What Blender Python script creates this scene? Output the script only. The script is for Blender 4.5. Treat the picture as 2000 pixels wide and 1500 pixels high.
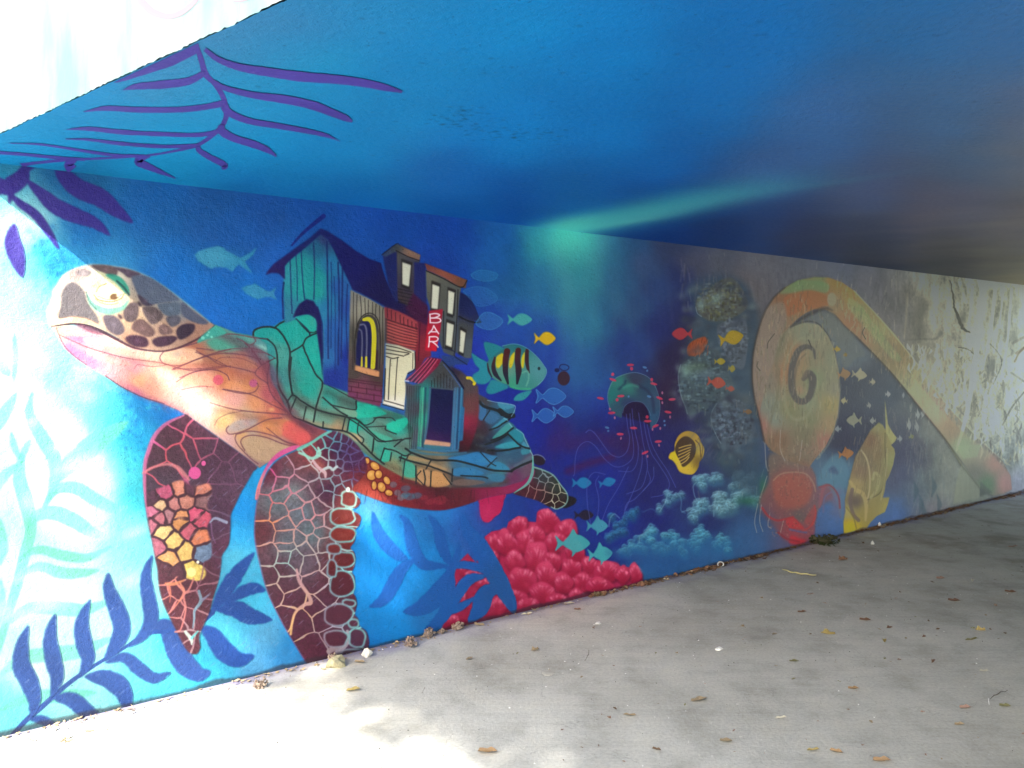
import bpy, bmesh, math, random
import numpy as np
from mathutils import Vector, Matrix

SC = bpy.context.scene
for _o in list(bpy.data.objects): bpy.data.objects.remove(_o)
COL = SC.collection

# ---------------------------------------------------------------- place: camera and the wall plane, metres
FL = 1560.; CX, CY = 1000., 750.                       # focal length and centre in pixels of the 2000 x 1500 photograph
TILT = math.atan(60. / FL)
CAM = np.array([0., 0., 1.55])
FW = np.array([0, math.cos(TILT), -math.sin(TILT)]); UP = np.array([0, math.sin(TILT), math.cos(TILT)]); RT = np.array([1., 0, 0])
WA = np.array([-2.0682, 3.1692, 0.])                    # foot of the painted wall at the left of the picture
WU = np.array([.80589, .59206, 0.]); WN = np.array([WU[1], -WU[0], 0.])   # along the wall; out of it, to the path
ZC = 2.302                                              # height of the soffit
EE = np.array([.77505, -.63190, 0.])                    # direction of the slab's outer edge
E0 = WA + WU * -.1145 + np.array([0, 0, ZC])            # where that edge meets the wall
EM = np.array([EE[1], -EE[0], 0.])                      # outward, to the open air
def ray(x, y): return FW + (x - CX) / FL * RT + (CY - y) / FL * UP
def on_z(x, y, z=0.):
    r = ray(x, y); return CAM + r * ((z - CAM[2]) / r[2])

EXPO = 2.55
SHADE = [(-1.6, 1.9), (.2, 1.9), (.4, 1.75), (.7, 1.5), (1, 1.36), (1.5, 1.12), (2, .96), (2.5, .82), (3, .70), (3.5, .60), (4, .51), (5, .40), (6, .34), (7, .33), (8, .36), (9, .46), (9.6, .52), (12.4, 1.1)]        # (s, level) measured shade along the wall
SOFW = [.62, -.3779, -.0276, .0608, -.0223, .0183, .0052]
WHITE = False
TREES = True
WALL_SPEC = .28
PURC = ((.036, .024, .20), (.052, .034, .27))
GC = ((.40, .385, .34), (.48, .465, .42), (.55, .535, .49))

# ---------------------------------------------------------------- camera, sky, sun, exposure
cam = bpy.data.cameras.new('camera'); camo = bpy.data.objects.new('camera', cam); COL.objects.link(camo)
cam.sensor_width = 36.; cam.lens = 36. * FL / 2000.; cam.clip_start = .05; cam.clip_end = 900.
camo.location = CAM; camo.rotation_euler = (math.pi / 2 - TILT, 0, 0); SC.camera = camo
SUNK = .45
SD = WU - SUNK * EE + np.array([0, 0, -.82]); SD = SD / np.linalg.norm(SD)      # direction the sunlight travels
SUN_EL = math.asin(-SD[2]); SUN_AZ = math.atan2(-SD[0], -SD[1])
world = bpy.data.worlds.new('World'); SC.world = world; world.use_nodes = True
nt = world.node_tree; nt.nodes.clear()
sky = nt.nodes.new('ShaderNodeTexSky'); sky.sky_type = 'NISHITA'; sky.sun_disc = False
sky.sun_elevation = SUN_EL; sky.sun_rotation = SUN_AZ; sky.air_density = 1.3; sky.dust_density = 2.5
bg = nt.nodes.new('ShaderNodeBackground'); bg.inputs[1].default_value = .13
wo = nt.nodes.new('ShaderNodeOutputWorld'); nt.links.new(sky.outputs[0], bg.inputs[0]); nt.links.new(bg.outputs[0], wo.inputs[0])
sun = bpy.data.lights.new('sun', 'SUN'); sun.energy = 4.6; sun.angle = math.radians(.53); sun.color = (1., .95, .86)
suno = bpy.data.objects.new('sun', sun); COL.objects.link(suno)
suno.rotation_euler = Vector(SD.tolist()).to_track_quat('-Z', 'Y').to_euler(); suno.location = (-6, -12, 12)
SC.view_settings.view_transform = 'Standard'; SC.view_settings.look = 'None'; SC.view_settings.gamma = 1.; SC.view_settings.use_curve_mapping = False
SC.view_settings.exposure = EXPO
SC.cycles.use_denoising = True; SC.cycles.max_bounces = 10; SC.cycles.diffuse_bounces = 8; SC.cycles.sample_clamp_indirect = 6.

# ---------------------------------------------------------------- the mural: paint on the wall
# The mural is traced from the photograph and put into wall metres (s along the wall, z up).
DENS = 420.0                      # paint texels per metre of wall
S0, S1 = -1.6, 12.4
TW, THH = int((S1 - S0) * DENS), int(ZC * DENS) + 1
RNG = np.random.default_rng(7)

def px_to_wall(pts):
    p = np.asarray(pts, float).reshape(-1, 2)
    r = FW[None] + (p[:, :1] - CX) / FL * RT[None] + (CY - p[:, 1:2]) / FL * UP[None]
    t = np.dot(WA - CAM, WN) / (r @ WN)
    q = CAM[None] + r * t[:, None] - WA[None]
    return np.stack([q @ WU, q[:, 2]], 1)

_s = (np.arange(TW) + .5) / DENS + S0
_z = (np.arange(THH) + .5) / DENS
_rel = WA - CAM
def _proj(vec):
    return (np.dot(_rel, vec) + _s * np.dot(WU, vec))[None, :] + (_z * vec[2])[:, None]
_f = np.maximum(_proj(FW), .3)
PX = (CX + FL * _proj(RT) / _f).astype(np.float32)
PY = (CY - FL * _proj(UP) / _f).astype(np.float32)
del _f
CAN = np.zeros((THH, TW, 3), np.float32)

def to_tex(pts):
    q = px_to_wall(pts)
    return np.stack([(q[:, 0] - S0) * DENS, q[:, 1] * DENS], 1)

def c8(c): return np.asarray(c, np.float32) / 255.

def spline(pts, closed=False, n=6):
    p = np.asarray(pts, float)
    if len(p) < 3: return p
    if closed: q = np.vstack([p[-1:], p, p[:2]])
    else: q = np.vstack([2 * p[0] - p[1], p, 2 * p[-1] - p[-2]])
    out = []
    t = (np.arange(n) / n)[:, None]
    for i in range(1, len(q) - 2):
        a, b, c, d = q[i - 1], q[i], q[i + 1], q[i + 2]
        out.append(.5 * (2 * b + (c - a) * t + (2 * a - 5 * b + 4 * c - d) * t ** 2 + (3 * b - a - 3 * c + d) * t ** 3))
    if not closed: out.append(p[-1:])
    return np.vstack(out)

_lat = RNG.random((256, 256)).astype(np.float32)
def vnoise(x, y):
    xi = np.floor(x).astype(np.int32); yi = np.floor(y).astype(np.int32)
    fx = x - xi; fy = y - yi
    fx = fx * fx * (3 - 2 * fx); fy = fy * fy * (3 - 2 * fy)
    a = _lat[yi & 255, xi & 255]; b = _lat[yi & 255, (xi + 1) & 255]
    c = _lat[(yi + 1) & 255, xi & 255]; d = _lat[(yi + 1) & 255, (xi + 1) & 255]
    return (a + (b - a) * fx) * (1 - fy) + (c + (d - c) * fx) * fy
def fbm(x, y, o=3):
    v = 0; a = .5; s = 0
    for i in range(o):
        v = v + a * vnoise(x * 2 ** i + 17.3 * i, y * 2 ** i + 5.1 * i); s += a; a *= .55
    return v / s

def poly_mask(tp, soft=0):
    """coverage of a polygon given in texels -> (y0, y1, x0, x1, mask)"""
    pad = 2 + int(soft * 2.5)
    x0 = max(0, int(tp[:, 0].min()) - pad); x1 = min(TW, int(tp[:, 0].max()) + pad + 1)
    y0 = max(0, int(tp[:, 1].min()) - pad); y1 = min(THH, int(tp[:, 1].max()) + pad + 1)
    if x1 <= x0 or y1 <= y0: return None
    m = np.zeros((y1 - y0, x1 - x0), np.float32)
    ax, ay = tp[:, 0], tp[:, 1]; bx, by = np.roll(ax, -1), np.roll(ay, -1)
    dy = by - ay; dy = np.where(dy == 0, 1e-9, dy)
    W = x1 - x0
    for j in range(y0, y1):
        row = m[j - y0]
        for sub in (.25, .75):
            y = j + sub
            k = (ay <= y) != (by <= y)
            if not k.any(): continue
            xs = np.sort(ax[k] + (y - ay[k]) / dy[k] * (bx[k] - ax[k])) - x0
            for a, b in zip(xs[0::2], xs[1::2]):
                a = max(a, 0.); b = min(b, float(W))
                if b <= a: continue
                ia, ib = int(a), int(b)
                if ia == ib: row[ia if ia < W else W - 1] += .5 * (b - a)
                else:
                    row[ia] += .5 * (ia + 1 - a)
                    row[ia + 1:ib] += .5
                    if ib < W: row[ib] += .5 * (b - ib)
    if soft > 0: m = blur(m, soft)
    return y0, y1, x0, x1, np.clip(m, 0, 1)

def blur(m, r):
    r = max(1, int(round(r)))
    for _ in range(2):
        for ax in (0, 1):
            k = 2 * r + 1
            p = np.pad(m, [(r + 1, r) if i == ax else (0, 0) for i in (0, 1)], mode='edge')
            c = np.cumsum(p, axis=ax, dtype=np.float64)
            if ax == 0: m = ((c[k:] - c[:-k]) / k).astype(np.float32)
            else: m = ((c[:, k:] - c[:, :-k]) / k).astype(np.float32)
    return m

def mix_in(sl, m, col, a=1.):
    y0, y1, x0, x1 = sl
    reg = CAN[y0:y1, x0:x1]
    if callable(col): c = col(PX[y0:y1, x0:x1], PY[y0:y1, x0:x1])
    else: c = c8(col)
    k = (m * a)[..., None]
    reg += (c - reg) * k

def wash(data, r=14., p=1.5):
    """scattered colours -> smooth colour field over photo pixels"""
    D = [(x, y, c8(c)) for x, y, c in data]
    def f(X, Y):
        st = max(1, int(max(X.shape) / 90))
        yy = np.unique(np.append(np.arange(0, X.shape[0], st), X.shape[0] - 1))
        xx = np.unique(np.append(np.arange(0, X.shape[1], st), X.shape[1] - 1))
        x = X[np.ix_(yy, xx)]; y = Y[np.ix_(yy, xx)]
        num = 0; den = 0
        for a, b, c in D:
            w = 1. / ((x - a) ** 2 + (y - b) ** 2 + r * r) ** p
            num = num + w[..., None] * c; den = den + w
        g = num / den[..., None]
        if st == 1: return g
        iy = np.clip(np.searchsorted(yy, np.arange(X.shape[0]), 'right') - 1, 0, len(yy) - 2)
        ix = np.clip(np.searchsorted(xx, np.arange(X.shape[1]), 'right') - 1, 0, len(xx) - 2)
        ty = ((np.arange(X.shape[0]) - yy[iy]) / (yy[iy + 1] - yy[iy])).astype(np.float32)[:, None, None]
        tx = ((np.arange(X.shape[1]) - xx[ix]) / (xx[ix + 1] - xx[ix])).astype(np.float32)[None, :, None]
        g = g.astype(np.float32)
        top = g[iy] * (1 - ty) + g[iy + 1] * ty
        return top[:, ix] * (1 - tx) + top[:, ix + 1] * tx
    return f

def fill(pts, col, a=1., soft=0., smooth=False, n=6, rough=0.):
    p = spline(pts, True, n) if smooth else np.asarray(pts, float)
    if rough: p = p + RNG.normal(0, rough, p.shape)
    sx = soft * texpx(p)
    r = poly_mask(to_tex(p), sx)
    if r is None: return
    y0, y1, x0, x1, m = r
    mix_in((y0, y1, x0, x1), m, col, a)

def texpx(p):
    """texels per photo pixel near p (vertical measure)"""
    c = np.mean(np.asarray(p, float).reshape(-1, 2), 0)
    q = to_tex([(c[0], c[1] - 5), (c[0], c[1] + 5)])
    return abs(q[0, 1] - q[1, 1]) / 10.

def stroke_mask(pts, w, soft=.7, smooth=True, n=5, wob=0.):
    p = spline(pts, False, n) if smooth else np.asarray(pts, float)
    if wob: p = p + RNG.normal(0, wob, p.shape)
    w = np.interp(np.linspace(0, 1, len(p)), np.linspace(0, 1, len(np.atleast_1d(w))) if np.ndim(w) else [0], np.atleast_1d(w)) / 2
    pad = float(w.max()) + soft * 2 + 1
    t = to_tex([(x + dx, y + dy) for x, y in p for dx in (-pad, pad) for dy in (-pad, pad)])
    x0 = max(0, int(t[:, 0].min())); x1 = min(TW, int(t[:, 0].max()) + 2)
    y0 = max(0, int(t[:, 1].min())); y1 = min(THH, int(t[:, 1].max()) + 2)
    if x1 <= x0 or y1 <= y0: return None
    m = np.zeros((y1 - y0, x1 - x0), np.float32)
    t = t.reshape(-1, 4, 2)
    for i in range(len(p) - 1):
        q = np.vstack([t[i], t[i + 1]])
        a0 = max(x0, int(q[:, 0].min())); a1 = min(x1, int(q[:, 0].max()) + 2)
        b0 = max(y0, int(q[:, 1].min())); b1 = min(y1, int(q[:, 1].max()) + 2)
        if a1 <= a0 or b1 <= b0: continue
        X = PX[b0:b1, a0:a1]; Y = PY[b0:b1, a0:a1]
        d = p[i + 1] - p[i]; L = max(d @ d, 1e-6)
        tt = np.clip(((X - p[i, 0]) * d[0] + (Y - p[i, 1]) * d[1]) / L, 0, 1)
        dist = np.hypot(X - p[i, 0] - tt * d[0], Y - p[i, 1] - tt * d[1])
        rr = w[i] + (w[i + 1] - w[i]) * tt
        mm = np.clip((rr - dist) / soft * .5 + .5, 0, 1) * np.clip(rr * 2 / max(soft, .1), 0, 1)
        s = m[b0 - y0:b1 - y0, a0 - x0:a1 - x0]
        np.maximum(s, mm, out=s)
    return (y0, y1, x0, x1), m

def stroke(pts, w, col, a=1., soft=.7, smooth=True, wob=0., n=5, dry=0.):
    r = stroke_mask(pts, w, soft, smooth, n, wob)
    if r is None: return
    sl, m = r
    if dry:
        y0, y1, x0, x1 = sl
        m = m * np.clip(1.2 - dry * 2.4 * (fbm(PX[y0:y1, x0:x1] / 3., PY[y0:y1, x0:x1] / 7., 2) - .25), 0, 1)
    mix_in(sl, m, col, a)

def blob(x, y, rx, ry, col, a=1., rot=0., hard=0.):
    R = max(rx, ry) * (2.3 if not hard else 1.25) + 2
    t = to_tex([(x - R, y - R), (x + R, y - R), (x - R, y + R), (x + R, y + R)])
    x0 = max(0, int(t[:, 0].min())); x1 = min(TW, int(t[:, 0].max()) + 2)
    y0 = max(0, int(t[:, 1].min())); y1 = min(THH, int(t[:, 1].max()) + 2)
    if x1 <= x0 or y1 <= y0: return
    X = PX[y0:y1, x0:x1] - x; Y = PY[y0:y1, x0:x1] - y
    c, s = math.cos(math.radians(rot)), math.sin(math.radians(rot))
    u = (X * c + Y * s) / rx; v = (-X * s + Y * c) / ry
    d = u * u + v * v
    if hard: m = np.clip((1 - np.sqrt(d)) * min(rx, ry) / hard + .5, 0, 1)
    else: m = np.exp(-d * 1.1)
    mix_in((y0, y1, x0, x1), m, col, a)

def leaf_outline(path, w, n=7):
    p = spline(path, False, n)
    d = np.gradient(p, axis=0); d /= np.maximum(np.hypot(d[:, 0], d[:, 1]), 1e-6)[:, None]
    nn = np.stack([-d[:, 1], d[:, 0]], 1)
    s = np.linspace(0, 1, len(p))
    prof = np.sin(np.pi * np.clip(s, 0, 1)) ** .75 * w / 2 + .8
    prof[0] *= .6; prof[-1] = .5
    return np.vstack([p + nn * prof[:, None], (p - nn * prof[:, None])[::-1]])

def leaf(path, w, col, a=1., soft=.5, rough=.35):
    o = leaf_outline(path, w)
    fill(o, col, a, soft, rough=rough)
    return o

def cells(outline, seeds, lw, line, fillc, warp=5., wscale=22., a=1., smooth=True, vary=.35, round_=0., glow=None, lsoft=1.):
    """scales of skin: cells round hand-placed centres, joined by painted lines"""
    p = spline(outline, True, 6) if smooth else np.asarray(outline, float)
    r = poly_mask(to_tex(p), .6)
    y0, y1, x0, x1, m = r
    X0 = PX[y0:y1, x0:x1]; Y0 = PY[y0:y1, x0:x1]
    X = X0 + (fbm(X0 / wscale, Y0 / wscale, 2) - .5) * 2 * warp
    Y = Y0 + (fbm(X0 / wscale + 40, Y0 / wscale + 9, 2) - .5) * 2 * warp
    d1 = np.full(X.shape, 1e9, np.float32); d2 = d1.copy(); i1 = np.zeros(X.shape, np.int32); i2 = i1.copy()
    S = np.array([(s[0], s[1]) for s in seeds], np.float32)
    for i, s in enumerate(S):
        d = (X - s[0]) ** 2 + (Y - s[1]) ** 2
        nearer = d < d1; second = (~nearer) & (d < d2)
        d2 = np.where(nearer, d1, np.where(second, d, d2)); i2 = np.where(nearer, i1, np.where(second, i, i2))
        d1 = np.where(nearer, d, d1); i1 = np.where(nearer, i, i1)
    sep = np.hypot(S[i1, 0] - S[i2, 0], S[i1, 1] - S[i2, 1])
    e = (d2 - d1) / (2 * np.maximum(sep, 1))
    wl = lw * (1 + vary * 2 * (fbm(X0 / 15 + 3, Y0 / 15, 2) - .5))
    k = np.clip((wl / 2 - e) / lsoft + .5, 0, 1)
    cc = np.array([c8(s[2]) if len(s) > 2 else (-1, -1, -1) for s in seeds], np.float32)
    base = fillc(X0, Y0) if callable(fillc) else np.broadcast_to(c8(fillc), X.shape + (3,))
    own = cc[i1]; base = np.where(own[..., :1] >= 0, own, base)
    mott = (fbm(X0 / 4, Y0 / 4, 2) - .5)[..., None]
    base = base * (1 + .35 * mott)
    if glow is not None:
        g = np.clip(e / 18, 0, 1)[..., None]
        base = base * (1 - .25 * g) + c8(glow) * .12 * g
    lc = line(X0, Y0) if callable(line) else c8(line)
    c = base + (lc - base) * k[..., None]
    reg = CAN[y0:y1, x0:x1]
    reg += (c - reg) * (m * a)[..., None]
    return p

def Z(x0, y0, k):
    return lambda *pts: [(x0 + a * k, y0 + b * k) for a, b in pts]

MOTIF = []            # (key, name, label, parent key, outline in photo pixels)
def motif(key, name, label, outline, parent=None, smooth=False, level=1):
    o = spline(outline, True, 5) if smooth else np.asarray(outline, float)
    MOTIF.append((key, name, label, parent, o, level))

# ---- water: the ground colours of the whole wall
BG = wash([
 (-400, 300, (70, 150, 190)), (-300, 700, (190, 225, 222)), (-300, 1200, (180, 225, 222)), (-300, 1600, (90, 200, 210)),
 (0, 340, (24, 120, 165)), (130, 350, (16, 90, 150)), (300, 400, (16, 90, 165)), (20, 400, (120, 200, 215)), (20, 440, (170, 215, 215)), (60, 450, (150, 205, 215)),
 (90, 500, (30, 140, 200)), (120, 520, (25, 130, 200)), (160, 440, (14, 100, 172)), (60, 520, (100, 195, 205)), (30, 560, (150, 215, 212)),
 (85, 580, (120, 205, 208)), (60, 650, (160, 215, 212)), (40, 760, (200, 228, 222)), (110, 720, (110, 200, 205)), (10, 700, (190, 225, 220)),
 (160, 740, (150, 212, 215)), (190, 770, (90, 195, 210)), (130, 850, (195, 226, 222)), (235, 800, (60, 175, 210)), (280, 790, (20, 130, 205)),
 (330, 805, (15, 110, 195)), (275, 860, (20, 150, 205)), (250, 900, (60, 190, 205)), (270, 960, (50, 180, 200)), (200, 930, (190, 226, 222)),
 (130, 1000, (200, 228, 224)), (250, 1050, (110, 200, 210)), (60, 1060, (170, 220, 218)), (150, 1150, (190, 226, 220)), (200, 1220, (160, 215, 216)),
 (20, 1200, (160, 218, 216)), (90, 1300, (175, 222, 218)), (30, 1400, (100, 200, 210)), (160, 1380, (130, 208, 214)), (290, 1300, (90, 195, 210)),
 (270, 1170, (130, 208, 214)), (340, 1350, (70, 180, 205)), (330, 1260, (60, 185, 205)), (395, 1300, (40, 165, 200)), (430, 1290, (50, 165, 200)),
 (430, 1240, (70, 175, 205)), (480, 990, (10, 135, 215)), (470, 1050, (30, 150, 215)), (465, 1090, (80, 180, 215)), (500, 940, (20, 140, 205)),
 (490, 1120, (60, 165, 210)), (500, 1180, (60, 175, 215)), (530, 1240, (90, 165, 210)), (500, 1300, (80, 155, 205)), (560, 1250, (20, 130, 205)), (560, 1290, (50, 140, 205)),
 (620, 1290, (15, 120, 200)),
 (420, 620, (10, 92, 178)), (470, 590, (10, 95, 180)), (350, 550, (10, 98, 182)), (450, 460, (20, 82, 160)), (520, 430, (20, 75, 150)), (560, 500, (22, 82, 165)),
 (420, 400, (20, 80, 150)), (640, 420, (18, 72, 150)), (760, 450, (18, 66, 148)), (880, 460, (18, 62, 145)), (860, 520, (20, 55, 140)), (700, 470, (20, 72, 155)),
 (900, 550, (22, 62, 150)), (980, 470, (22, 80, 145)), (960, 520, (24, 78, 145)), (1000, 560, (28, 85, 140)), (960, 640, (28, 60, 150)), (930, 690, (30, 45, 150)),
 (1010, 640, (25, 60, 145)), (1050, 480, (35, 115, 140)), (1050, 560, (30, 90, 140)), (1120, 460, (45, 138, 140)), (1120, 500, (44, 130, 134)), (1140, 540, (38, 110, 130)),
 (1110, 600, (36, 95, 130)), (1150, 640, (36, 95, 130)), (1120, 700, (34, 75, 135)), (1150, 740, (32, 72, 130)), (1070, 660, (30, 62, 140)), (1090, 700, (28, 50, 140)),
 (1200, 560, (36, 78, 120)), (1200, 480, (36, 82, 120)), (1240, 470, (34, 66, 105)), (1260, 520, (48, 68, 105)), (1240, 600, (38, 66, 112)), (1230, 680, (30, 50, 112)),
 (1290, 560, (36, 56, 105)), (1285, 640, (26, 34, 92)), (1310, 480, (42, 50, 78)), (1325, 540, (30, 38, 84)), (1340, 600, (28, 32, 84)), (1320, 700, (28, 26, 66)),
 (1000, 760, (24, 36, 132)), (1050, 840, (22, 32, 128)), (1010, 880, (26, 38, 130)), (1100, 900, (22, 30, 115)), (1160, 830, (24, 30, 105)), (1180, 930, (26, 34, 120)),
 (1150, 780, (28, 48, 128)), (1250, 850, (26, 24, 90)), (1320, 780, (30, 24, 62)), (1300, 880, (28, 26, 82)), (1270, 950, (28, 28, 88)), (1340, 950, (32, 32, 90)),
 (1090, 860, (48, 28, 100)), (1120, 1000, (26, 44, 125)), (1200, 1020, (24, 34, 118)), (1280, 1020, (26, 30, 98)), (1180, 1100, (20, 38, 115)), (1330, 1000, (32, 46, 98)),
 (1250, 1140, (34, 80, 130)), (1300, 1110, (30, 74, 128)), (1400, 1090, (38, 82, 132)), (1380, 1010, (28, 36, 90)), (1420, 980, (36, 58, 92)), (1450, 1060, (46, 82, 128)), (1330, 1140, (36, 84, 135)),
 (730, 1000, (90, 160, 215)), (720, 1040, (14, 125, 205)), (780, 1000, (28, 118, 190)), (850, 1010, (32, 105, 180)), (760, 1100, (14, 125, 202)), (720, 1200, (10, 130, 210)),
 (780, 1230, (14, 128, 205)), (850, 1080, (20, 115, 190)), (720, 1270, (12, 120, 200)), (900, 1040, (34, 82, 160)), (930, 1060, (34, 74, 150)), (960, 1010, (30, 62, 145)), (1000, 1000, (26, 52, 130)),
 (1050, 1000, (26, 44, 125)), (820, 1140, (20, 122, 195)), (840, 1210, (30, 110, 180)), (900, 1200, (36, 88, 165)), (640, 1000, (10, 120, 205)),
 (1400, 520, (74, 76, 88)), (1350, 520, (66, 66, 82)), (1480, 520, (86, 84, 92)), (1470, 560, (82, 78, 84)), (1560, 520, (86, 86, 96)), (1650, 530, (82, 84, 98)), (1450, 640, (66, 72, 82)),
 (1380, 660, (56, 58, 62)), (1430, 720, (62, 72, 88)), (1440, 800, (60, 72, 86)), (1450, 900, (50, 62, 98)), (1470, 950, (40, 70, 100)), (1420, 880, (44, 54, 82)),
 (1700, 560, (90, 88, 96)), (1750, 600, (88, 86, 92)), (1720, 640, (94, 90, 94)), (1650, 640, (92, 98, 100)), (1670, 690, (80, 92, 108)), (1700, 740, (46, 52, 70)), (1660, 760, (40, 46, 66)),
 (1740, 760, (52, 62, 80)), (1680, 830, (38, 42, 64)), (1650, 860, (32, 32, 58)), (1770, 840, (62, 66, 84)), (1790, 880, (60, 62, 84)), (1770, 800, (76, 84, 94)), (1720, 780, (54, 64, 84)),
 (1760, 930, (64, 68, 98)), (1750, 1000, (66, 96, 148)), (1620, 1030, (62, 92, 142)), (1640, 920, (70, 104, 132)), (1760, 880, (50, 50, 78)), (1730, 1030, (66, 96, 148)), (1560, 1050, (84, 80, 110)),
 (1820, 570, (130, 124, 112)), (1850, 640, (150, 140, 124)), (1780, 580, (108, 104, 100)), (1800, 650, (98, 94, 90)), (1870, 560, (140, 132, 116)), (1900, 570, (150, 150, 140)),
 (1920, 620, (168, 166, 146)), (1950, 600, (164, 162, 146)), (1990, 600, (160, 160, 144)), (1990, 700, (176, 176, 152)), (1960, 680, (186, 182, 156)), (1930, 700, (170, 164, 140)),
 (1830, 720, (150, 140, 118)), (1880, 740, (168, 160, 132)), (1860, 800, (182, 172, 142)), (1900, 850, (186, 182, 156)), (1960, 800, (190, 190, 160)), (1990, 880, (164, 168, 158)),
 (1960, 900, (156, 164, 158)), (1990, 940, (160, 158, 178)), (1850, 900, (128, 132, 122)), (1820, 850, (120, 124, 120)), (1800, 950, (92, 104, 110)), (1850, 960, (124, 128, 120)), (1780, 960, (80, 92, 116)),
 (1830, 1000, (120, 112, 124)), (1900, 960, (118, 124, 110)), (2100, 700, (190, 184, 160)), (2300, 750, (200, 190, 160)), (2400, 900, (170, 168, 160)), (2200, 900, (165, 165, 165)),
], r=26., p=2.)
for _x in range(0, TW, 1470):            # in four strips, so the colours blend at fine steps
    _w = slice(_x, min(TW, _x + 1471)); _X = PX[:, _w]; _Y = PY[:, _w]
    _wx = (fbm(_X / 30, _Y / 30, 3) - .5) * 26; _wy = (fbm(_X / 30 + 9, _Y / 30 + 4, 3) - .5) * 26
    g = BG(_X + _wx, _Y + _wy)
    n1 = fbm(_X / 46 + 5, _Y / 70, 4)[..., None] - .5
    n2 = fbm(_X / 6, _Y / 6, 2)[..., None] - .5
    CAN[:, _w] = g * (1 + .16 * n1 + .08 * n2)
del _X, _Y, _wx, _wy, g, n1, n2

def scumble(x, y, rx, ry, col, a, n=26, s=.3, rot=0):
    """broken, sponged patch of paint"""
    for _ in range(n):
        an = RNG.random() * 6.283; q = math.sqrt(RNG.random())
        blob(x + rx * q * math.cos(an), y + ry * q * math.sin(an), rx * s * (.5 + RNG.random()), ry * s * (.5 + RNG.random()), col, a * (.4 + .6 * RNG.random()), rot)

# light falling through the water from the glow at the ceiling joint
for i in range(44):
    an = -62 + 124 * RNG.random(); L = 120 + 260 * RNG.random()
    sx = 1120 + RNG.normal(0, 42); dx = math.tan(math.radians(an * .55)) * L
    stroke([(sx, 455), (sx + dx * .5, 455 + L * .5), (sx + dx, 455 + L)], [6, 14 + 16 * RNG.random(), 3], (70, 130, 150), .05 + .05 * RNG.random(), 9, n=3)
for i in range(26):
    x = 1190 + 130 * RNG.random(); y = 490 + 60 * RNG.random()
    stroke([(x, y), (x + 4 + 10 * RNG.random(), y + 60 + 120 * RNG.random())], [2, 9, 2], (92, 96, 122), .10, 4, smooth=False)
blob(1122, 462, 70, 44, (80, 190, 176), .7); blob(1122, 478, 42, 34, (80, 176, 160), .38); blob(1130, 540, 40, 70, (52, 130, 140), .35)
blob(1130, 680, 34, 150, (44, 104, 145), .28)
# the dark purple bands in the open water
stroke([(1110, 920), (1150, 905), (1195, 893)], 15, (62, 20, 72), .6, 5); stroke([(1115, 870), (1160, 852), (1190, 862)], 26, (52, 24, 84), .5, 9)
blob(1225, 868, 40, 34, (58, 20, 60), .5); blob(1300, 760, 30, 60, (44, 16, 46), .5); blob(1330, 690, 26, 60, (30, 16, 52), .5)

GLINTS = []
# ---- left: pale fronds and the bright water round the head
TQ = (96, 192, 168)
PALE = [
 ([(63, 762), (58, 810), (84, 858), (108, 903), (104, 950), (88, 992)], 27), ([(112, 942), (133, 912), (170, 878), (210, 850), (252, 822)], 40),
 ([(82, 992), (112, 956), (150, 954), (187, 976), (226, 994), (252, 989)], 25), ([(52, 1040), (72, 1008), (107, 1002), (150, 1020), (180, 1040), (210, 1045)], 29),
 ([(-12, 848), (6, 812), (34, 765)], 24), ([(22, 842), (28, 872), (44, 905)], 12), ([(60, 858), (48, 880), (38, 912)], 12),
 ([(34, 1092), (75, 1074), (120, 1084), (168, 1089), (221, 1066)], 19), ([(30, 1130), (75, 1107), (120, 1119), (160, 1119), (196, 1113)], 21),
 ([(6, 1222), (60, 1188), (120, 1189), (168, 1190), (226, 1170)], 27), ([(-6, 1324), (45, 1286), (120, 1277), (168, 1268), (226, 1243)], 29),
 ([(-8, 1390), (60, 1364), (130, 1358), (190, 1352)], 26), ([(-20, 1250), (-2, 1190), (2, 1130)], 22), ([(-14, 1120), (4, 1070), (0, 1010)], 22), ([(-20, 980), (8, 930), (40, 905)], 18),
 ([(28, 650), (30, 700), (26, 750)], 12), ([(-10, 700), (8, 720), (20, 735)], 18)]
for p, w in PALE: leaf(p, w, TQ, .78, 1.2)
stroke([(42, 892), (38, 935), (52, 985), (60, 1035), (48, 1085), (34, 1140), (16, 1200), (-10, 1290)], [14, 26, 30, 22, 22, 20, 16, 14], TQ, .78, 1.5)
for i in range(30):
    x, y = -60 + 330 * RNG.random(), 560 + 800 * RNG.random()
    blob(x, y, 14 + 34 * RNG.random(), 8 + 16 * RNG.random(), (214, 234, 228), .35, -20)
for i in range(60):                       # airbrushed spatter at the edge of the blue
    t = RNG.random(); blob(60 + 70 * t + RNG.normal(0, 12), 470 + 60 * t + RNG.normal(0, 22), 3 + 7 * RNG.random(), 3 + 6 * RNG.random(), (14, 100, 180) if i % 2 else (60, 175, 215), .4)
for i in range(90):
    blob(240 + 100 * RNG.random(), 770 + 150 * RNG.random() ** 1.5, 1.5 + 4 * RNG.random(), 1.5 + 4 * RNG.random(), (16, 120, 190) if i % 3 else (40, 190, 200), .5)
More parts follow.
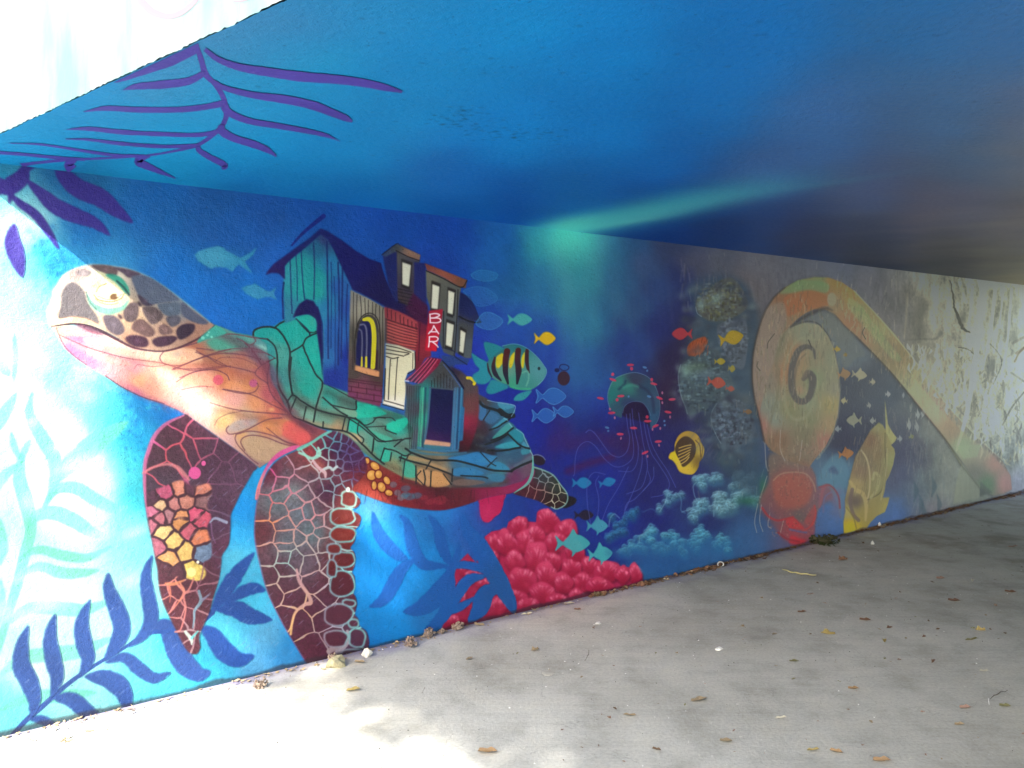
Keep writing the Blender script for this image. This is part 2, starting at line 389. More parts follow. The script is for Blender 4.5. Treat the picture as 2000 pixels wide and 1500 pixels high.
# ---- purple fronds that come down from the ceiling joint
PUR = (52, 38, 130)
HANG = []
for p, w in [([(128, 312), (120, 334), (150, 366), (195, 386), (228, 412), (260, 436)], 36), ([(50, 350), (80, 378), (108, 402), (145, 420), (185, 436), (215, 460)], 30),
             ([(12, 372), (40, 398), (70, 420), (96, 455), (115, 487)], 16), ([(28, 436), (24, 470), (34, 505), (44, 543)], 33), ([(-14, 345), (10, 365), (40, 350), (55, 330)], 34),
             ([(18, 400), (26, 360), (62, 322), (128, 312)], 16), ([(-30, 392), (-8, 372), (14, 352)], 22)]:
    HANG.append(leaf(p, w, PUR, .96, .6))
blob(35, 484, 14, 44, (96, 88, 176), .35)
for i, o in enumerate(HANG): motif('hang%d' % i, 'painted_leaf', None, o, 'purple_frond')

for _ in range(420):                      # glints of grazing light on the rough plaster, to be painted as pale slashes
    GLINTS.append((RNG.random(), RNG.random(), RNG.random()))
# ---- dark blue frond at the lower left
NB = (40, 76, 146)
F1 = [([(60, 1402), (67, 1368), (58, 1335), (42, 1300), (43, 1262), (55, 1220)], 36), ([(100, 1362), (111, 1325), (104, 1288), (98, 1245), (108, 1198)], 32),
      ([(154, 1324), (171, 1290), (164, 1256), (160, 1215), (176, 1170)], 32), ([(203, 1290), (223, 1264), (238, 1230), (229, 1192), (213, 1152), (211, 1118)], 34),
      ([(250, 1264), (280, 1240), (295, 1208), (290, 1168), (285, 1125), (297, 1084)], 28), ([(290, 1238), (324, 1222), (344, 1268), (364, 1300), (390, 1316), (412, 1311)], 42),
      ([(205, 1294), (243, 1284), (270, 1305), (300, 1324), (334, 1314)], 25), ([(165, 1322), (210, 1326), (240, 1350), (252, 1398)], 38),
      ([(102, 1363), (138, 1366), (168, 1388), (202, 1406)], 32), ([(58, 1404), (87, 1408), (117, 1428)], 17)]
for p, w in F1: motif('f1', 'painted_leaf', None, leaf(p, w, NB, 1, .5, .5), 'blue_frond')
STEM1 = [(24, 1436), (52, 1406), (80, 1382), (110, 1355), (140, 1330), (175, 1306), (207, 1286), (240, 1267), (270, 1247), (300, 1234)]
stroke(STEM1, [9, 10, 9, 7, 6, 6], NB, 1, .5)
F2 = [([(412, 1198), (430, 1170), (450, 1138), (470, 1110), (497, 1079)], 29), ([(436, 1182), (470, 1158), (496, 1149), (519, 1154)], 23),
      ([(422, 1192), (460, 1190), (490, 1204), (532, 1211)], 34), ([(390, 1224), (414, 1240), (438, 1272), (466, 1288), (497, 1280)], 38)]
for p, w in F2: motif('f2', 'painted_leaf', None, leaf(p, w, (28, 72, 150), 1, .5, .5), 'blue_frond')
stroke([(300, 1234), (340, 1232), (390, 1214), (414, 1196)], [8, 8, 12, 12], (34, 74, 148), 1, .5)
F3c = (24, 78, 158)

# ---- the red coral bed behind the third frond
COR = [(860, 1236), (872, 1205), (880, 1168), (884, 1130), (893, 1100), (914, 1082), (930, 1100), (938, 1075), (946, 1046), (962, 1038), (990, 1034), (994, 1018), (1014, 1008), (1030, 1018), (1046, 1020),
       (1052, 1000), (1068, 992), (1084, 1006), (1088, 1030), (1100, 1016), (1116, 1014), (1122, 1036), (1112, 1058), (1130, 1080), (1160, 1092), (1192, 1096), (1212, 1106), (1230, 1108), (1246, 1104), (1252, 1120), (1256, 1140), (1100, 1180), (980, 1208)]
motif('coral', 'painted_coral', 'painted crimson coral bed of rounded knobs at the foot of the wall', COR, None)
fill(COR, wash([(900, 1100, (150, 28, 70)), (960, 1060, (160, 30, 74)), (1080, 1030, (168, 44, 84)), (1050, 1100, (150, 26, 62)), (1000, 1180, (140, 20, 56)), (1150, 1120, (140, 22, 66)), (1230, 1120, (160, 40, 84))]), 1, .8, rough=1)
def knob(x, y, r, h, ang=0):
    q = []; n = 8; r *= RNG.uniform(.85, 1.2); h *= RNG.uniform(.85, 1.15)
    for i in range(n):
        a = 6.2832 * i / n + RNG.normal(0, .12); k = 1 + RNG.normal(0, .16) + (.10 if math.sin(a) < -.5 else 0)
        q.append((x + r * k * math.cos(a) * (1.05 + .1 * math.sin(a)), y + h * k * math.sin(a)))
    fill([(a + 2, b + 5) for a, b in q], (84, 6, 34), .7, 3, True)
    fill(q, wash([(x, y - h, (196, 66, 104)), (x - r, y - h * .2, (160, 34, 74)), (x + r, y - h * .3, (170, 46, 84)), (x, y + h * .3, (146, 22, 56)), (x, y + h, (118, 10, 42)), (x + r * .5, y + h * .5, (136, 18, 52))], 12), 1, 1.2, True)
    for _ in range(14):
        a = -2.9 + 2.6 * RNG.random(); rr_ = .62 + .34 * RNG.random(); sx_, sy_ = x + r * rr_ * math.cos(a), y + h * rr_ * math.sin(a)
        stroke([(sx_, sy_), (sx_ - r * .22 * math.cos(a) + RNG.normal(0, 1), sy_ + h * (.2 + .25 * RNG.random()))], [3.2, .6], (226, 134, 160), .32, 1.8, n=2)
    for _ in range(4): blob(x + RNG.normal(0, r * .4), y + RNG.normal(0, h * .4), r * .3, h * .22, (140, 16, 50) if _ % 2 else (196, 70, 100), .3, RNG.normal(0, 30))
ks = [(1014, 1030, 20, 22), (1070, 1018, 26, 28), (1106, 1038, 20, 22), (1046, 1048, 18, 22), (966, 1062, 15, 22), (990, 1062, 18, 26), (1024, 1062, 20, 24), (1086, 1062, 20, 24), (1122, 1078, 22, 22),
      (1004, 1098, 19, 24), (1046, 1094, 22, 24), (1078, 1098, 17, 22), (960, 1092, 10, 18), (1150, 1106, 20, 20), (1116, 1110, 20, 22), (1184, 1118, 22, 20), (1216, 1124, 16, 16), (1240, 1122, 12, 16),
      (1018, 1134, 26, 24), (1066, 1128, 24, 24), (1100, 1140, 20, 22), (1136, 1138, 20, 20), (1168, 1144, 20, 16), (1060, 1160, 24, 18), (1000, 1168, 22, 18), (1030, 1182, 22, 14), (974, 1186, 16, 18), (904, 1112, 8, 14), (924, 1124, 18, 12), (946, 1140, 14, 10), (900, 1170, 12, 20), (884, 1214, 14, 12), (1090, 1172, 22, 12), (1126, 1164, 18, 12)]
for x, y, r, h in sorted(ks, key=lambda k: k[1]): knob(x, y, r, h, RNG.normal(0, 14))
for i in range(160):
    x, y = 880 + 360 * RNG.random(), 1040 + 160 * RNG.random()
    if y > 1440 - .24 * x - 8 or y < 1250 - .17 * x - 30 + 30: continue
fill([(850, 1240), (940, 1218), (1256, 1142), (1256, 1134), (1100, 1172), (940, 1206), (870, 1216)], (128, 16, 50), .35, 3)
for dpt in ((958, 1018, 23, 26),):        # the single hanging drop of coral under the shell
    o = [(936, 985), (938, 975), (985, 965), (984, 978), (978, 1000), (966, 1010), (955, 1020), (944, 1018), (938, 1006)]
    fill(o, (160, 26, 76), 1, .8, True); blob(950, 1000, 14, 18, (186, 44, 94), .6)
    motif('drop', 'painted_coral', 'painted single crimson coral knob hanging under the shell', o, None, True)
F3 = [([(796, 1091), (778, 1085), (752, 1060), (736, 1034), (727, 998)], 25), ([(780, 1005), (795, 1022), (802, 1052), (812, 1082), (826, 1101), (848, 1105), (878, 1106)], 24),
      ([(836, 1006), (854, 1030), (861, 1060), (872, 1088), (886, 1108)], 21), ([(902, 1001), (912, 1034), (936, 1066), (958, 1106), (980, 1146), (998, 1180), (1004, 1200)], 36),
      ([(898, 1064), (891, 1088), (886, 1108)], 11), ([(868, 1110), (900, 1103), (942, 1112), (974, 1142)], 15), ([(812, 1090), (786, 1110), (768, 1140), (748, 1172), (720, 1186)], 26),
      ([(884, 1104), (868, 1140), (848, 1168), (820, 1188), (786, 1195)], 37), ([(882, 1100), (880, 1150), (872, 1190), (850, 1218), (826, 1234)], 24),
      ([(952, 1124), (916, 1132), (896, 1158), (882, 1190)], 22), ([(934, 1164), (900, 1184), (870, 1198), (842, 1222)], 15), ([(984, 1146), (950, 1158), (936, 1190), (914, 1216)], 34)]
for p, w in F3: motif('f3', 'painted_leaf', None, leaf(p, w, wash([(760, 1060, (30, 92, 172)), (900, 1100, (24, 80, 158)), (980, 1140, (26, 76, 140)), (870, 1200, (22, 84, 160)), (760, 1150, (26, 86, 166))]), 1, .5, .4), 'coral_frond')

# ---------------------------------------------------------------- the turtle
Z3 = Z(250, 780, .16); Z4 = Z(250, 1000, .2); Z5 = Z(480, 820, .16); Z6 = Z(480, 1040, .18); ZN = Z(350, 600, .2); ZS = Z(650, 600, .2); ZT = Z(780, 780, .2); ZH = Z(50, 480, .2)
# back part of the shell, the underside and the rear flipper first
REAR = ZT((1290, 650), (1340, 660), (1410, 690), (1500, 735), (1560, 810), (1610, 875), (1640, 935), (1630, 1010), (1590, 1055), (1535, 1070), (1450, 1045), (1350, 990), (1230, 955), (1110, 915), (1200, 860), (1270, 790))
fill(ZT((1290, 560), (1330, 545), (1390, 560), (1425, 600), (1400, 640), (1330, 635)), (34, 24, 40), 1, .8, True)
stroke(ZT((1300, 550), (1350, 540), (1400, 560), (1425, 590)), 2, (120, 130, 150), .7)
fill(ZT((1600, 950), (1690, 950), (1730, 980), (1700, 1030), (1600, 1060)), (26, 22, 30), 1, 1, True)
cells(REAR, [(1046, 925), (1062, 934), (1070, 922), (1082, 938), (1056, 948), (1072, 952), (1088, 956), (1096, 972), (1084, 976), (1070, 972), (1054, 966), (1036, 960), (1044, 944), (1026, 958), (1098, 952), (1090, 986), (1076, 986)], 1.7,
      wash([(1050, 930, (110, 130, 140)), (1100, 970, (160, 160, 140)), (1050, 970, (140, 90, 90)), (1080, 990, (170, 170, 150))]), wash([(1060, 930, (44, 52, 60)), (1040, 955, (70, 26, 40)), (1080, 980, (40, 20, 26)), (1090, 950, (40, 50, 46))]), 3, 12, lsoft=.8)
stroke(ZT((1290, 655), (1400, 690), (1500, 740), (1570, 830), (1640, 930), (1625, 1020), (1540, 1070), (1480, 1050)), [3, 3, 3, 3, 3, 2], (120, 160, 160), .85)
UNDER = [(640, 846), (690, 880), (740, 905), (790, 925), (860, 938), (950, 940), (1036, 915), (1040, 935), (1026, 950), (1002, 962), (985, 966), (950, 972), (910, 986), (880, 994), (850, 997), (800, 992), (760, 984), (730, 974), (700, 962), (676, 950)]
fill(UNDER, wash([(660, 870, (110, 40, 60)), (700, 890, (120, 50, 50)), (740, 920, (110, 40, 36)), (780, 960, (110, 30, 40)), (730, 970, (170, 70, 60)), (850, 985, (100, 22, 44)), (860, 955, (62, 26, 34)), (950, 955, (120, 30, 66)), (1000, 945, (130, 34, 76)), (900, 975, (84, 28, 40)), (1030, 930, (120, 30, 80))]), 1, .8, True)
for x, y, rx, ry, rot in [(1575, 565, 60, 40, 40), (1535, 675, 56, 60, 20), (1620, 665, 40, 48, 0), (1720, 740, 34, 50, -30), (1655, 820, 44, 60, -20), (1745, 890, 44, 34, 20), (1565, 800, 28, 50, 0), (1480, 500, 26, 34, 0)]:
    X, Y = Z5((x, y))[0]
    blob(X, Y, rx * .16 + 2.4, ry * .16 + 2.4, (90, 22, 28), .9, rot, hard=1.4); blob(X, Y, rx * .16, ry * .16, (196, 138, 66), .95, rot, hard=1.4)
    blob(X - 2, Y - 2, rx * .08, ry * .08, (226, 186, 110), .6, rot)
for x, y in [(1890, 950), (1850, 890), (1800, 790), (1930, 930), (790 / .16, 0)][:4]:
    X, Y = Z5((x, y))[0]; blob(X, Y, 7, 6, (96, 104, 118), .6, 0, hard=2)
for x, y, r in [(100, 950, 10), (60, 930, 8), (170, 940, 9), (240, 960, 7), (400, 985, 12), (300, 1000, 9), (60, 870, 9)]:
    X, Y = ZT((x, y))[0]; blob(X, Y, r * 1.1, r * .7, (60, 96, 120) if x < 200 else (130, 40, 56), .55, -8, hard=2.5)
for i in range(26):
    x = 700 + 290 * RNG.random(); stroke([(x, 955 + 10 * RNG.random()), (x + RNG.normal(0, 4), 975 + 12 * RNG.random())], 1.3, (44, 16, 26), .35)
# the carapace
SHELL = [(493, 657), (495, 645), (508, 640), (535, 637), (560, 622), (588, 614), (606, 617), (618, 628), (620, 645), (630, 650), (632, 745), (668, 760), (700, 778), (740, 795), (790, 812), (830, 855), (905, 858),
         (898, 800), (905, 770), (930, 768), (945, 775), (962, 785), (985, 790), (1004, 794), (1006, 806), (990, 812), (990, 820), (1002, 828), (1010, 838), (1022, 848), (1030, 862), (1036, 876), (1042, 892), (1042, 912), (1036, 926),
         (1020, 940), (985, 950), (930, 952), (880, 952), (830, 946), (790, 934), (750, 912), (715, 888), (690, 868), (665, 846), (640, 838), (600, 828), (572, 815), (558, 795), (545, 770), (530, 740), (522, 705), (512, 680), (500, 668)]
fill(SHELL, wash([(510, 650, (20, 150, 145)), (560, 650, (18, 160, 150)), (600, 640, (20, 158, 146)), (610, 700, (22, 166, 152)), (600, 760, (26, 156, 140)), (585, 790, (110, 130, 120)), (555, 740, (60, 130, 130)), (545, 690, (70, 150, 140)), (550, 770, (70, 150, 136)),
                  (600, 815, (120, 160, 140)), (640, 820, (110, 150, 130)), (660, 832, (170, 140, 104)), (700, 830, (36, 160, 140)), (640, 775, (50, 150, 136)), (680, 790, (90, 130, 118)), (720, 800, (30, 160, 140)), (700, 850, (130, 150, 130)), (740, 850, (90, 150, 130)),
                  (780, 830, (40, 170, 150)), (750, 880, (60, 150, 130)), (790, 895, (70, 150, 130)), (770, 910, (150, 140, 100)), (740, 830, (100, 140, 125)), (790, 870, (100, 130, 120)), (820, 890, (120, 115, 95)), (830, 925, (180, 135, 84)), (860, 930, (180, 130, 90)), (850, 900, (130, 105, 80)),
                  (900, 905, (50, 100, 140)), (930, 900, (50, 110, 160)), (920, 930, (50, 100, 140)), (980, 920, (60, 110, 130)), (1010, 890, (50, 80, 110)), (960, 870, (44, 60, 90)), (930, 850, (56, 34, 40)), (920, 820, (120, 26, 50)), (910, 870, (40, 26, 32)), (900, 940, (70, 60, 66)), (1000, 860, (40, 110, 140)), (960, 810, (46, 84, 120)),
                  (940, 790, (70, 56, 60)), (990, 800, (50, 100, 130)), (1000, 930, (110, 40, 80)), (1030, 910, (110, 70, 90)), (905, 790, (90, 76, 74))], 8, 1.8), 1, .7)
# warm brown rim and shading of the plates
fill(SHELL, (14, 62, 84), .16, 1.2)
for p, w, c, a in [([(640, 765), (680, 785), (740, 806), (790, 822), (815, 870)], [10, 16, 18, 20, 14], (40, 44, 46), .5), ([(566, 770), (590, 790), (630, 806), (690, 826)], [6, 12, 12, 8], (60, 66, 60), .5), ([(700, 872), (750, 905), (810, 925), (900, 936)], [5, 10, 12, 8], (70, 56, 48), .5), ([(730, 818), (760, 850), (800, 880), (850, 896)], [4, 10, 12, 8], (60, 62, 56), .4), ([(905, 870), (950, 862), (1000, 850)], [14, 18, 8], (30, 24, 40), .5), ([(900, 780), (930, 800), (950, 840)], [10, 16, 16], (50, 26, 36), .45)]: stroke(p, w, c, a, 7)
for p, w, c, a in [(ZN((1110, 860), (1200, 960), (1310, 980), (1450, 1040), (1600, 1070), (1760, 1110)), 7, (40, 52, 50), .45), (ZN((1080, 620), (1100, 700), (1150, 820), (1250, 930)), 12, (50, 80, 76), .4), (ZN((1400, 760), (1370, 900), (1350, 980)), 9, (110, 100, 90), .4),
                   (ZN((1100, 1080), (1250, 1120), (1450, 1160), (1600, 1190)), 8, (170, 130, 100), .55), (ZN((970, 760), (1040, 900), (1090, 1000)), 8, (90, 60, 70), .4), (ZT((0, 600), (200, 650), (420, 720), (520, 740)), 6, (70, 50, 44), .5),
                   (ZT((30, 790), (200, 835), (480, 850), (700, 850), (900, 840), (1050, 800)), 9, (66, 44, 44), .6), (ZS((200, 1220), (290, 1330), (400, 1440)), 7, (150, 120, 90), .5), (ZT((620, 440), (800, 500), (900, 520)), 16, (34, 22, 30), .7), (ZT((600, 160), (640, 300), (620, 480)), 16, (120, 24, 56), .5)]:
    stroke(p, w, c, a, 4)
for o, c in [(ZS((230, 935), (300, 945), (400, 960), (500, 1020), (520, 1045), (400, 1072), (300, 1075), (232, 1080)), (24, 168, 146)), (ZS((515, 1160), (600, 1110), (710, 1078), (748, 1098), (705, 1170), (650, 1215), (610, 1235)), (28, 176, 150)), (ZS((160, 1095), (250, 1130), (245, 1250), (165, 1210)), (28, 160, 140)),
             (ZS((330, 1190), (450, 1230), (590, 1290), (470, 1305), (400, 1260)), (64, 160, 138)), (ZS((500, 1390), (560, 1420), (550, 1500), (470, 1500)), (40, 160, 140)), (ZT((50, 610), (155, 650), (155, 760), (40, 740)), (56, 156, 136)), (ZT((180, 690), (235, 690), (235, 830), (180, 800)), (176, 134, 96)),
             (ZT((250, 700), (300, 710), (300, 840), (250, 830)), (176, 134, 96)), (ZT((320, 705), (430, 730), (490, 830), (310, 850)), (186, 136, 88)), (ZT((80, 545), (200, 570), (310, 590), (260, 610), (90, 590)), (150, 124, 90)), (ZT((290, 650), (320, 620), (470, 690), (300, 670)), (156, 126, 92)),
             (ZT((470, 580), (640, 540), (780, 512), (850, 570), (880, 625), (780, 650), (620, 610)), (40, 110, 168)), (ZT((795, 520), (900, 545), (955, 560), (900, 620)), (44, 110, 164)), (ZT((880, 655), (940, 610), (1010, 625), (1080, 690), (960, 690)), (46, 120, 160)),
             (ZT((530, 680), (640, 665), (740, 680), (825, 725), (700, 750), (530, 745)), (44, 110, 160)), (ZT((860, 740), (960, 725), (1030, 745), (1000, 805), (900, 795)), (50, 106, 140)), (ZT((900, 285), (960, 230), (1030, 180), (1062, 205), (950, 290)), (54, 130, 160)), (ZT((905, 385), (980, 300), (1060, 232), (1100, 272), (1010, 350)), (60, 140, 140)),
             (ZT((1060, 345), (1140, 290), (1200, 320), (1215, 370), (1180, 420)), (36, 120, 140)), (ZT((930, 470), (1010, 430), (1130, 412), (1170, 460), (1080, 480)), (50, 140, 160)), (ZT((1190, 492), (1270, 480), (1280, 520), (1200, 540)), (48, 120, 140)), (ZT((1210, 410), (1240, 440), (1260, 470), (1190, 470)), (60, 130, 160)),
             (ZT((780, 20), (850, 90), (820, 200), (770, 180)), (50, 100, 150)), (ZT((880, 120), (980, 170), (900, 240), (830, 200)), (54, 96, 136)), (ZT((960, 30), (1060, 40), (1130, 70), (1040, 100), (990, 90)), (60, 130, 160)), (ZN((1550, 985), (1720, 1010), (1730, 1080), (1640, 1050)), (110, 150, 130)), (ZN((1660, 1100), (1740, 1130), (1740, 1220), (1660, 1190)), (40, 160, 144)),
             (ZN((1640, 1225), (1740, 1240), (1780, 1320), (1700, 1290)), (176, 150, 116)), (ZT((540, 790), (700, 780), (840, 810), (700, 840), (540, 835)), (104, 84, 80)), (ZT((1110, 650), (1200, 600), (1290, 545), (1285, 600), (1180, 670)), (76, 92, 112))]:
    fill(o, c, .85, .9, True, 4)
for i in range(260):                      # sprayed freckles over the plates
    k = RNG.random(); x = 520 + 480 * k; y = 690 + 230 * k + RNG.normal(0, 34)
    blob(x, y, 2 + 5 * RNG.random(), 2 + 4 * RNG.random(), (24, 46, 52) if i % 2 else (120, 170, 150), .10)
DK = (26, 30, 36)
for p, w in [(ZN((720, 285), (735, 225), (820, 195), (930, 200), (1000, 260), (1060, 360), (1082, 450), (1072, 600), (1088, 760), (1108, 850)), 3.2), (ZN((930, 200), (1000, 150), (1120, 108), (1200, 178), (1260, 240), (1300, 245), (1370, 228)), 2.8),
             (ZN((1140, 112), (1250, 215), (1280, 280)), 2.4), (ZN((1380, 240), (1250, 295), (1200, 370), (1090, 440)), 2.6), (ZN((1205, 370), (1250, 480), (1330, 650), (1392, 720), (1392, 790), (1340, 960), (1310, 1120)), 2.8), (ZN((1095, 490), (1082, 620)), 2.4),
             (ZN((860, 310), (930, 380), (958, 500), (955, 680), (980, 800), (1060, 930), (1100, 1060), (1220, 1112), (1400, 1180), (1640, 1220), (1790, 1340), (1900, 1450), (2000, 1530)), 3), (ZN((1050, 930), (1110, 860), (1200, 920), (1320, 990), (1440, 1030), (1620, 1070), (1740, 1100), (1850, 1200), (1950, 1290), (2010, 1312)), 2.6),
             (ZN((1140, 890), (1090, 1000)), 2.4), (ZN((1240, 970), (1210, 1105)), 2.2), (ZN((1405, 1120), (1402, 1180)), 2.4), (ZN((1620, 1080), (1590, 1210)), 2.2), (ZN((1662, 1092), (1640, 1215)), 2.4), (ZN((1750, 1130), (1742, 1230), (1800, 1290), (1780, 1340)), 2), (ZN((1900, 1290), (1882, 1420)), 2.2),
             (ZN((1400, 740), (1450, 760), (1600, 840), (1720, 900)), 1.6), (ZN((1400, 880), (1480, 950), (1560, 1015), (1640, 1060)), 2.6), (ZN((1480, 955), (1560, 972), (1720, 1000), (1722, 920)), 2), (ZN((1720, 1080), (1800, 1150), (1880, 1130), (1930, 1080), (2010, 1082)), 2),
             (ZS((230, 905), (228, 1000)), 2), (ZS((400, 1080), (560, 1078), (610, 1110)), 1.6), (ZS((160, 1090), (270, 1160), (390, 1260), (450, 1310), (600, 1302), (670, 1290)), 2.2), (ZS((402, 1270), (390, 1400)), 2), (ZS((500, 1380), (600, 1400), (700, 1450), (760, 1430)), 2.4),
             (ZS((505, 1375), (462, 1500)), 2.2), (ZS((572, 1420), (558, 1500)), 2.2), (ZS((742, 1440), (718, 1490)), 2.2), (ZS((660, 1500), (670, 1450)), 2), (ZS((515, 1170), (520, 1200), (620, 1238)), 2), (ZS((600, 1360), (690, 1290), (760, 1280)), 2.4), (ZS((330, 1170), (520, 1160)), 1.6),
             (ZT((0, 565), (100, 600), (300, 655), (480, 722), (520, 745)), 3), (ZT((60, 480), (140, 530), (320, 590), (560, 600), (800, 662), (900, 690), (1100, 705)), 3.4), (ZT((52, 600), (30, 780)), 2), (ZT((160, 650), (162, 820)), 2.4), (ZT((210, 700), (170, 760), (230, 830)), 1.8), (ZT((236, 690), (250, 760), (244, 830)), 2.4),
             (ZT((310, 700), (302, 850)), 2.2), (ZT((430, 730), (505, 830)), 2), (ZT((520, 680), (512, 800)), 2.2), (ZT((310, 590), (260, 680)), 2.2), (ZT((790, 515), (880, 610), (940, 650)), 1.8), (ZT((950, 570), (860, 660)), 1.8), (ZT((880, 110), (820, 200)), 2), (ZT((1060, 340), (1180, 450), (1270, 480)), 3),
             (ZT((840, 440), (960, 400), (1060, 340)), 3), (ZT((860, 500), (1000, 500), (1180, 470)), 3.4), (ZT((880, 300), (960, 270), (1080, 190)), 3), (ZT((900, 400), (1000, 360), (1110, 280)), 3), (ZT((1100, 690), (1200, 640), (1300, 600)), 4), (ZT((780, 20), (830, 70), (960, 110), (1000, 150)), 5), (ZT((980, 110), (1050, 160), (1110, 160)), 9), (ZT((600, 745), (800, 755), (860, 770)), 2.4)]:
    stroke(p, w * 1.12, DK, .95, .8, dry=.2, wob=.15)
for p in [ZT((860, 10), (960, 30), (1060, 45), (1130, 65), (1120, 120), (1095, 165)), ZT((1020, 185), (1058, 205)), ZT((1070, 232), (1100, 270)), ZT((1140, 290), (1205, 335), (1222, 380), (1260, 460)), ZT((1275, 500), (1305, 560), (1300, 640))]:
    stroke(p, 1.6, (120, 160, 180), .8)
stroke(ZT((1300, 560), (1305, 640), (1290, 740), (1240, 830), (1120, 912)), [2, 4, 6, 5, 2], (90, 160, 150), .9)
motif('rear', 'painted_flipper', 'painted small dark rear flipper with pale net lines', REAR, 'turtle'); motif('shell', 'painted_shell', 'painted turquoise carapace of cracked plates', SHELL, 'turtle'); motif('under', 'painted_underside', 'painted dark red underside with amber spots', UNDER, 'turtle', True)

# ---- neck and throat
NECK = [(100, 639), (110, 650), (116, 664), (127, 682), (146, 698), (172, 716), (202, 733), (240, 757), (280, 776), (320, 789), (352, 803), (372, 816), (410, 842), (458, 877), (482, 895), (506, 914), (520, 905), (545, 892), (580, 876), (612, 860), (640, 842), (600, 828), (572, 815),
        (556, 792), (545, 770), (530, 740), (524, 700), (520, 672), (504, 660), (490, 655), (460, 650), (436, 640), (418, 634), (395, 652), (368, 668), (335, 680), (300, 682), (255, 672), (205, 652), (165, 641), (130, 634)]
fill(NECK, wash([(130, 645, (206, 178, 160)), (150, 670, (210, 150, 180)), (140, 690, (180, 110, 160)), (190, 690, (226, 200, 190)), (230, 680, (230, 216, 200)), (190, 725, (220, 170, 190)), (180, 715, (200, 120, 170)), (260, 720, (212, 140, 150)), (300, 690, (200, 190, 170)), (250, 700, (218, 170, 166)),
                 (260, 765, (176, 84, 120)), (300, 750, (206, 130, 110)), (270, 745, (220, 170, 120)), (320, 735, (230, 200, 170)), (340, 700, (220, 180, 156)), (345, 720, (200, 116, 90)), (380, 690, (150, 80, 56)), (420, 700, (140, 84, 60)), (470, 700, (130, 70, 70)), (440, 740, (190, 106, 64)), (490, 750, (170, 100, 60)),
                 (430, 665, (40, 130, 120)), (470, 665, (30, 140, 130)), (510, 675, (40, 110, 120)), (500, 690, (100, 80, 100)), (530, 720, (110, 56, 76)), (510, 730, (140, 60, 66)), (525, 770, (150, 56, 70)), (400, 740, (210, 130, 120)), (370, 770, (230, 200, 180)), (400, 800, (236, 216, 190)), (350, 785, (220, 160, 150)), (390, 820, (226, 180, 170)),
                 (460, 780, (214, 150, 140)), (500, 790, (206, 130, 80)), (540, 800, (170, 70, 60)), (440, 820, (206, 176, 110)), (480, 810, (190, 160, 130)), (490, 835, (150, 136, 130)), (470, 850, (196, 150, 90)), (520, 830, (186, 106, 60)), (560, 830, (180, 56, 56)), (590, 850, (186, 44, 60)), (620, 845, (100, 36, 50)),
                 (560, 815, (110, 60, 56)), (450, 860, (196, 150, 150)), (500, 870, (160, 140, 100)), (520, 890, (130, 100, 96)), (540, 870, (160, 130, 110)), (500, 895, (120, 90, 90)), (590, 835, (80, 40, 50))], 8, 1.9), 1, .7)
for o, c, a in [(ZH((300, 800), (420, 790), (560, 850), (640, 880), (520, 890), (400, 875), (330, 870)), (226, 196, 166), .9), (ZH((370, 880), (600, 880), (740, 900), (560, 940), (420, 910)), (190, 90, 150), .6), (ZH((400, 960), (560, 1040), (700, 1120), (560, 1130), (460, 1060)), (190, 110, 176), .6), (ZH((560, 900), (760, 910), (860, 1000), (760, 1010), (620, 970)), (236, 220, 214), .8),
                (ZH((700, 950), (1000, 1010), (1320, 1060), (1300, 1120), (1000, 1080), (800, 1030)), (196, 178, 150), .6), (ZH((1330, 1080), (1400, 1010), (1560, 1000), (1680, 1030), (1720, 1120), (1560, 1165), (1400, 1160)), (228, 186, 150), .9), (ZH((1420, 1060), (1500, 1030), (1560, 1060), (1480, 1090)), (150, 150, 140), .6),
                (ZN((280, 330), (450, 300), (620, 330), (700, 380), (560, 410), (360, 420), (290, 370)), (26, 140, 120), .85), (ZN((720, 340), (860, 330), (930, 400), (930, 500), (860, 500), (800, 420)), (40, 130, 136), .8), (ZN((740, 370), (830, 380), (860, 420), (790, 400)), (110, 190, 180), .8), (ZN((760, 440), (820, 460), (860, 520), (800, 500)), (90, 180, 170), .7),
                (ZN((620, 300), (690, 310), (720, 340), (650, 350)), (40, 160, 146), .9), (ZN((880, 600), (900, 560), (940, 620), (960, 760), (930, 780), (890, 700)), (80, 110, 140), .7), (ZN((300, 480), (500, 470), (700, 510), (780, 600), (600, 590), (420, 560)), (160, 90, 60), .6), (ZN((460, 1190), (560, 1110), (720, 1090), (780, 1100), (660, 1180), (520, 1230)), (150, 146, 150), .85),
                (ZN((360, 1120), (480, 1050), (560, 1040), (480, 1130), (400, 1170)), (206, 180, 110), .7), (ZN((600, 1310), (700, 1260), (860, 1290), (1000, 1340), (1080, 1380), (900, 1500), (760, 1500), (660, 1420)), (168, 142, 108), .9), (ZN((620, 1210), (800, 1140), (1000, 1090), (1080, 1110), (1000, 1250), (900, 1240), (760, 1210)), (196, 120, 60), .6),
                (ZN((1050, 1110), (1180, 1160), (1280, 1260), (1220, 1330), (1100, 1300), (1000, 1230)), (214, 70, 66), .7), (ZN((0, 480), (90, 400), (200, 470), (220, 560), (60, 600)), (226, 170, 130), .6), (ZN((0, 700), (200, 640), (340, 640), (330, 780), (180, 770), (40, 780)), (222, 150, 110), .6), (ZN((500, 720), (640, 760), (700, 800), (560, 820), (440, 780)), (220, 140, 80), .6)]:
    fill(o, c, a, 2.2, True, 4)
for i in range(180):
    t = RNG.random(); x = 150 + 430 * t; y = 690 + 150 * t + RNG.normal(0, 28)
    blob(x, y, 3 + 9 * RNG.random(), 2 + 4 * RNG.random(), [(236, 190, 140), (180, 70, 80), (230, 150, 90), (206, 120, 130)][i % 4], .16, 25)
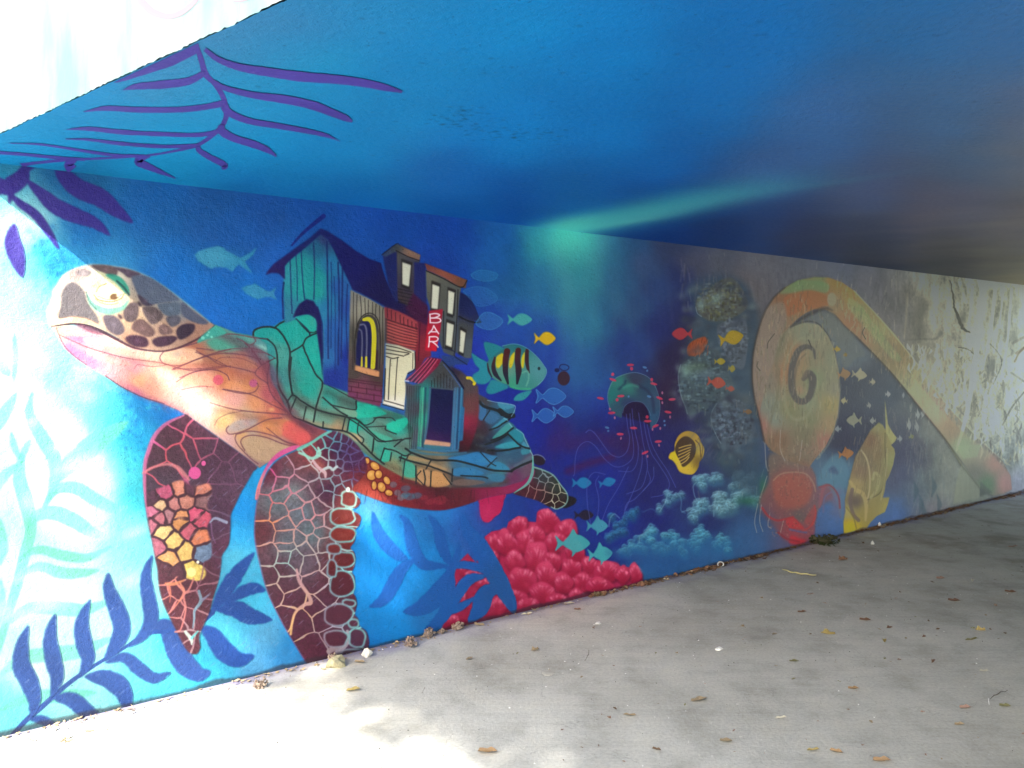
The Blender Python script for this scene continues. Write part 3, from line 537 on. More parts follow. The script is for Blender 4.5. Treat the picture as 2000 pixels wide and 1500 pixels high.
blob(*ZN((380, 710))[0], 10, 10, (206, 60, 92), .85, 0, hard=2.5); blob(*ZN((722, 742))[0], 8, 8, (160, 50, 120), .8, 0, hard=3); blob(*ZN((900, 1000))[0], 6, 4, (240, 200, 110), .6); blob(338, 738, 22, 18, (244, 226, 196), .5); blob(392, 792, 26, 18, (250, 236, 220), .5)  # last two blobs: sun spots painted into the neck colour
BR = (70, 28, 48)
for p, w in [(ZN((-60, 600), (0, 582), (200, 500), (400, 452), (600, 462), (750, 500), (800, 560)), 2.2), (ZN((-10, 400), (160, 350), (300, 292), (500, 262), (700, 292), (860, 312)), 2.4), (ZN((165, 425), (300, 500), (400, 560), (600, 602), (740, 640)), 2), (ZN((-70, 610), (0, 602), (200, 602), (440, 572)), 1.8), (ZN((0, 690), (150, 632), (330, 612), (450, 652), (490, 712)), 1.7),
             (ZN((20, 805), (200, 772), (330, 780)), 1.3), (ZN((420, 802), (600, 840), (720, 832), (770, 780), (760, 740)), 2), (ZN((300, 932), (500, 990), (700, 1020), (950, 1040), (1060, 1052)), [1, 2, 2.4, 2.4, 2]), (ZN((430, 800), (700, 852), (900, 950), (1050, 1020)), 2), (ZN((480, 1160), (458, 1200), (500, 1240), (650, 1200), (850, 1100), (1000, 1080)), 2.2),
             (ZN((345, 1150), (380, 1090), (480, 1040), (640, 1010)), 1), (ZN((560, 1240), (700, 1210), (900, 1250), (1050, 1322), (1130, 1345)), 2.2), (ZN((850, 1175), (1000, 1290), (1150, 1345)), 1.8), (ZN((555, 1240), (545, 1290), (575, 1350), (620, 1400), (700, 1480), (770, 1530)), 2), (ZN((640, 1400), (600, 1320), (630, 1270), (720, 1250), (860, 1275), (1000, 1330), (1150, 1365)), 2.2),
             (ZN((640, 350), (720, 430), (800, 560)), 2), (ZN((720, 290), (745, 330), (690, 370), (620, 330), (560, 305)), 2), (ZN((930, 500), (800, 570), (740, 640), (780, 690), (860, 742)), 2.2), (ZN((880, 560), (858, 700), (900, 850), (1000, 960), (1080, 1050)), 2.4), (ZN((700, 430), (850, 450), (940, 500)), 1.6), (ZN((380, 430), (560, 402), (760, 410), (880, 470)), 1.5),
             (ZN((170, 400), (330, 420)), 2), (ZN((350, 530), (420, 490), (600, 500), (740, 560), (780, 610)), 1.2), (ZH((330, 870), (440, 920), (600, 990), (760, 1040), (1000, 1100), (1300, 1140), (1480, 1190), (1660, 1220), (2000, 1175)), [1, 1.6, 1.6, 1.6, 1.4, 1.6, 2]), (ZH((1350, 1030), (1310, 1090), (1350, 1150), (1500, 1170), (1640, 1120), (1800, 1060), (2000, 1010)), 2), (ZH((1660, 1040), (1820, 1100), (2000, 1190)), 1.6),
             (ZH((1470, 1330), (1600, 1250), (1740, 1210), (1860, 1210), (1960, 1260), (1985, 1310)), 1.6), (ZH((1060, 1200), (1100, 1160), (1240, 1180), (1400, 1160)), 1), (ZH((300, 800), (320, 860), (380, 980), (480, 1080), (600, 1165)), 1.3), (ZH((780, 1270), (950, 1385), (1150, 1480), (1350, 1540)), 1.5)]:
    stroke(p, w, BR, .85, .7, dry=.25)
stroke([(352, 803), (372, 814), (410, 840), (458, 875), (500, 908)], [2, 4, 5, 4, 2], (226, 170, 176), .55, 2.5)
motif('neck', 'painted_neck', 'painted pink and orange neck lined in dark brown', NECK, 'turtle')

fill(NECK, (190, 146, 146), .24, 1.5)
for p, w, c, a in [([(420, 650), (470, 672), (510, 700), (535, 745), (560, 800), (610, 840)], [10, 22, 26, 26, 22, 14], (84, 40, 62), .5), ([(250, 700), (330, 712), (420, 716), (490, 740)], [4, 10, 14, 8], (150, 70, 60), .35), ([(240, 762), (320, 790), (372, 812)], [3, 12, 5], (150, 60, 110), .35), ([(420, 800), (480, 812), (540, 826)], [4, 12, 6], (110, 70, 60), .4), ([(150, 660), (210, 690), (280, 712)], [3, 9, 4], (150, 84, 120), .35)]: stroke(p, w, c, a, 6)
# ---- head
HEAD = ZH((205, 650), (212, 600), (235, 560), (262, 490), (262, 440), (300, 385), (350, 300), (430, 240), (540, 198), (650, 180), (850, 198), (1000, 222), (1200, 300), (1360, 400), (1520, 520), (1660, 630), (1780, 730), (1840, 785), (1740, 880), (1620, 940), (1480, 1000), (1330, 1030), (1180, 1010), (1040, 985), (900, 905), (760, 830), (620, 775), (470, 758), (330, 775), (250, 792), (222, 740))
fill(HEAD, wash([(95, 620, (224, 200, 180)), (120, 600, (226, 206, 186)), (150, 540, (160, 140, 140)), (170, 560, (214, 196, 174)), (130, 560, (206, 190, 180)), (200, 530, (206, 196, 190)), (200, 560, (230, 222, 196)), (110, 630, (230, 205, 165)), (160, 630, (200, 170, 140)), (260, 620, (190, 160, 130)), (330, 640, (176, 140, 120)), (300, 580, (150, 140, 130)), (350, 600, (100, 110, 125)), (380, 650, (150, 110, 96)), (260, 670, (170, 130, 110)), (300, 550, (90, 90, 110))], 10), 1, .7, True, 4)
stroke(ZH((560, 195), (650, 180), (850, 198), (1000, 222), (1200, 300), (1360, 400), (1520, 520), (1660, 630), (1800, 745)), [3, 3, 3, 3, 3], (110, 170, 200), .7, 1.6)
dk1, dk2 = (84, 70, 76), (72, 52, 66)
def scale_(o, c, hl=None):
    fill(o, c, .95, .9, True, 6); m = np.mean(o, 0)
    blob(m[0], m[1], 5, 5, hl or tuple(int(v * 1.25 + 14) for v in c), .55)
scale_(ZH((350, 470), (400, 380), (480, 360), (570, 440), (600, 540), (650, 620), (700, 690), (712, 760), (600, 710), (460, 690), (320, 706), (340, 590)), (100, 94, 100), (118, 108, 112))
scale_(ZH((480, 260), (560, 225), (650, 262), (620, 300), (520, 290)), (128, 118, 122)); scale_(ZH((640, 192), (760, 186), (860, 205), (900, 250), (870, 300), (760, 280), (700, 240)), (86, 70, 78))
scale_(ZH((860, 212), (960, 222), (1080, 256), (1120, 285), (1010, 312), (950, 270)), (70, 56, 76)); scale_(ZH((1040, 300), (1180, 300), (1320, 380), (1430, 460), (1500, 530), (1400, 548), (1270, 570), (1180, 582), (1110, 500), (1060, 400)), (74, 84, 108), (96, 108, 126))
scale_(ZH((1090, 480), (1140, 500), (1200, 560), (1260, 576), (1150, 582)), (60, 48, 66)); scale_(ZH((1290, 572), (1400, 555), (1500, 560), (1510, 640), (1480, 680), (1390, 690), (1320, 640)), (76, 88, 108)); scale_(ZH((1525, 555), (1640, 640), (1780, 745), (1720, 768), (1600, 730), (1525, 660)), (70, 76, 100), (80, 86, 108))
scale_(ZH((960, 620), (1020, 560), (1085, 560), (1105, 640), (1080, 720), (1020, 748), (960, 710)), dk1); scale_(ZH((1140, 608), (1260, 600), (1330, 660), (1335, 710), (1260, 765), (1200, 740)), dk1); scale_(ZH((755, 690), (850, 680), (930, 740), (965, 830), (900, 875), (800, 820)), (90, 80, 92))
scale_(ZH((1060, 740), (1130, 715), (1200, 760), (1265, 850), (1200, 892), (1110, 860), (1035, 810)), (98, 74, 76)); scale_(ZH((1300, 790), (1360, 765), (1430, 820), (1420, 860), (1320, 866)), (100, 76, 78)); scale_(ZH((1370, 710), (1440, 680), (1510, 700), (1500, 760), (1420, 792)), (74, 72, 88))
scale_(ZH((1470, 830), (1530, 770), (1640, 765), (1645, 830), (1580, 890), (1500, 915)), (46, 32, 52), (60, 40, 60)); scale_(ZH((975, 900), (1040, 872), (1160, 890), (1200, 940), (1180, 985), (1080, 988), (1000, 950)), (60, 36, 56)); scale_(ZH((1235, 930), (1300, 890), (1440, 880), (1480, 910), (1400, 970), (1280, 985)), (56, 34, 54))
scale_(ZH((900, 670), (925, 680), (945, 712), (920, 705)), (50, 36, 46)); scale_(ZH((1092, 545), (1120, 560), (1130, 592), (1105, 580)), (44, 34, 46))
# eye
fill(ZH((580, 420), (600, 320), (680, 250), (780, 270), (880, 330), (960, 420), (1010, 500), (980, 590), (880, 650), (760, 640), (660, 580)), (206, 206, 170), .9, 1.6, True)
fill(ZH((780, 285), (860, 280), (940, 320), (1000, 400), (1010, 470), (960, 450), (880, 360)), (30, 140, 120), .85, 1.2, True); stroke(ZH((890, 345), (960, 410), (1010, 480)), 4, (30, 60, 66), .7)
stroke(ZH((600, 470), (640, 560), (720, 620), (830, 640), (940, 610), (1000, 540)), [3, 9, 13, 13, 9, 4], (96, 166, 150), .8, 2); stroke(ZH((590, 450), (620, 540), (690, 620)), 2, (60, 80, 84), .7)
fill(ZH((680, 480), (700, 400), (780, 370), (880, 380), (950, 450), (930, 510), (840, 540), (740, 530)), (228, 220, 180), .95, 1.2, True)
for p, w in [(ZH((668, 480), (700, 520), (760, 540), (850, 545), (930, 515), (960, 470)), 1.8), (ZH((690, 450), (720, 400), (790, 370)), 1.8), (ZH((680, 520), (740, 560), (830, 575), (900, 560)), 1.2), (ZH((700, 490), (780, 520), (880, 520), (940, 470)), 1.2)]:
    stroke(p, w, (110, 90, 64), .9)
blob(*ZH((862, 498))[0], 8, 6, (104, 74, 50), .95, -10, hard=2); blob(*ZH((900, 488))[0], 3, 2.6, (230, 226, 200), .9); fill(ZH((650, 380), (740, 350), (700, 420), (660, 430)), (160, 170, 130), .6, 2, True)
# mouth line
stroke(ZH((250, 790), (330, 775), (470, 762), (620, 790), (760, 845), (900, 920), (1040, 990), (1180, 1020), (1330, 1030), (1480, 1000), (1640, 930), (1760, 860), (1840, 782)), [1.5, 2, 3, 6, 6, 5, 4, 3, 3, 4, 4, 4, 2], (66, 34, 50), .88, .9)
fill(ZH((470, 765), (560, 770), (700, 830), (760, 870), (640, 850), (540, 800)), (120, 70, 90), .8, 1, True)
stroke(ZH((330, 706), (460, 692), (600, 712), (712, 765)), 1.6, (120, 90, 84), .7); stroke(ZH((205, 650), (212, 600), (235, 560)), 1.5, (120, 90, 100), .6)
fill(ZH((1840, 785), (1900, 800), (1960, 850), (1900, 880), (1780, 910), (1680, 950), (1700, 900)), (50, 150, 140), .9, 1.2, True)
for a, b, r in [(1730, 900, 3.4), (1775, 872, 2.8), (1815, 890, 2.4), (1790, 845, 2)]: blob(*ZH((a, b))[0], r, r, (110, 190, 176), .9, 0, hard=1)
motif('head', 'painted_head', 'painted brown scaled head with a heavy lidded eye', HEAD, 'turtle', True)

# ---- left front flipper
FL1 = [(360, 810), (330, 824), (312, 838), (299, 856), (290, 880), (283, 905), (281, 940), (283, 975), (287, 1010), (293, 1040), (301, 1075), (307, 1110), (309, 1138), (313, 1160), (320, 1182), (332, 1208), (346, 1236), (358, 1260), (370, 1275), (384, 1277), (391, 1264), (389, 1242), (398, 1220), (409, 1195),
       (417, 1165), (428, 1130), (432, 1100), (434, 1084), (447, 1062), (450, 1030), (451, 1005), (460, 985), (470, 963), (482, 943), (494, 922), (502, 912), (480, 893), (440, 864), (400, 836), (370, 814)]
sd = Z3((620, 230), (480, 470), (330, 700), (600, 690), (760, 620), (430, 900), (300, 1100), (900, 560), (1000, 800), (1200, 640), (1150, 900), (1350, 800), (900, 380), (1150, 1150)) + Z4((840, 180), (900, 330), (820, 520), (760, 620), (360, 620), (460, 760), (560, 690), (380, 880), (480, 960), (620, 860), (760, 920), (590, 1020), (700, 1020), (480, 1090), (590, 1300), (660, 1320), (530, 1230), (350, 780), (780, 760))
cells(FL1, sd, 3.4, wash([(300, 860, (206, 96, 150)), (340, 890, (196, 80, 90)), (330, 920, (206, 90, 110)), (380, 940, (160, 80, 120)), (430, 930, (96, 64, 90)), (450, 1000, (96, 74, 100)), (350, 1150, (196, 120, 110)), (340, 1190, (180, 110, 110)), (390, 1160, (140, 90, 110)), (380, 1220, (150, 120, 130)), (420, 1080, (90, 66, 90))], 12),
      wash([(360, 850, (84, 46, 66)), (330, 880, (78, 48, 64)), (420, 900, (74, 44, 66)), (460, 940, (84, 56, 80)), (330, 960, (74, 56, 74)), (420, 1020, (72, 44, 70)), (380, 1100, (78, 36, 52)), (350, 1200, (84, 38, 52)), (380, 1260, (84, 40, 56)), (430, 1080, (84, 44, 70))], 10), 5, 26)
stroke([(359, 811), (330, 824), (312, 838), (299, 856), (290, 880), (283, 905), (282, 940), (284, 975), (289, 1010)], [2, 6, 7, 8, 8, 7, 6, 4, 2], (214, 110, 160), .85, 1.5)
stroke(Z3((180, 900), (250, 860), (330, 820), (480, 790), (600, 830), (680, 910), (740, 980)), [3, 5, 5, 5, 8, 8, 5], (216, 130, 136), .8, 1.6)
PEBS = Z3((440, 1125), (640, 1082), (872, 1090), (390, 1300), (320, 1370), (560, 1280), (700, 1250), (935, 1250), (640, 1440), (842, 1425), (500, 1400), (760, 1080), (300, 1200)) + Z4((330, 195), (440, 290), (556, 376), (402, 462), (624, 570), (680, 242), (728, 392), (600, 182), (512, 90), (690, 60), (300, 60), (290, 330), (240, 130), (470, 600), (350, 560))
PEBC = [(186, 84, 118), (210, 132, 112), (196, 120, 104), (222, 180, 140), (196, 110, 140), (190, 120, 120), (186, 120, 108), (134, 92, 98), (214, 144, 100), (196, 80, 112), (176, 120, 130), (90, 50, 70), (84, 50, 70), (222, 190, 130), (222, 186, 116), (224, 184, 110), (214, 156, 100), (214, 186, 100), (204, 120, 90), (104, 124, 156), (190, 90, 110), (206, 140, 90), (190, 80, 104), (190, 110, 124), (170, 96, 116), (176, 100, 120), (84, 46, 60), (84, 46, 60)]
cells([(288, 965), (320, 950), (352, 938), (380, 950), (406, 944), (414, 962), (404, 985), (412, 1010), (404, 1030), (412, 1060), (412, 1088), (396, 1100), (402, 1120), (388, 1134), (350, 1126), (322, 1124), (306, 1100), (298, 1060), (290, 1010)], [(a, b, c) for (a, b), c in zip(PEBS, PEBC)], 5.2, (66, 36, 50), (180, 110, 110), 3.5, 16, vary=.6, lsoft=2.4)
for (a, b), c in zip(PEBS, PEBC):
    if sum(c) > 300: blob(a - 1.5, b - 2, 7, 6, tuple(min(250, v + 26) for v in c), .5); blob(a + 3, b + 4, 6, 4, tuple(int(v * .8) for v in c), .3)
blob(*Z4((620, 585))[0], 9, 9, (240, 224, 150), .9, 0, hard=3); blob(*Z4((680, 488))[0], 3, 3, (240, 236, 220), 1, 0, hard=1)
blob(*Z3((812, 898))[0], 12, 12, (214, 84, 150), .95, 0, hard=1.6); blob(*Z3((920, 780))[0], 4.4, 5, (220, 90, 156), .95, 0, hard=1); blob(*Z3((700, 990))[0], 8, 5, (206, 96, 140), .6, 30)
for p, w, c in [(Z4((510, 700), (545, 790), (440, 950)), [4, 5, 1.5], (206, 126, 104)), (Z4((640, 650), (590, 760), (540, 810), (560, 950), (515, 1140), (460, 1170)), [3, 4, 5, 4, 3, 4], (196, 120, 116)), (Z4((370, 700), (450, 700), (560, 660)), [6, 7, 3], (206, 130, 96)), (Z4((400, 720), (415, 800), (405, 880)), [5, 3, 1], (200, 116, 96)),
                (Z4((690, 770), (710, 870), (650, 960), (645, 1040), (630, 1130)), [5, 7, 5, 4, 2], (120, 156, 176)), (Z4((800, 800), (720, 860)), [2, 6], (130, 130, 160)), (Z4((560, 1170), (615, 1240), (620, 1290)), [6, 8, 3], (196, 220, 210)), (Z4((680, 1165), (620, 1230)), [3, 5], (90, 186, 190)), (Z4((800, 100), (850, 60), (960, 100)), [3, 5, 6], (150, 160, 190)),
                (Z4((810, 110), (820, 220), (850, 300)), [3, 2.5, 2], (120, 84, 120)), (Z4((740, 500), (720, 620), (690, 720)), [2, 3, 2], (130, 84, 104))]:
    stroke(p, w, c, .85, 1)
motif('flip1', 'painted_flipper', 'painted front flipper with yellow and pink pebble scales', FL1, 'turtle', level=2)

# ---- right front flipper
FL2 = [(648, 842), (630, 850), (610, 862), (582, 878), (556, 890), (536, 904), (521, 924), (511, 948), (503, 975), (498, 1008), (497, 1045), (501, 1072), (508, 1102), (515, 1132), (526, 1165), (543, 1200), (560, 1232), (580, 1265), (598, 1294), (606, 1299), (640, 1297), (680, 1288), (706, 1278), (717, 1270), (721, 1254),
       (716, 1234), (702, 1222), (699, 1208), (693, 1200), (697, 1180), (694, 1166), (690, 1158), (693, 1145), (692, 1126), (687, 1118), (692, 1105), (694, 1090), (691, 1078), (684, 1070), (692, 1058), (694, 1045), (692, 1036), (701, 1026), (705, 1012), (700, 1004), (686, 996), (698, 990), (704, 980), (698, 968), (688, 958),
       (690, 950), (702, 938), (716, 918), (712, 892), (700, 872), (684, 856), (666, 846)]
seed2 = Z5((680, 470), (450, 620), (290, 740), (415, 775), (740, 665), (640, 790), (845, 830), (1020, 790), (450, 900), (720, 900), (590, 1010), (210, 1080), (400, 1130), (1000, 960), (230, 1370), (460, 1270), (640, 1175), (760, 1130), (905, 1075), (1000, 1230), (900, 1230), (740, 1320), (930, 1370), (1240, 950), (1190, 1190), (1180, 1390),
          (780, 390), (965, 420), (900, 300), (1000, 255), (1045, 180), (1130, 225), (1195, 245), (1255, 275), (1115, 330), (1200, 350), (1070, 440), (1180, 415), (925, 520), (1060, 540), (1150, 540), (1240, 470), (1020, 640), (1120, 620), (1285, 370), (1310, 300), (1245, 570), (1110, 740), (1330, 450), (1350, 560), (1380, 680), (1240, 690), (1260, 800), (1170, 850), (1420, 560), (1340, 800), (1150, 980)) + \
    Z6((240, 250), (430, 60), (440, 150), (590, 75), (740, 95), (430, 265), (640, 165), (855, 120), (540, 290), (420, 390), (250, 470), (690, 330), (850, 290), (940, 360), (1065, 295), (760, 540), (1040, 560), (450, 560), (300, 660), (520, 720), (760, 800), (860, 690), (1110, 780), (590, 970), (1000, 900), (840, 920), (1160, 985), (960, 1150), (1210, 1140), (740, 1270), (1150, 1310), (450, 900), (1080, 80), (960, 300))
cells(FL2, seed2, 3.0, wash([(520, 920, (190, 70, 130)), (510, 990, (206, 100, 110)), (560, 940, (186, 120, 140)), (520, 1020, (220, 140, 100)), (550, 1060, (196, 140, 136)), (620, 900, (200, 170, 176)), (620, 880, (110, 190, 180)), (650, 860, (80, 130, 150)), (680, 880, (76, 60, 110)), (700, 920, (84, 50, 90)), (650, 950, (120, 140, 156)), (690, 990, (150, 210, 200)), (610, 1000, (196, 130, 140)),
                             (560, 1090, (150, 190, 190)), (600, 1130, (190, 150, 156)), (540, 1170, (196, 160, 150)), (640, 1160, (180, 160, 170)), (690, 1120, (130, 200, 200)), (600, 1180, (206, 160, 130)), (650, 1220, (170, 160, 180)), (700, 1220, (140, 206, 206)), (620, 1260, (150, 120, 130)), (570, 1220, (216, 170, 120)), (660, 1275, (170, 150, 160))], 10),
      wash([(530, 920, (96, 36, 60)), (560, 930, (90, 70, 84)), (580, 900, (104, 56, 66)), (540, 980, (92, 100, 110)), (590, 1000, (96, 104, 118)), (570, 960, (110, 116, 124)), (510, 1040, (92, 44, 56)), (610, 930, (84, 60, 76)), (640, 960, (70, 36, 62)), (610, 1040, (90, 104, 114)), (640, 890, (72, 24, 52)), (600, 885, (130, 48, 56)), (620, 910, (150, 80, 76)), (660, 880, (52, 28, 66)), (690, 900, (60, 28, 70)), (700, 930, (96, 34, 50)),
            (680, 975, (130, 56, 56)), (680, 1010, (112, 50, 52)), (675, 1045, (120, 40, 40)), (560, 1060, (92, 96, 108)), (590, 1100, (92, 76, 92)), (540, 1120, (82, 46, 62)), (670, 1090, (90, 26, 34)), (670, 1140, (76, 26, 44)), (600, 1200, (78, 36, 56)), (560, 1180, (80, 38, 58)), (640, 1240, (84, 38, 60)), (600, 1270, (80, 28, 52)), (690, 1250, (80, 48, 76)), (650, 1190, (80, 40, 62))], 8), 4, 20, vary=.5)
for p, w, c in [(Z5((130, 960), (150, 870), (180, 760), (240, 620), (320, 500), (430, 410), (560, 350), (640, 330)), [6, 8, 7, 6, 8, 10, 9, 6], wash([(500, 960, (226, 120, 120)), (540, 890, (196, 70, 140)), (580, 872, (196, 80, 140))])), (Z5((640, 360), (700, 330), (800, 280), (900, 210), (990, 160), (1040, 140)), [7, 7, 5, 5, 5, 3], (110, 190, 176)),
                (Z5((650, 400), (720, 430), (800, 470), (880, 440), (900, 400), (880, 340)), [5, 5, 6, 7, 7, 4], (140, 200, 186)), (Z5((820, 500), (880, 580), (960, 640), (970, 700)), [5, 6, 7, 4], (206, 170, 180)), (Z5((960, 600), (1020, 580), (1060, 610), (1110, 570)), 5, (176, 196, 200)),
                (Z6((550, 400), (580, 530), (680, 680), (700, 760), (640, 780), (540, 860), (500, 980), (485, 1100)), [4, 7, 7, 9, 7, 5, 5, 5], wash([(580, 1130, (196, 150, 156)), (600, 1170, (206, 160, 150)), (570, 1230, (224, 176, 120))])), (Z6((1100, 1070), (1110, 1180), (1020, 1270), (980, 1330)), [6, 6, 14, 12], (176, 164, 176)), (Z6((900, 1290), (960, 1250), (1080, 1200)), [10, 12, 6], (170, 150, 156))]:
    stroke(p, w, c, .9, 1.1)
for x, y, rx, ry, rot in [(681, 974, 13, 14, 10), (669, 1009, 22, 15, 5), (669, 1044, 23, 13, 0), (671, 1093, 20, 14, 0), (667, 1141, 23, 23, 0), (681, 1178, 11, 6, 5), (660, 1201, 26, 19, -18), (690, 1217, 9, 7, -20), (655, 1247, 21, 15, -8), (697, 1246, 14, 18, -14), (686, 1277, 20, 8, -12), (652, 1072, 12, 9, 20), (648, 1110, 8, 16, 10)]:
    lc = wash([(700, 980, (164, 222, 212)), (690, 1060, (120, 200, 200)), (690, 1140, (110, 192, 198)), (700, 1230, (130, 204, 206)), (640, 1080, (130, 150, 170)), (640, 1200, (150, 150, 170)), (640, 1260, (160, 150, 166))])
    n_ = 11; sq = [(abs(math.cos(6.2832 * i / n_ + .3)) ** 3 + abs(math.sin(6.2832 * i / n_ + .3)) ** 3) ** (-1 / 3) * (1 + RNG.normal(0, .05)) for i in range(n_)]; o = [(x + (rx + 2.6) * sq[i] * math.cos(6.2832 * i / n_ + .3), y + (ry + 2.6) * sq[i] * math.sin(6.2832 * i / n_ + .3)) for i in range(n_)]
    fill(o, lc, .92, 1, True); m_ = np.array(o); fill((m_ - (x, y)) * [(rx - .8) / (rx + 2.6), (ry - .8) / (ry + 2.6)] + (x, y), wash([(680, 980, (120, 52, 50)), (670, 1040, (124, 44, 42)), (670, 1095, (92, 28, 34)), (667, 1141, (76, 26, 42)), (660, 1200, (84, 38, 58)), (690, 1250, (82, 46, 72)), (655, 1247, (84, 36, 56))]), 1, 1, True)
    blob(x + 3, y + 2, rx * .4, ry * .4, (150, 80, 70) if y < 1060 else (96, 44, 60), .35)
stroke([(505, 955), (499, 1000), (497, 1045), (502, 1080), (513, 1125), (526, 1165), (560, 1232), (597, 1293)], 1.6, (150, 84, 140), .6)
blob(*Z5((1245, 850))[0], 4, 5, (220, 240, 232), .9, 0, hard=1)
motif('flip2', 'painted_flipper', 'painted maroon front flipper netted with pale teal lines', FL2, 'turtle', level=2)

# ---------------------------------------------------------------- the houses on the shell
Z7 = Z(350, 400, .2); Z8 = Z(600, 400, .2)
NVY = (18, 18, 74)
BARN = [(553, 560), (556, 516), (590, 488), (627, 456), (645, 470), (664, 508), (690, 570), (690, 770), (632, 750), (628, 662), (600, 612), (588, 620), (556, 632)]
fill(BARN, wash([(560, 540, (40, 130, 150)), (560, 600, (40, 110, 140)), (590, 520, (26, 134, 140)), (590, 560, (22, 140, 140)), (620, 480, (26, 90, 124)), (620, 540, (22, 130, 136)), (618, 570, (24, 136, 136)), (645, 520, (30, 100, 150)), (640, 600, (30, 104, 150)), (640, 700, (34, 92, 150)), (660, 560, (30, 76, 146)), (660, 640, (30, 80, 150)), (680, 600, (28, 60, 136)), (680, 700, (22, 40, 130)), (650, 735, (22, 40, 124)), (630, 470, (40, 50, 100))], 8), 1, .7)
for p, w in [(Z7((1020, 760), (1010, 900), (1016, 1110)), 3.4), (Z7((1082, 530), (1086, 700), (1092, 900), (1100, 1060)), 2.2), (Z7((1140, 490), (1150, 700), (1152, 940)), 1.6), (Z7((1190, 440), (1200, 700), (1222, 920)), 2.2), (Z7((1310, 370), (1320, 600), (1312, 920)), 2.4), (Z7((1440, 360), (1446, 700), (1452, 1100), (1452, 1500)), 3), (Z7((1480, 560), (1486, 800), (1480, 1400)), 1.6),
             (Z7((1548, 560), (1560, 900), (1550, 1560)), 3), (Z7((1592, 620), (1590, 900), (1580, 1500)), 3), (Z7((1640, 780), (1630, 1100), (1640, 1500)), 2), (Z7((1350, 1000), (1400, 1200), (1402, 1500)), 2.4), (Z7((1510, 700), (1520, 1000), (1520, 1650)), 1.2)]:
    stroke(p, w, (16, 26, 84), .85, 1, wob=.2, dry=.3)
for i in range(22): x = 556 + 130 * RNG.random(); y = 520 + 130 * RNG.random(); stroke([(x, y), (x + .5, y + 30 + 40 * RNG.random())], 1.6, (60, 170, 170) if x < 640 else (60, 110, 180), .22, 1.2, smooth=False)
stroke([(632, 422), (612, 438), (590, 457), (570, 479)], [9, 8, 6, 4], (20, 30, 110), .95, 1)
ROOF = [(519, 537), (522, 530), (534, 516), (575, 486), (606, 464), (626, 446), (640, 452), (668, 470), (694, 490), (722, 506), (744, 514), (746, 524), (754, 548), (768, 578), (800, 600), (836, 622), (842, 636), (828, 642), (800, 628), (770, 610), (740, 592), (706, 574), (688, 566), (676, 540), (662, 512), (650, 486), (640, 468), (626, 458), (596, 484), (566, 508), (556, 520), (556, 546), (544, 534), (530, 533)]
fill(ROOF, wash([(530, 530, (30, 20, 86)), (620, 460, (20, 26, 90)), (680, 510, (18, 18, 84)), (760, 580, (20, 16, 66)), (820, 630, (44, 14, 50))]), 1, .7)
fill(ZN((1110, 100), (1130, 40), (1170, -30), (1240, -80), (1310, -60), (1360, 20), (1390, 150), (1400, 400), (1400, 700), (1380, 500), (1340, 220), (1330, 120), (1260, 75), (1180, 85)), (18, 14, 74), 1, .8)
fill(ZN((1130, 110), (1190, 82), (1260, 74), (1320, 110), (1342, 170), (1330, 230), (1290, 240), (1210, 180)), (26, 152, 144), .95, 1, True); stroke(ZN((1140, 112), (1250, 215), (1280, 280)), 2.2, (20, 30, 60), .9)
blob(*ZN((1300, 150))[0], 8, 12, (60, 140, 130), .4)
# grey boarded front with the arched window
FACE = [(684, 566), (720, 583), (752, 602), (752, 660), (750, 700), (746, 780), (742, 794), (700, 783), (679, 772), (680, 700)]
fill(FACE, wash([(690, 580, (110, 108, 106)), (710, 600, (136, 132, 120)), (740, 605, (110, 106, 96)), (686, 660, (70, 66, 62)), (748, 680, (80, 72, 64)), (690, 730, (66, 56, 54)), (740, 740, (64, 48, 48)), (700, 760, (110, 54, 76)), (735, 775, (104, 46, 80)), (690, 775, (100, 46, 84))], 7), 1, .7)
for x0 in (690, 697, 703, 712, 719, 727, 734, 741, 748): stroke([(x0, 572 + (x0 - 690) * .5), (x0 + RNG.normal(0, 1), 600 + (x0 - 690) * .3), (x0 + RNG.normal(0, 1), 622 + 40 * RNG.random() + (abs(x0 - 716) > 20) * 80)], 1.5, (26, 22, 24), .8, .7, dry=.3)
for p in (ZS((150, 720), (480, 770)), ZS((150, 770), (480, 820)), ZS((150, 820), (480, 870)), ZS((150, 872), (480, 930)), ZS((150, 700), (300, 720), (470, 740))): stroke(p, 2, (64, 22, 42), .85, .7, smooth=False)
for a, b, c in [(250, 735, 780), (410, 765, 810), (180, 775, 815), (328, 790, 845), (470, 800, 850), (236, 830, 880), (400, 850, 915)]: stroke(ZS((a, b), (a, c)), 2, (64, 22, 42), .85, .7)
fill(ZS((208, 560), (208, 380), (220, 240), (250, 130), (310, 75), (380, 70), (430, 120), (455, 260), (462, 420), (450, 610)), (70, 66, 62), .95, 1)
stroke(ZS((212, 540), (210, 380), (224, 240), (255, 130), (310, 70), (380, 62), (436, 120), (460, 260), (462, 420), (452, 600)), 1.8, (24, 20, 24), .9); stroke(ZS((228, 300), (250, 180), (300, 100), (360, 82), (416, 130), (440, 240)), 1.4, (30, 26, 28), .9)
fill(ZS((222, 560), (225, 380), (240, 250), (270, 150), (320, 100), (370, 96), (415, 150), (432, 280), (432, 420), (424, 605), (300, 590)), (18, 18, 66), 1, .8)
fill(ZS((395, 420), (440, 420), (436, 610), (395, 605)), (40, 16, 34), .9, 1)
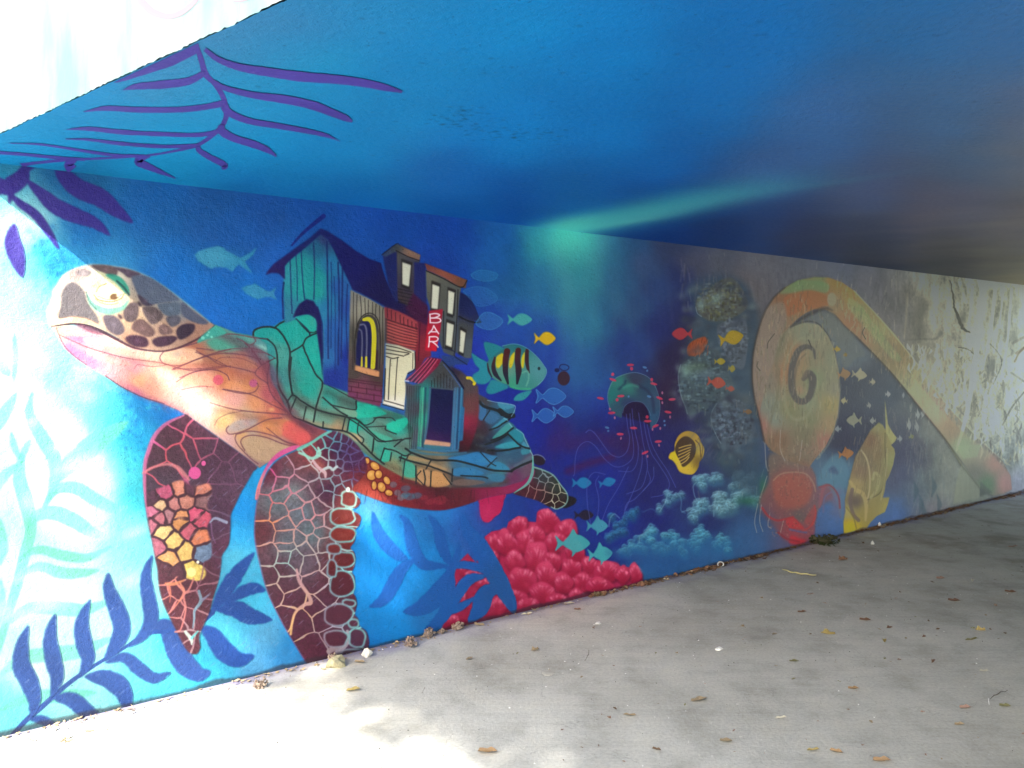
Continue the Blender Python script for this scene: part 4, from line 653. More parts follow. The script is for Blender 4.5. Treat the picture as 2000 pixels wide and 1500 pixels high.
stroke(ZS((300, 122), (350, 118), (385, 160), (400, 260), (398, 400), (388, 585)), [6, 9, 9, 9.5, 9.5, 9], (176, 168, 34), 1, .8); stroke(ZS((265, 172), (305, 172), (326, 230), (330, 360), (324, 500)), 3.4, (90, 90, 116), .9, .8); stroke(ZS((256, 215), (278, 240), (284, 340), (280, 480)), 3, (84, 84, 110), .9, .8)
stroke(ZS((324, 490), (322, 580)), [4, 5], (180, 168, 40), 1, .8); stroke(ZS((281, 490), (280, 572)), [3, 4.5], (170, 160, 40), 1, .8)
fill(ZS((216, 568), (340, 596), (452, 628), (448, 686), (330, 658), (212, 620)), (186, 130, 92), 1, .8); stroke(ZS((216, 622), (330, 660), (448, 688)), 2, (30, 20, 26), .8)
# red shutter house
fill(ZS((500, -5), (640, 40), (760, 100), (850, 150), (850, 440), (700, 400), (520, 350), (510, 180)), wash([(760, 610, (120, 46, 56)), (800, 640, (140, 54, 66)), (780, 650, (156, 70, 70)), (800, 670, (150, 60, 62)), (760, 665, (110, 56, 56))]), 1, .8)
for i, x in enumerate((530, 570, 610, 655, 690, 730, 770, 810)): stroke(ZS((x, 10 + i * 22), (x + 4, 100 + i * 17)), 1.6, (50, 14, 28), .85)
for i in range(8): stroke(ZS((520, 118 + i * 30), (660, 160 + i * 30 + 4), (825, 212 + i * 27)), 1.7 if i else 3.2, (58, 18, 28), .8, .8, dry=.3)
for i in range(7): stroke(ZS((530, 134 + i * 30), (660, 176 + i * 30), (810, 224 + i * 27)), 1.2, (196, 110, 100), .5, .8, dry=.5)
fill(ZS((510, 100), (530, 110), (530, 360), (508, 350)), (60, 52, 50), .8, 1.2)
fill(ZS((820, 90), (940, 120), (960, 480), (900, 500), (820, 640), (800, 600), (800, 450), (835, 300)), wash([(820, 630, (90, 24, 50)), (830, 680, (120, 34, 50)), (818, 720, (96, 30, 44))]), 1, 1); stroke(ZS((850, 160), (846, 300), (836, 520)), 2, (50, 12, 30), .7)
DOORW = ZS((515, 352), (640, 372), (798, 432), (800, 600), (730, 640), (700, 720), (716, 760), (700, 940), (695, 1004), (590, 970), (486, 944), (488, 915), (505, 860), (512, 600))
fill(DOORW, wash([(752, 680, (150, 150, 136)), (780, 700, (196, 190, 164)), (765, 760, (196, 190, 160)), (790, 750, (206, 200, 172)), (770, 790, (216, 210, 204))]), 1, .8)
for p, w in [(ZS((520, 375), (640, 400), (760, 440)), 2), (ZS((520, 410), (620, 430), (740, 450), (700, 470)), 2), (ZS((520, 448), (600, 460), (690, 478)), 2), (ZS((520, 480), (580, 500), (640, 490)), 2), (ZS((560, 510), (548, 700), (540, 900)), 2), (ZS((630, 490), (615, 700), (604, 905)), 1.8), (ZS((500, 912), (590, 935), (690, 965)), 2), (ZS((800, 440), (800, 600), (730, 650)), 2), (ZS((512, 600), (500, 900)), 2), (ZS((780, 450), (776, 600)), 1.2), (ZS((690, 1005), (486, 950)), 2)]:
    stroke(p, w, (30, 24, 26), .85)
# dormer and tower
fill(Z8((735, 500), (740, 475), (870, 385), (900, 470), (885, 960), (850, 930), (790, 780), (755, 600)), (24, 30, 84), 1, .8); fill(Z8((870, 450), (1100, 540), (1060, 700), (1040, 880), (1030, 1000), (960, 980), (880, 930)), wash([(780, 500, (74, 72, 74)), (800, 560, (50, 44, 66)), (785, 580, (56, 44, 50)), (800, 520, (60, 58, 72))]), 1, .8)
fill(Z8((1040, 560), (1150, 570), (1170, 1000), (1100, 940), (1040, 900)), (30, 34, 90), 1, .9); fill(Z8((1030, 860), (1180, 990), (1180, 1180), (1060, 1130), (960, 1010)), (56, 18, 54), 1, 1.5)
DORM = Z8((728, 490), (868, 383), (905, 395), (1105, 490), (1095, 545), (1060, 540), (980, 510), (870, 455), (760, 510))
fill(DORM, wash([(755, 495, (44, 60, 96)), (775, 480, (50, 56, 60)), (800, 492, (130, 96, 80)), (815, 503, (116, 90, 80))]), 1, .7); stroke(Z8((868, 450), (980, 506), (1090, 545)), 2, (24, 20, 28), .9); stroke(Z8((728, 490), (868, 383), (905, 395)), 1.6, (20, 24, 40), .8)
def pane(*q):
    fill(Z8(*[(x + (6 if i in (0, 3) else -6) * 1.8, y) for i, (x, y) in enumerate(q)]), (26, 22, 26), 1, .7) if False else None
    o = np.array(Z8(*q)); m = o.mean(0); fill(m + (o - m) * 1.28, (30, 26, 28), .9, .8); fill(o, (190, 190, 176), 1, .6)
pane((925, 560), (1010, 590), (990, 800), (925, 775))
for y in (820, 850, 885, 920, 950): stroke(Z8((885, y), (1020, y + 30)), 1.6, (20, 16, 24), .8)
TOWER = Z8((1155, 640), (1330, 710), (1500, 800), (1480, 1000), (1455, 1400), (1440, 1490), (1330, 1440), (1280, 1300), (1200, 1010), (1165, 900))
fill(TOWER, wash([(835, 540, (96, 94, 84)), (860, 580, (76, 76, 72)), (890, 570, (80, 82, 80)), (880, 640, (70, 76, 84)), (870, 680, (66, 70, 76))]), 1, .8)
TCAP = Z8((1145, 570), (1300, 630), (1560, 735), (1545, 815), (1480, 800), (1330, 710), (1165, 640)); fill(TCAP, wash([(830, 520, (106, 56, 54)), (870, 540, (130, 72, 60)), (905, 555, (100, 66, 52))]), 1, .7); stroke(Z8((1160, 645), (1330, 722), (1500, 806), (1560, 740)), 2.2, (26, 20, 24), .9)
pane((1220, 775), (1290, 800), (1272, 1020), (1210, 1010)); pane((1375, 835), (1440, 860), (1418, 1072), (1368, 1055)); pane((1362, 1148), (1430, 1172), (1408, 1392), (1350, 1370))
SIDE = Z8((1490, 850), (1590, 900), (1640, 1000), (1695, 1145), (1630, 1130), (1620, 1250), (1600, 1500), (1540, 1500), (1450, 1440), (1470, 1100))
fill(SIDE, wash([(905, 590, (20, 26, 72)), (920, 610, (24, 30, 80)), (905, 640, (62, 64, 66)), (915, 680, (70, 78, 86))]), 1, .8); stroke(Z8((1480, 1090), (1560, 1130), (1640, 1150), (1695, 1145)), 3, (20, 18, 24), .9); pane((1495, 1222), (1545, 1250), (1522, 1450), (1482, 1430))
for p in (Z8((1470, 830), (1460, 1100), (1440, 1440)), Z8((1330, 1040), (1325, 1400)), Z8((1440, 870), (1430, 1080))): stroke(p, 2, (24, 22, 30), .85)
fill(ZS((1060, 470), (1200, 480), (1340, 510), (1310, 560), (1200, 560), (1150, 610), (1070, 520)), (36, 56, 110), .95, 1.2); stroke(ZS((1090, 400), (1180, 430), (1190, 480), (1310, 560)), 2, (20, 22, 50), .8)
# BAR sign
SIGN = Z8((1185, 1035), (1322, 1018), (1300, 1200), (1260, 1432), (1150, 1424), (1165, 1230)); fill(SIGN, wash([(850, 610, (146, 24, 50)), (845, 680, (176, 20, 46))]), 1, .6)
WT = (214, 196, 210)
for p in [ [(1195, 1070), (1198, 1150)], [(1195, 1070), (1250, 1062), (1290, 1078), (1240, 1104), (1205, 1106)], [(1205, 1106), (1280, 1108), (1300, 1136), (1260, 1152), (1198, 1150)],
           [(1182, 1258), (1215, 1222), (1232, 1182)], [(1232, 1182), (1255, 1222), (1280, 1258)], [(1195, 1240), (1265, 1240)],
           [(1190, 1290), (1188, 1340), (1182, 1388)], [(1190, 1290), (1250, 1288), (1276, 1310), (1250, 1334), (1195, 1336)], [(1215, 1336), (1250, 1362), (1278, 1390)]]:
    stroke(Z8(*p), 2.6, WT, 1, .6)
# little hut in front
fill(ZS((1140, 570), (1250, 620), (1420, 770), (1430, 1000), (1400, 1200), (1330, 1400), (1230, 1420), (1230, 800)), wash([(880, 720, (40, 30, 50)), (910, 750, (70, 62, 60)), (915, 800, (90, 60, 60)), (910, 820, (140, 30, 62)), (910, 860, (70, 20, 34)), (930, 840, (100, 26, 52)), (900, 880, (36, 20, 32))]), .95, 1.6)
HUT = ZS((705, 730), (780, 760), (850, 740), (930, 640), (1065, 520), (1150, 600), (1275, 780), (1270, 960), (1240, 1200), (1220, 1400), (1100, 1420), (900, 1400), (760, 1390), (790, 1200), (700, 1050), (715, 900))
fill(HUT, wash([(795, 760, (76, 74, 84)), (812, 800, (70, 70, 84)), (815, 850, (80, 90, 104)), (830, 770, (30, 110, 110)), (828, 820, (40, 130, 116)), (835, 870, (50, 100, 120)), (862, 730, (56, 56, 60)), (880, 750, (60, 64, 76)), (895, 780, (40, 84, 120)), (896, 830, (34, 96, 140)), (895, 870, (40, 90, 130))], 6), 1, .8)
for x in range(730, 850, 17): stroke(ZS((x, 770), (x + 4, 1000), (x + 22, 1380)), 1.3, (24, 24, 34), .75, .7, dry=.3)
for x in range(960, 1200, 30): stroke(ZS((x, 640 + abs(x - 1070) * .7), (x, 790)), 1.3, (26, 26, 32), .8)
for x, c in [(860, (50, 150, 126)), (880, (70, 170, 140)), (905, (24, 60, 80)), (1215, (60, 110, 150)), (1235, (30, 50, 90)), (1255, (60, 120, 160)), (1195, (70, 100, 140))]: stroke(ZS((x, 790), (x - 14, 1100), (x - 30, 1380)), 3, c, .8, 1)
fill(ZS((1250, 960), (1286, 980), (1270, 1300), (1225, 1310), (1235, 1100)), (34, 100, 150), .9, 1)
HDOOR = ZS((958, 790), (1175, 812), (1150, 1330), (905, 1300), (930, 1100)); fill(HDOOR, wash([(860, 770, (16, 18, 60)), (860, 830, (20, 16, 66)), (850, 860, (50, 24, 72))]), 1, .8); stroke(ZS((948, 780), (925, 1100), (895, 1300)), 3.4, (56, 90, 120), .9); stroke(ZS((1185, 800), (1160, 1340)), 3, (60, 100, 140), .9); stroke(ZS((950, 784), (1180, 806)), 2.4, (60, 70, 90), .9)
fill(ZS((905, 1290), (1150, 1325), (1148, 1365), (890, 1340)), (190, 140, 116), .95, 1, rough=.5); stroke(ZS((830, 1370), (1000, 1400), (1220, 1400)), 4, (50, 100, 140), .8, 1); stroke(ZS((760, 1395), (900, 1430), (1100, 1440), (1300, 1420)), 4, (44, 100, 130), .7, 1.4)
stroke(ZS((1065, 520), (1150, 610), (1230, 720), (1275, 790)), [2, 4, 4, 4], (20, 20, 50), .95); stroke(ZS((1080, 560), (1160, 660), (1240, 770)), 1.6, (60, 90, 160), .8)
HROOF = ZS((925, 488), (1062, 505), (1020, 580), (940, 660), (860, 745), (700, 715), (760, 660), (850, 580)); fill(HROOF, wash([(800, 735, (70, 56, 90)), (820, 720, (130, 26, 60)), (850, 705, (110, 20, 50))]), 1, .8)
for a, b in [((930, 500), (720, 715)), ((960, 500), (760, 725)), ((990, 506), (800, 735)), ((1020, 508), (830, 742))]: stroke(ZS(a, ((a[0] + b[0]) / 2 + 10, (a[1] + b[1]) / 2), b), 1.8, (190, 90, 120), .8); 
for a, b in [((945, 500), (740, 720)), ((1005, 506), (815, 740)), ((975, 505), (780, 730))]: stroke(ZS(a, b), 1.4, (40, 10, 30), .9)
stroke(ZS((705, 718), (740, 722)), 3, (190, 200, 230), .8); stroke(ZS((1315, 690), (1350, 695), (1385, 730), (1380, 750)), 6, (196, 176, 30), .95)
motif('barn', 'painted_barn', 'painted teal boarded barn with a navy gable roof', BARN, 'house'); motif('roof', 'painted_roof', None, ROOF, 'house', level=2); motif('face', 'painted_facade', 'painted grey boarded facade over purple bricks', FACE, 'house', level=1)
motif('arch', 'painted_window', 'painted arched window with yellow bars', ZS((212, 560), (210, 380), (224, 240), (255, 130), (310, 70), (380, 62), (436, 120), (460, 260), (462, 420), (450, 640), (446, 686), (212, 620)), 'house', level=2)
motif('wdoor', 'painted_door', 'painted open cream door', DOORW, 'house', level=2); motif('tower', 'painted_tower', None, np.vstack([np.array(TCAP[:4]), np.array(SIDE[0:9]), np.array(TOWER[5:])]), 'house', level=1)
motif('sign', 'painted_sign', 'painted red sign reading BAR in white', SIGN, 'house', level=3); motif('hut', 'painted_hut', 'painted small grey hut with a dark doorway', np.vstack([HROOF[6:7], HROOF[7:8], HROOF[0:2], HUT[6:]]), 'house', level=2); motif('hdoor', 'painted_door', 'painted dark doorway of the hut', HDOOR, 'house', level=3)
motif('dorm', 'painted_dormer', None, Z8((728, 490), (868, 383), (905, 395), (1105, 490), (1095, 545), (1060, 700), (1040, 880), (1030, 1000), (960, 980), (850, 930), (790, 780), (755, 600)), 'house', level=3)

# ---------------------------------------------------------------- fish
def fish(x, y, L, h, c, right=True, a=.95, ang=0, name=None, parts=True, line=None, fins=1, level=1):
    s = 1 if right else -1
    o = [(.5, 0), (.42, -.2), (.25, -.42), (.08, -.5), (-.08, -.42), (-.22, -.18), (-.3, -.1), (-.5, -.42), (-.44, 0), (-.5, .42), (-.3, .12), (-.2, .22), (-.05, .42), (.12, .5), (.3, .36), (.43, .18)]
    if fins > 1: o[3:5] = [(.12, -.5), (.02, -.78), (-.1, -.44)]; o[-4:-3] = [(-.02, .44), (-.02, .74), (.1, .48)]
    ca, sa = math.cos(math.radians(ang)), math.sin(math.radians(ang))
    q = [(x + (s * u * L * ca - v * h * sa), y + (s * u * L * sa + v * h * ca)) for u, v in o]
    q = spline(q, True, 4)
    fill(q, c, a, .6)
    if line: stroke(np.vstack([q, q[:1]]), 1.4, line, .8, .6, smooth=False)
    if name: motif('fish', 'painted_fish', name, q, None, level=level)
    return q
for o, nm in ((Z7((142, 490), (190, 450), (270, 425), (380, 405), (440, 420), (450, 445), (520, 480), (590, 520), (690, 470), (765, 408), (720, 490), (640, 556), (712, 668), (640, 622), (580, 580), (550, 610), (522, 655), (470, 622), (400, 612), (340, 608), (312, 632), (250, 590), (190, 550)), 'painted pale blue fish silhouette above the turtle neck'),
              (Z7((608, 820), (650, 795), (700, 780), (740, 768), (790, 800), (850, 840), (890, 850), (952, 800), (922, 862), (958, 932), (890, 900), (840, 900), (765, 928), (720, 910), (655, 868)), 'painted small pale blue fish under the larger pale one')):
    fill(o, wash([(400, 500, (56, 134, 172)), (470, 505, (44, 126, 168)), (500, 575, (46, 126, 168)), (530, 570, (50, 124, 170))]), .95, .8, rough=.5); motif('fish', 'painted_fish', nm, o)
blob(430, 500, 40, 14, (66, 150, 180), .35)
def ghost(o, c, a):
    fill(o, c, a * .5, 1.2, True); stroke(np.vstack([o, o[:1]]), 1.4, c, a, 1)
ghost(Z(900, 440, .2)((100, 480), (180, 440), (290, 450), (360, 480), (330, 530), (230, 545), (130, 520)), (50, 130, 170), .5); ghost(Z(900, 440, .2)((20, 640), (140, 600), (260, 620), (360, 710), (290, 770), (180, 790), (110, 740)), (50, 116, 170), .5)
ghost(Z(900, 440, .2)((180, 900), (230, 855), (310, 860), (410, 930), (350, 1000), (260, 1018), (150, 970)), (60, 130, 176), .7); ghost(Z(900, 440, .2)((330, 740), (440, 720), (550, 780), (470, 850), (360, 830)), (44, 96, 160), .3)
fish(1015, 624, 48, 24, (62, 146, 150), True, name='painted turquoise fish beside the grey house'); fish(1064, 661, 42, 26, (196, 156, 22), True, name='painted small yellow fish above the striped fish')
# the big striped fish
ZB = Z(900, 620, .15)
BODY = ZB((340, 590), (400, 520), (480, 450), (560, 400), (540, 370), (680, 345), (800, 370), (900, 430), (1000, 520), (1070, 610), (1118, 700), (1080, 800), (1010, 880), (920, 940), (830, 950), (700, 930), (600, 880), (480, 830), (390, 770), (350, 700))
TAIL = ZB((140, 465), (240, 530), (345, 590), (350, 700), (390, 780), (370, 830), (300, 870), (200, 850), (150, 760), (240, 680), (180, 600))
UFIN = ZB((300, 330), (400, 335), (500, 370), (580, 430), (500, 480), (400, 590), (340, 500)); DFIN = ZB((330, 960), (360, 870), (420, 810), (620, 900), (520, 960), (390, 1000)); PFIN = ZB((690, 1060), (760, 990), (920, 950), (870, 1030), (800, 1080), (710, 1085))
for o, c in ((TAIL, (34, 120, 140)), (UFIN, (30, 112, 126)), (DFIN, (32, 116, 136)), (PFIN, (40, 124, 140)), (BODY, wash([(960, 680, (30, 90, 104)), (1010, 680, (30, 96, 110)), (1050, 720, (70, 128, 140)), (1020, 750, (50, 116, 120)), (1000, 755, (50, 140, 110)), (990, 720, (90, 130, 120))]))): fill(o, c, 1, .7, True)
for xs, yc in [((450, 505, 545, 560, 480, 455), 1), ((630, 700, 700, 690, 640, 625), 1), ((780, 830, 830, 825, 800, 785), 1)]:
    fill(ZB((xs[0] + 10, 520), (xs[1], 440 if xs[0] > 500 else 480), (xs[2], 425 if xs[0] > 500 else 470), (xs[3], 560), (xs[4] + 10, 660), (xs[5], 630)), (190, 170, 30), .95, .8, True)
for p, w in [(ZB((345, 600), (360, 690), (400, 775)), [2, 4, 2]), (ZB((440, 520), (420, 640), (450, 740), (520, 820)), [3, 8, 9, 3]), (ZB((600, 440), (580, 560), (580, 720), (612, 860)), [12, 12, 10, 4]), (ZB((745, 430), (735, 560), (750, 700), (730, 860)), [11, 11, 12, 4]), (ZB((860, 430), (856, 560), (870, 660), (890, 720)), [7, 8, 6, 2])]:
    stroke(p, w, wash([(980, 690, (66, 22, 26)), (980, 740, (26, 24, 46))]), .95, .7)
stroke(ZB((540, 372), (680, 345), (800, 370), (900, 430), (1000, 520), (1070, 610), (1118, 700), (1080, 800), (1000, 880)), 1.6, (90, 140, 170), .8); blob(*ZB((1015, 665))[0], 2.6, 3.4, (20, 30, 40), .9, 0, hard=1); stroke(ZB((800, 720), (870, 700), (880, 800), (850, 890)), 3, (100, 160, 140), .6, 1); stroke(ZB((640, 905), (760, 930), (900, 930)), 3, (50, 160, 110), .7, 1.5)
motif('banded', 'painted_fish', 'painted large teal fish with yellow and brown bands', np.vstack([spline(ZB((140, 465), (240, 530), (345, 590)), False, 2), spline(ZB((330, 500), (300, 330), (400, 335), (540, 372), (680, 345), (800, 370), (900, 430), (1000, 520), (1070, 610), (1118, 700), (1080, 800), (1010, 880), (920, 940)), False, 3), ZB((870, 1030), (800, 1080), (700, 1080), (760, 990), (620, 900), (520, 960), (330, 975), (370, 840), (300, 870), (200, 850), (150, 760), (240, 680), (180, 600))]))
for x, y, L, h in ((1076, 774, 58, 32), (1062, 812, 46, 28), (1100, 804, 40, 22)):
    fish(x, y, L, h, (38, 90, 165), True, .8, line=(74, 130, 186), name='painted blue outlined fish below the striped fish')
blob(1101, 739, 12, 14, (50, 28, 44), .95, 0, hard=1.5); blob(1088, 723, 5, 4, (24, 22, 60), .9, 0, hard=1); stroke(ZB((1285, 650), (1300, 620), (1350, 612), (1405, 640), (1390, 680), (1330, 690), (1285, 660)), 2, (26, 24, 70), .9)
fish(1136, 943, 38, 22, (30, 108, 160), True, name='painted blue fish between the jellyfish tentacles'); fish(1186, 942, 34, 18, (30, 104, 158), True, ang=-14); fish(1140, 1006, 38, 20, (32, 24, 44), True, name='painted dark fish above the coral')
fish(1166, 1027, 42, 26, (58, 132, 158), True, fins=2, name='painted pale teal fish right of the dark fish'); fish(1118, 1061, 68, 36, (58, 146, 156), True, fins=2, name='painted large pale teal fish over the coral'); fish(1172, 1082, 48, 30, (60, 150, 160), True, fins=2, ang=-6, name='painted pale teal fish at the tip of the coral')

# ---------------------------------------------------------------- jellyfish
ZJ = Z(1080, 680, .16)
BELL = ZJ((670, 600), (680, 500), (730, 400), (810, 340), (930, 305), (1040, 310), (1150, 350), (1230, 430), (1280, 560), (1305, 690), (1290, 820), (1250, 930), (1200, 990), (1180, 900), (1170, 800), (1120, 690), (1040, 655), (940, 660), (870, 720), (840, 800), (830, 850), (740, 800), (690, 720))
fill(ZJ((840, 800), (870, 700), (1000, 640), (1130, 690), (1180, 820), (1200, 960), (1100, 900), (900, 850)), (28, 14, 50), .95, 1.5, True)
fill(BELL, wash([(1192, 770, (30, 100, 100)), (1205, 745, (44, 110, 104)), (1240, 735, (44, 50, 76)), (1230, 757, (44, 106, 100)), (1260, 760, (36, 60, 86)), (1225, 790, (38, 50, 88)), (1275, 780, (44, 66, 96)), (1280, 820, (36, 70, 104)), (1210, 800, (40, 70, 90)), (1240, 745, (46, 44, 70))], 6), .95, 1, True)
stroke(ZJ((800, 500), (870, 440), (880, 400)), 4, (20, 34, 66), .6, 2); stroke(ZJ((1050, 460), (1150, 520), (1210, 620), (1230, 780)), 5, (26, 26, 60), .5, 2.5); stroke(ZJ((860, 480), (950, 450), (1030, 470)), 5, (60, 140, 124), .5, 2.5)
stroke(ZJ((690, 730), (665, 600), (690, 480), (760, 370), (930, 305), (1050, 305), (1180, 370), (1270, 520), (1305, 690), (1290, 850), (1220, 980)), 1.2, (96, 130, 150), .75, .8); stroke(ZJ((850, 790), (880, 700), (980, 650), (1090, 665), (1160, 750), (1190, 820)), 1.1, (80, 96, 140), .7, .8)
TEN = [ZJ((895, 810), (915, 980), (935, 1080), (925, 1200), (880, 1290), (800, 1330), (700, 1290), (620, 1190), (520, 1050), (450, 1000), (400, 1030)), ZJ((940, 800), (950, 950), (975, 1100), (985, 1250), (960, 1360), (850, 1440), (740, 1440), (620, 1340), (520, 1200), (420, 1140), (320, 1200), (275, 1330), (265, 1520), (250, 1560)),
       ZJ((965, 740), (980, 900), (1010, 1050), (1040, 1200), (1030, 1380), (960, 1500), (800, 1500)), ZJ((1045, 790), (1070, 950), (1100, 1150), (1140, 1330), (1150, 1480), (1080, 1700), (900, 1780)), ZJ((1110, 900), (1140, 1080), (1200, 1280), (1300, 1430), (1420, 1640), (1360, 1780), (1200, 1820)),
       ZJ((1150, 930), (1200, 1150), (1280, 1320), (1400, 1500), (1500, 1700)), ZJ((1090, 1250), (1080, 1450), (1000, 1700), (880, 1980)), ZJ((920, 1450), (800, 1700), (680, 1900), (600, 2100)), ZJ((640, 1540), (500, 1520), (420, 1640), (420, 1900), (460, 2150)), ZJ((560, 1560), (520, 1650), (560, 1850), (540, 2100)), ZJ((1160, 1500), (1180, 1640), (1000, 1840), (900, 1900), (860, 2080)), ZJ((1230, 1450), (1220, 1600), (1100, 1740))]
for t in TEN: stroke(t, 1.25, (76, 84, 160), .7, .8)
PK = (176, 50, 80)
for x, y, k in [(945, 205, 0), (730, 320, 1), (730, 385, 0), (1205, 385, 1), (1230, 435, 0), (825, 585, 0), (780, 630, 1), (580, 612, 0), (1300, 610, 0), (1335, 545, 2), (1335, 665, 2), (1455, 625, 0), (1405, 780, 0), (1430, 840, 2), (715, 790, 0), (695, 745, 2), (755, 850, 2), (1155, 890, 0), (1150, 840, 1), (985, 975, 0), (1250, 950, 0), (1310, 980, 2), (820, 1050, 0), (830, 1100, 2), (1285, 1140, 0), (1295, 1185, 2), (1125, 1275, 0), (1155, 1320, 2), (960, 250, 1), (1215, 990, 2)]:
    X, Y = ZJ((x, y))[0]; rx, ry = [(7, 2.6), (3, 3.4), (1.8, 3)][k]; blob(X, Y, rx, ry, PK if k < 2 else (150, 90, 120), .85, RNG.normal(0, 10), hard=.9)
for x, y in [(1120, 235), (1150, 275), (660, 970), (675, 1010), (1360, 890), (1365, 940), (920, 590), (1170, 590)]: X, Y = ZJ((x, y))[0]; blob(X, Y, 4.4 if x in (1120, 660, 1170) else 2, 2.2, (70, 110, 160), .8, 15, hard=.9)
motif('jelly', 'painted_jellyfish', 'painted teal jellyfish bell with pink specks', BELL, None, True)
for x, y in []: pass
# butterfly fish
ZY = Z(1280, 780, .2)
BFY = ZY((130, 560), (150, 520), (185, 500), (190, 430), (230, 350), (300, 310), (370, 320), (420, 360), (450, 430), (475, 480), (465, 560), (430, 610), (420, 660), (380, 720), (330, 735), (240, 710), (200, 640), (170, 600), (135, 580))
fill(BFY, wash([(1312, 892, (196, 164, 34)), (1340, 850, (150, 120, 50)), (1370, 880, (166, 140, 60)), (1340, 920, (180, 152, 50)), (1365, 900, (110, 88, 40)), (1325, 905, (190, 160, 50))], 6), 1, .7, True)
fill(ZY((190, 500), (210, 420), (270, 365), (330, 370), (385, 430), (390, 520), (350, 600), (270, 660), (235, 600)), (58, 42, 34), .97, .9, True)
for i in range(7): stroke(ZY((232 - i * 3, 440 + i * 35), (290, 425 + i * 30), (350 - i * 4, 380 + i * 24 + 40)), 2, (176, 150, 80), .9, .7) if i else None
stroke(ZY((390, 400), (430, 450), (440, 560)), 2, (70, 50, 30), .8); stroke(ZY((420, 380), (460, 460), (440, 600)), 1.6, (90, 66, 30), .8)
motif('butter', 'painted_fish', 'painted yellow butterflyfish with a dark striped flank', BFY, None, True)

# ---------------------------------------------------------------- reef, curl and sketchy rock on the right
def cumulus(pts, r, c, hi, n=10):
    """sponged sea growth with a lit rim: bumpy heads over a body that fades downwards"""
    pts = [(x + r * .8 * math.cos(a_) * (j_ > 0), y + r * .6 * math.sin(a_) * (j_ > 0)) for x, y in pts for j_, a_ in enumerate(RNG.random(4) * 6.28)]; r = r * .62
    P_ = sorted(pts, key=lambda q: q[1] + RNG.normal(0, 5))
    for x, y in P_:
        nn_ = 10; q = []
        for i in range(nn_):
            a = 6.2832 * i / nn_; k = 1 + RNG.normal(0, .13); q.append((x + r * 1.15 * k * math.cos(a), y + r * .95 * k * math.sin(a)))
        def colf(X, Y, x=x, y=y):
            tt = np.clip((Y - (y - r)) / (2.1 * r) + (X - x) / (5 * r), 0, 1)[..., None]; nz_ = fbm(X / 4.5, Y / 4.5, 3)[..., None]
            return (c8(hi) * (1 - tt) + c8(c) * .82 * tt) * (.72 + .56 * nz_)
        fill(q, colf, .6, 2.4, True)
        stroke(spline(q, True, 3)[int(nn_ * 3 * .5):int(nn_ * 3 * .95)], [.5, 2, .5], tuple(min(255, int(v * 1.25)) for v in hi), .45, 1.3, smooth=False)
        blob(x + r * .2, y + r * 1.3, r * 1.3, r * .9, c, .4)
    for x, y in pts:
        for _ in range(3): blob(x + RNG.normal(0, r * .6), y + RNG.normal(0, r * .6), r * .25, r * .2, hi if _ else tuple(int(v * .6) for v in c), .35)
    return
    for x, y in pts:
        blob(x, y, r * 1.1, r * .9, c, .55)
    for x, y in pts:
        for _ in range(n):
            a = RNG.random() * 6.28; q = r * (.4 + .7 * RNG.random())
            blob(x + q * math.cos(a), y + q * math.sin(a) * .8, r * .3, r * .22, c if RNG.random() < .5 else tuple(int(v * .75) for v in c), .45)
    for x, y in pts:
        for _ in range(n):
            a = -2.9 + 2.6 * RNG.random(); blob(x + r * math.cos(a), y + r * .8 * math.sin(a), r * .2, r * .14, hi, .5)
ZC8 = Z(1080, 880, .2)
def cz(*q): return ZC8(*q)
TE, TH = (24, 66, 116), (46, 102, 142)
cumulus(cz((590, 660), (620, 720), (700, 690), (760, 640), (810, 600), (540, 830), (620, 820), (690, 780)), 9, TE, TH)
cumulus(cz((700, 980), (760, 930), (860, 860), (920, 800), (980, 780), (940, 900), (870, 960), (1020, 930), (1100, 860), (1160, 830), (1190, 870), (1100, 960), (1200, 940), (1290, 900), (1380, 860), (1440, 780), (1500, 820), (1460, 890), (1620, 860), (1690, 870), (1600, 940), (1700, 950), (1380, 950), (1260, 980)), 10, (34, 94, 142), (80, 146, 166))
cumulus(cz((1140, 420), (1180, 460), (1240, 440), (1120, 490), (1050, 560)), 8, (44, 84, 122), (88, 132, 156)); stroke(cz((1240, 440), (1255, 500), (1250, 580), (1290, 610)), 2, (80, 130, 160), .5, 1.4); stroke(cz((880, 600), (960, 570), (1020, 600), (1050, 560)), 2, (70, 110, 150), .4, 1.4)
cumulus(cz((1430, 290), (1480, 260), (1440, 340), (1530, 290), (1600, 270), (1420, 500), (1440, 560), (1380, 600), (1500, 520), (1350, 660)), 10, (50, 92, 126), (100, 146, 164))
cumulus(cz((1640, 430), (1620, 480), (1680, 520), (1600, 560), (1660, 600), (1740, 560), (1800, 470), (1860, 320), (1800, 240), (1920, 260), (1950, 380), (1860, 420), (1960, 480), (1780, 340)), 11, (58, 98, 120), (110, 150, 166))
blob(1462, 978, 26, 10, (30, 84, 64), .7); blob(1490, 950, 10, 22, (40, 96, 70), .7); blob(1420, 895, 20, 20, (50, 76, 62), .6)
for p in (cz((1400, 310), (1370, 350), (1380, 430), (1400, 480)), cz((545, 740), (560, 660), (600, 620), (650, 660)), cz((1040, 600), (1100, 500), (1120, 430), (1170, 400)), cz((1570, 640), (1575, 540), (1600, 420)), cz((1260, 600), (1360, 560), (1380, 480)), cz((840, 900), (850, 840), (900, 800), (940, 760))): stroke(p, 1.8, (110, 150, 170), .6, 1.2)
stroke([(1190, 1080), (1240, 1078), (1300, 1070), (1380, 1068), (1440, 1062)], [10, 30, 36, 36, 14], (34, 84, 132), .5, 9)
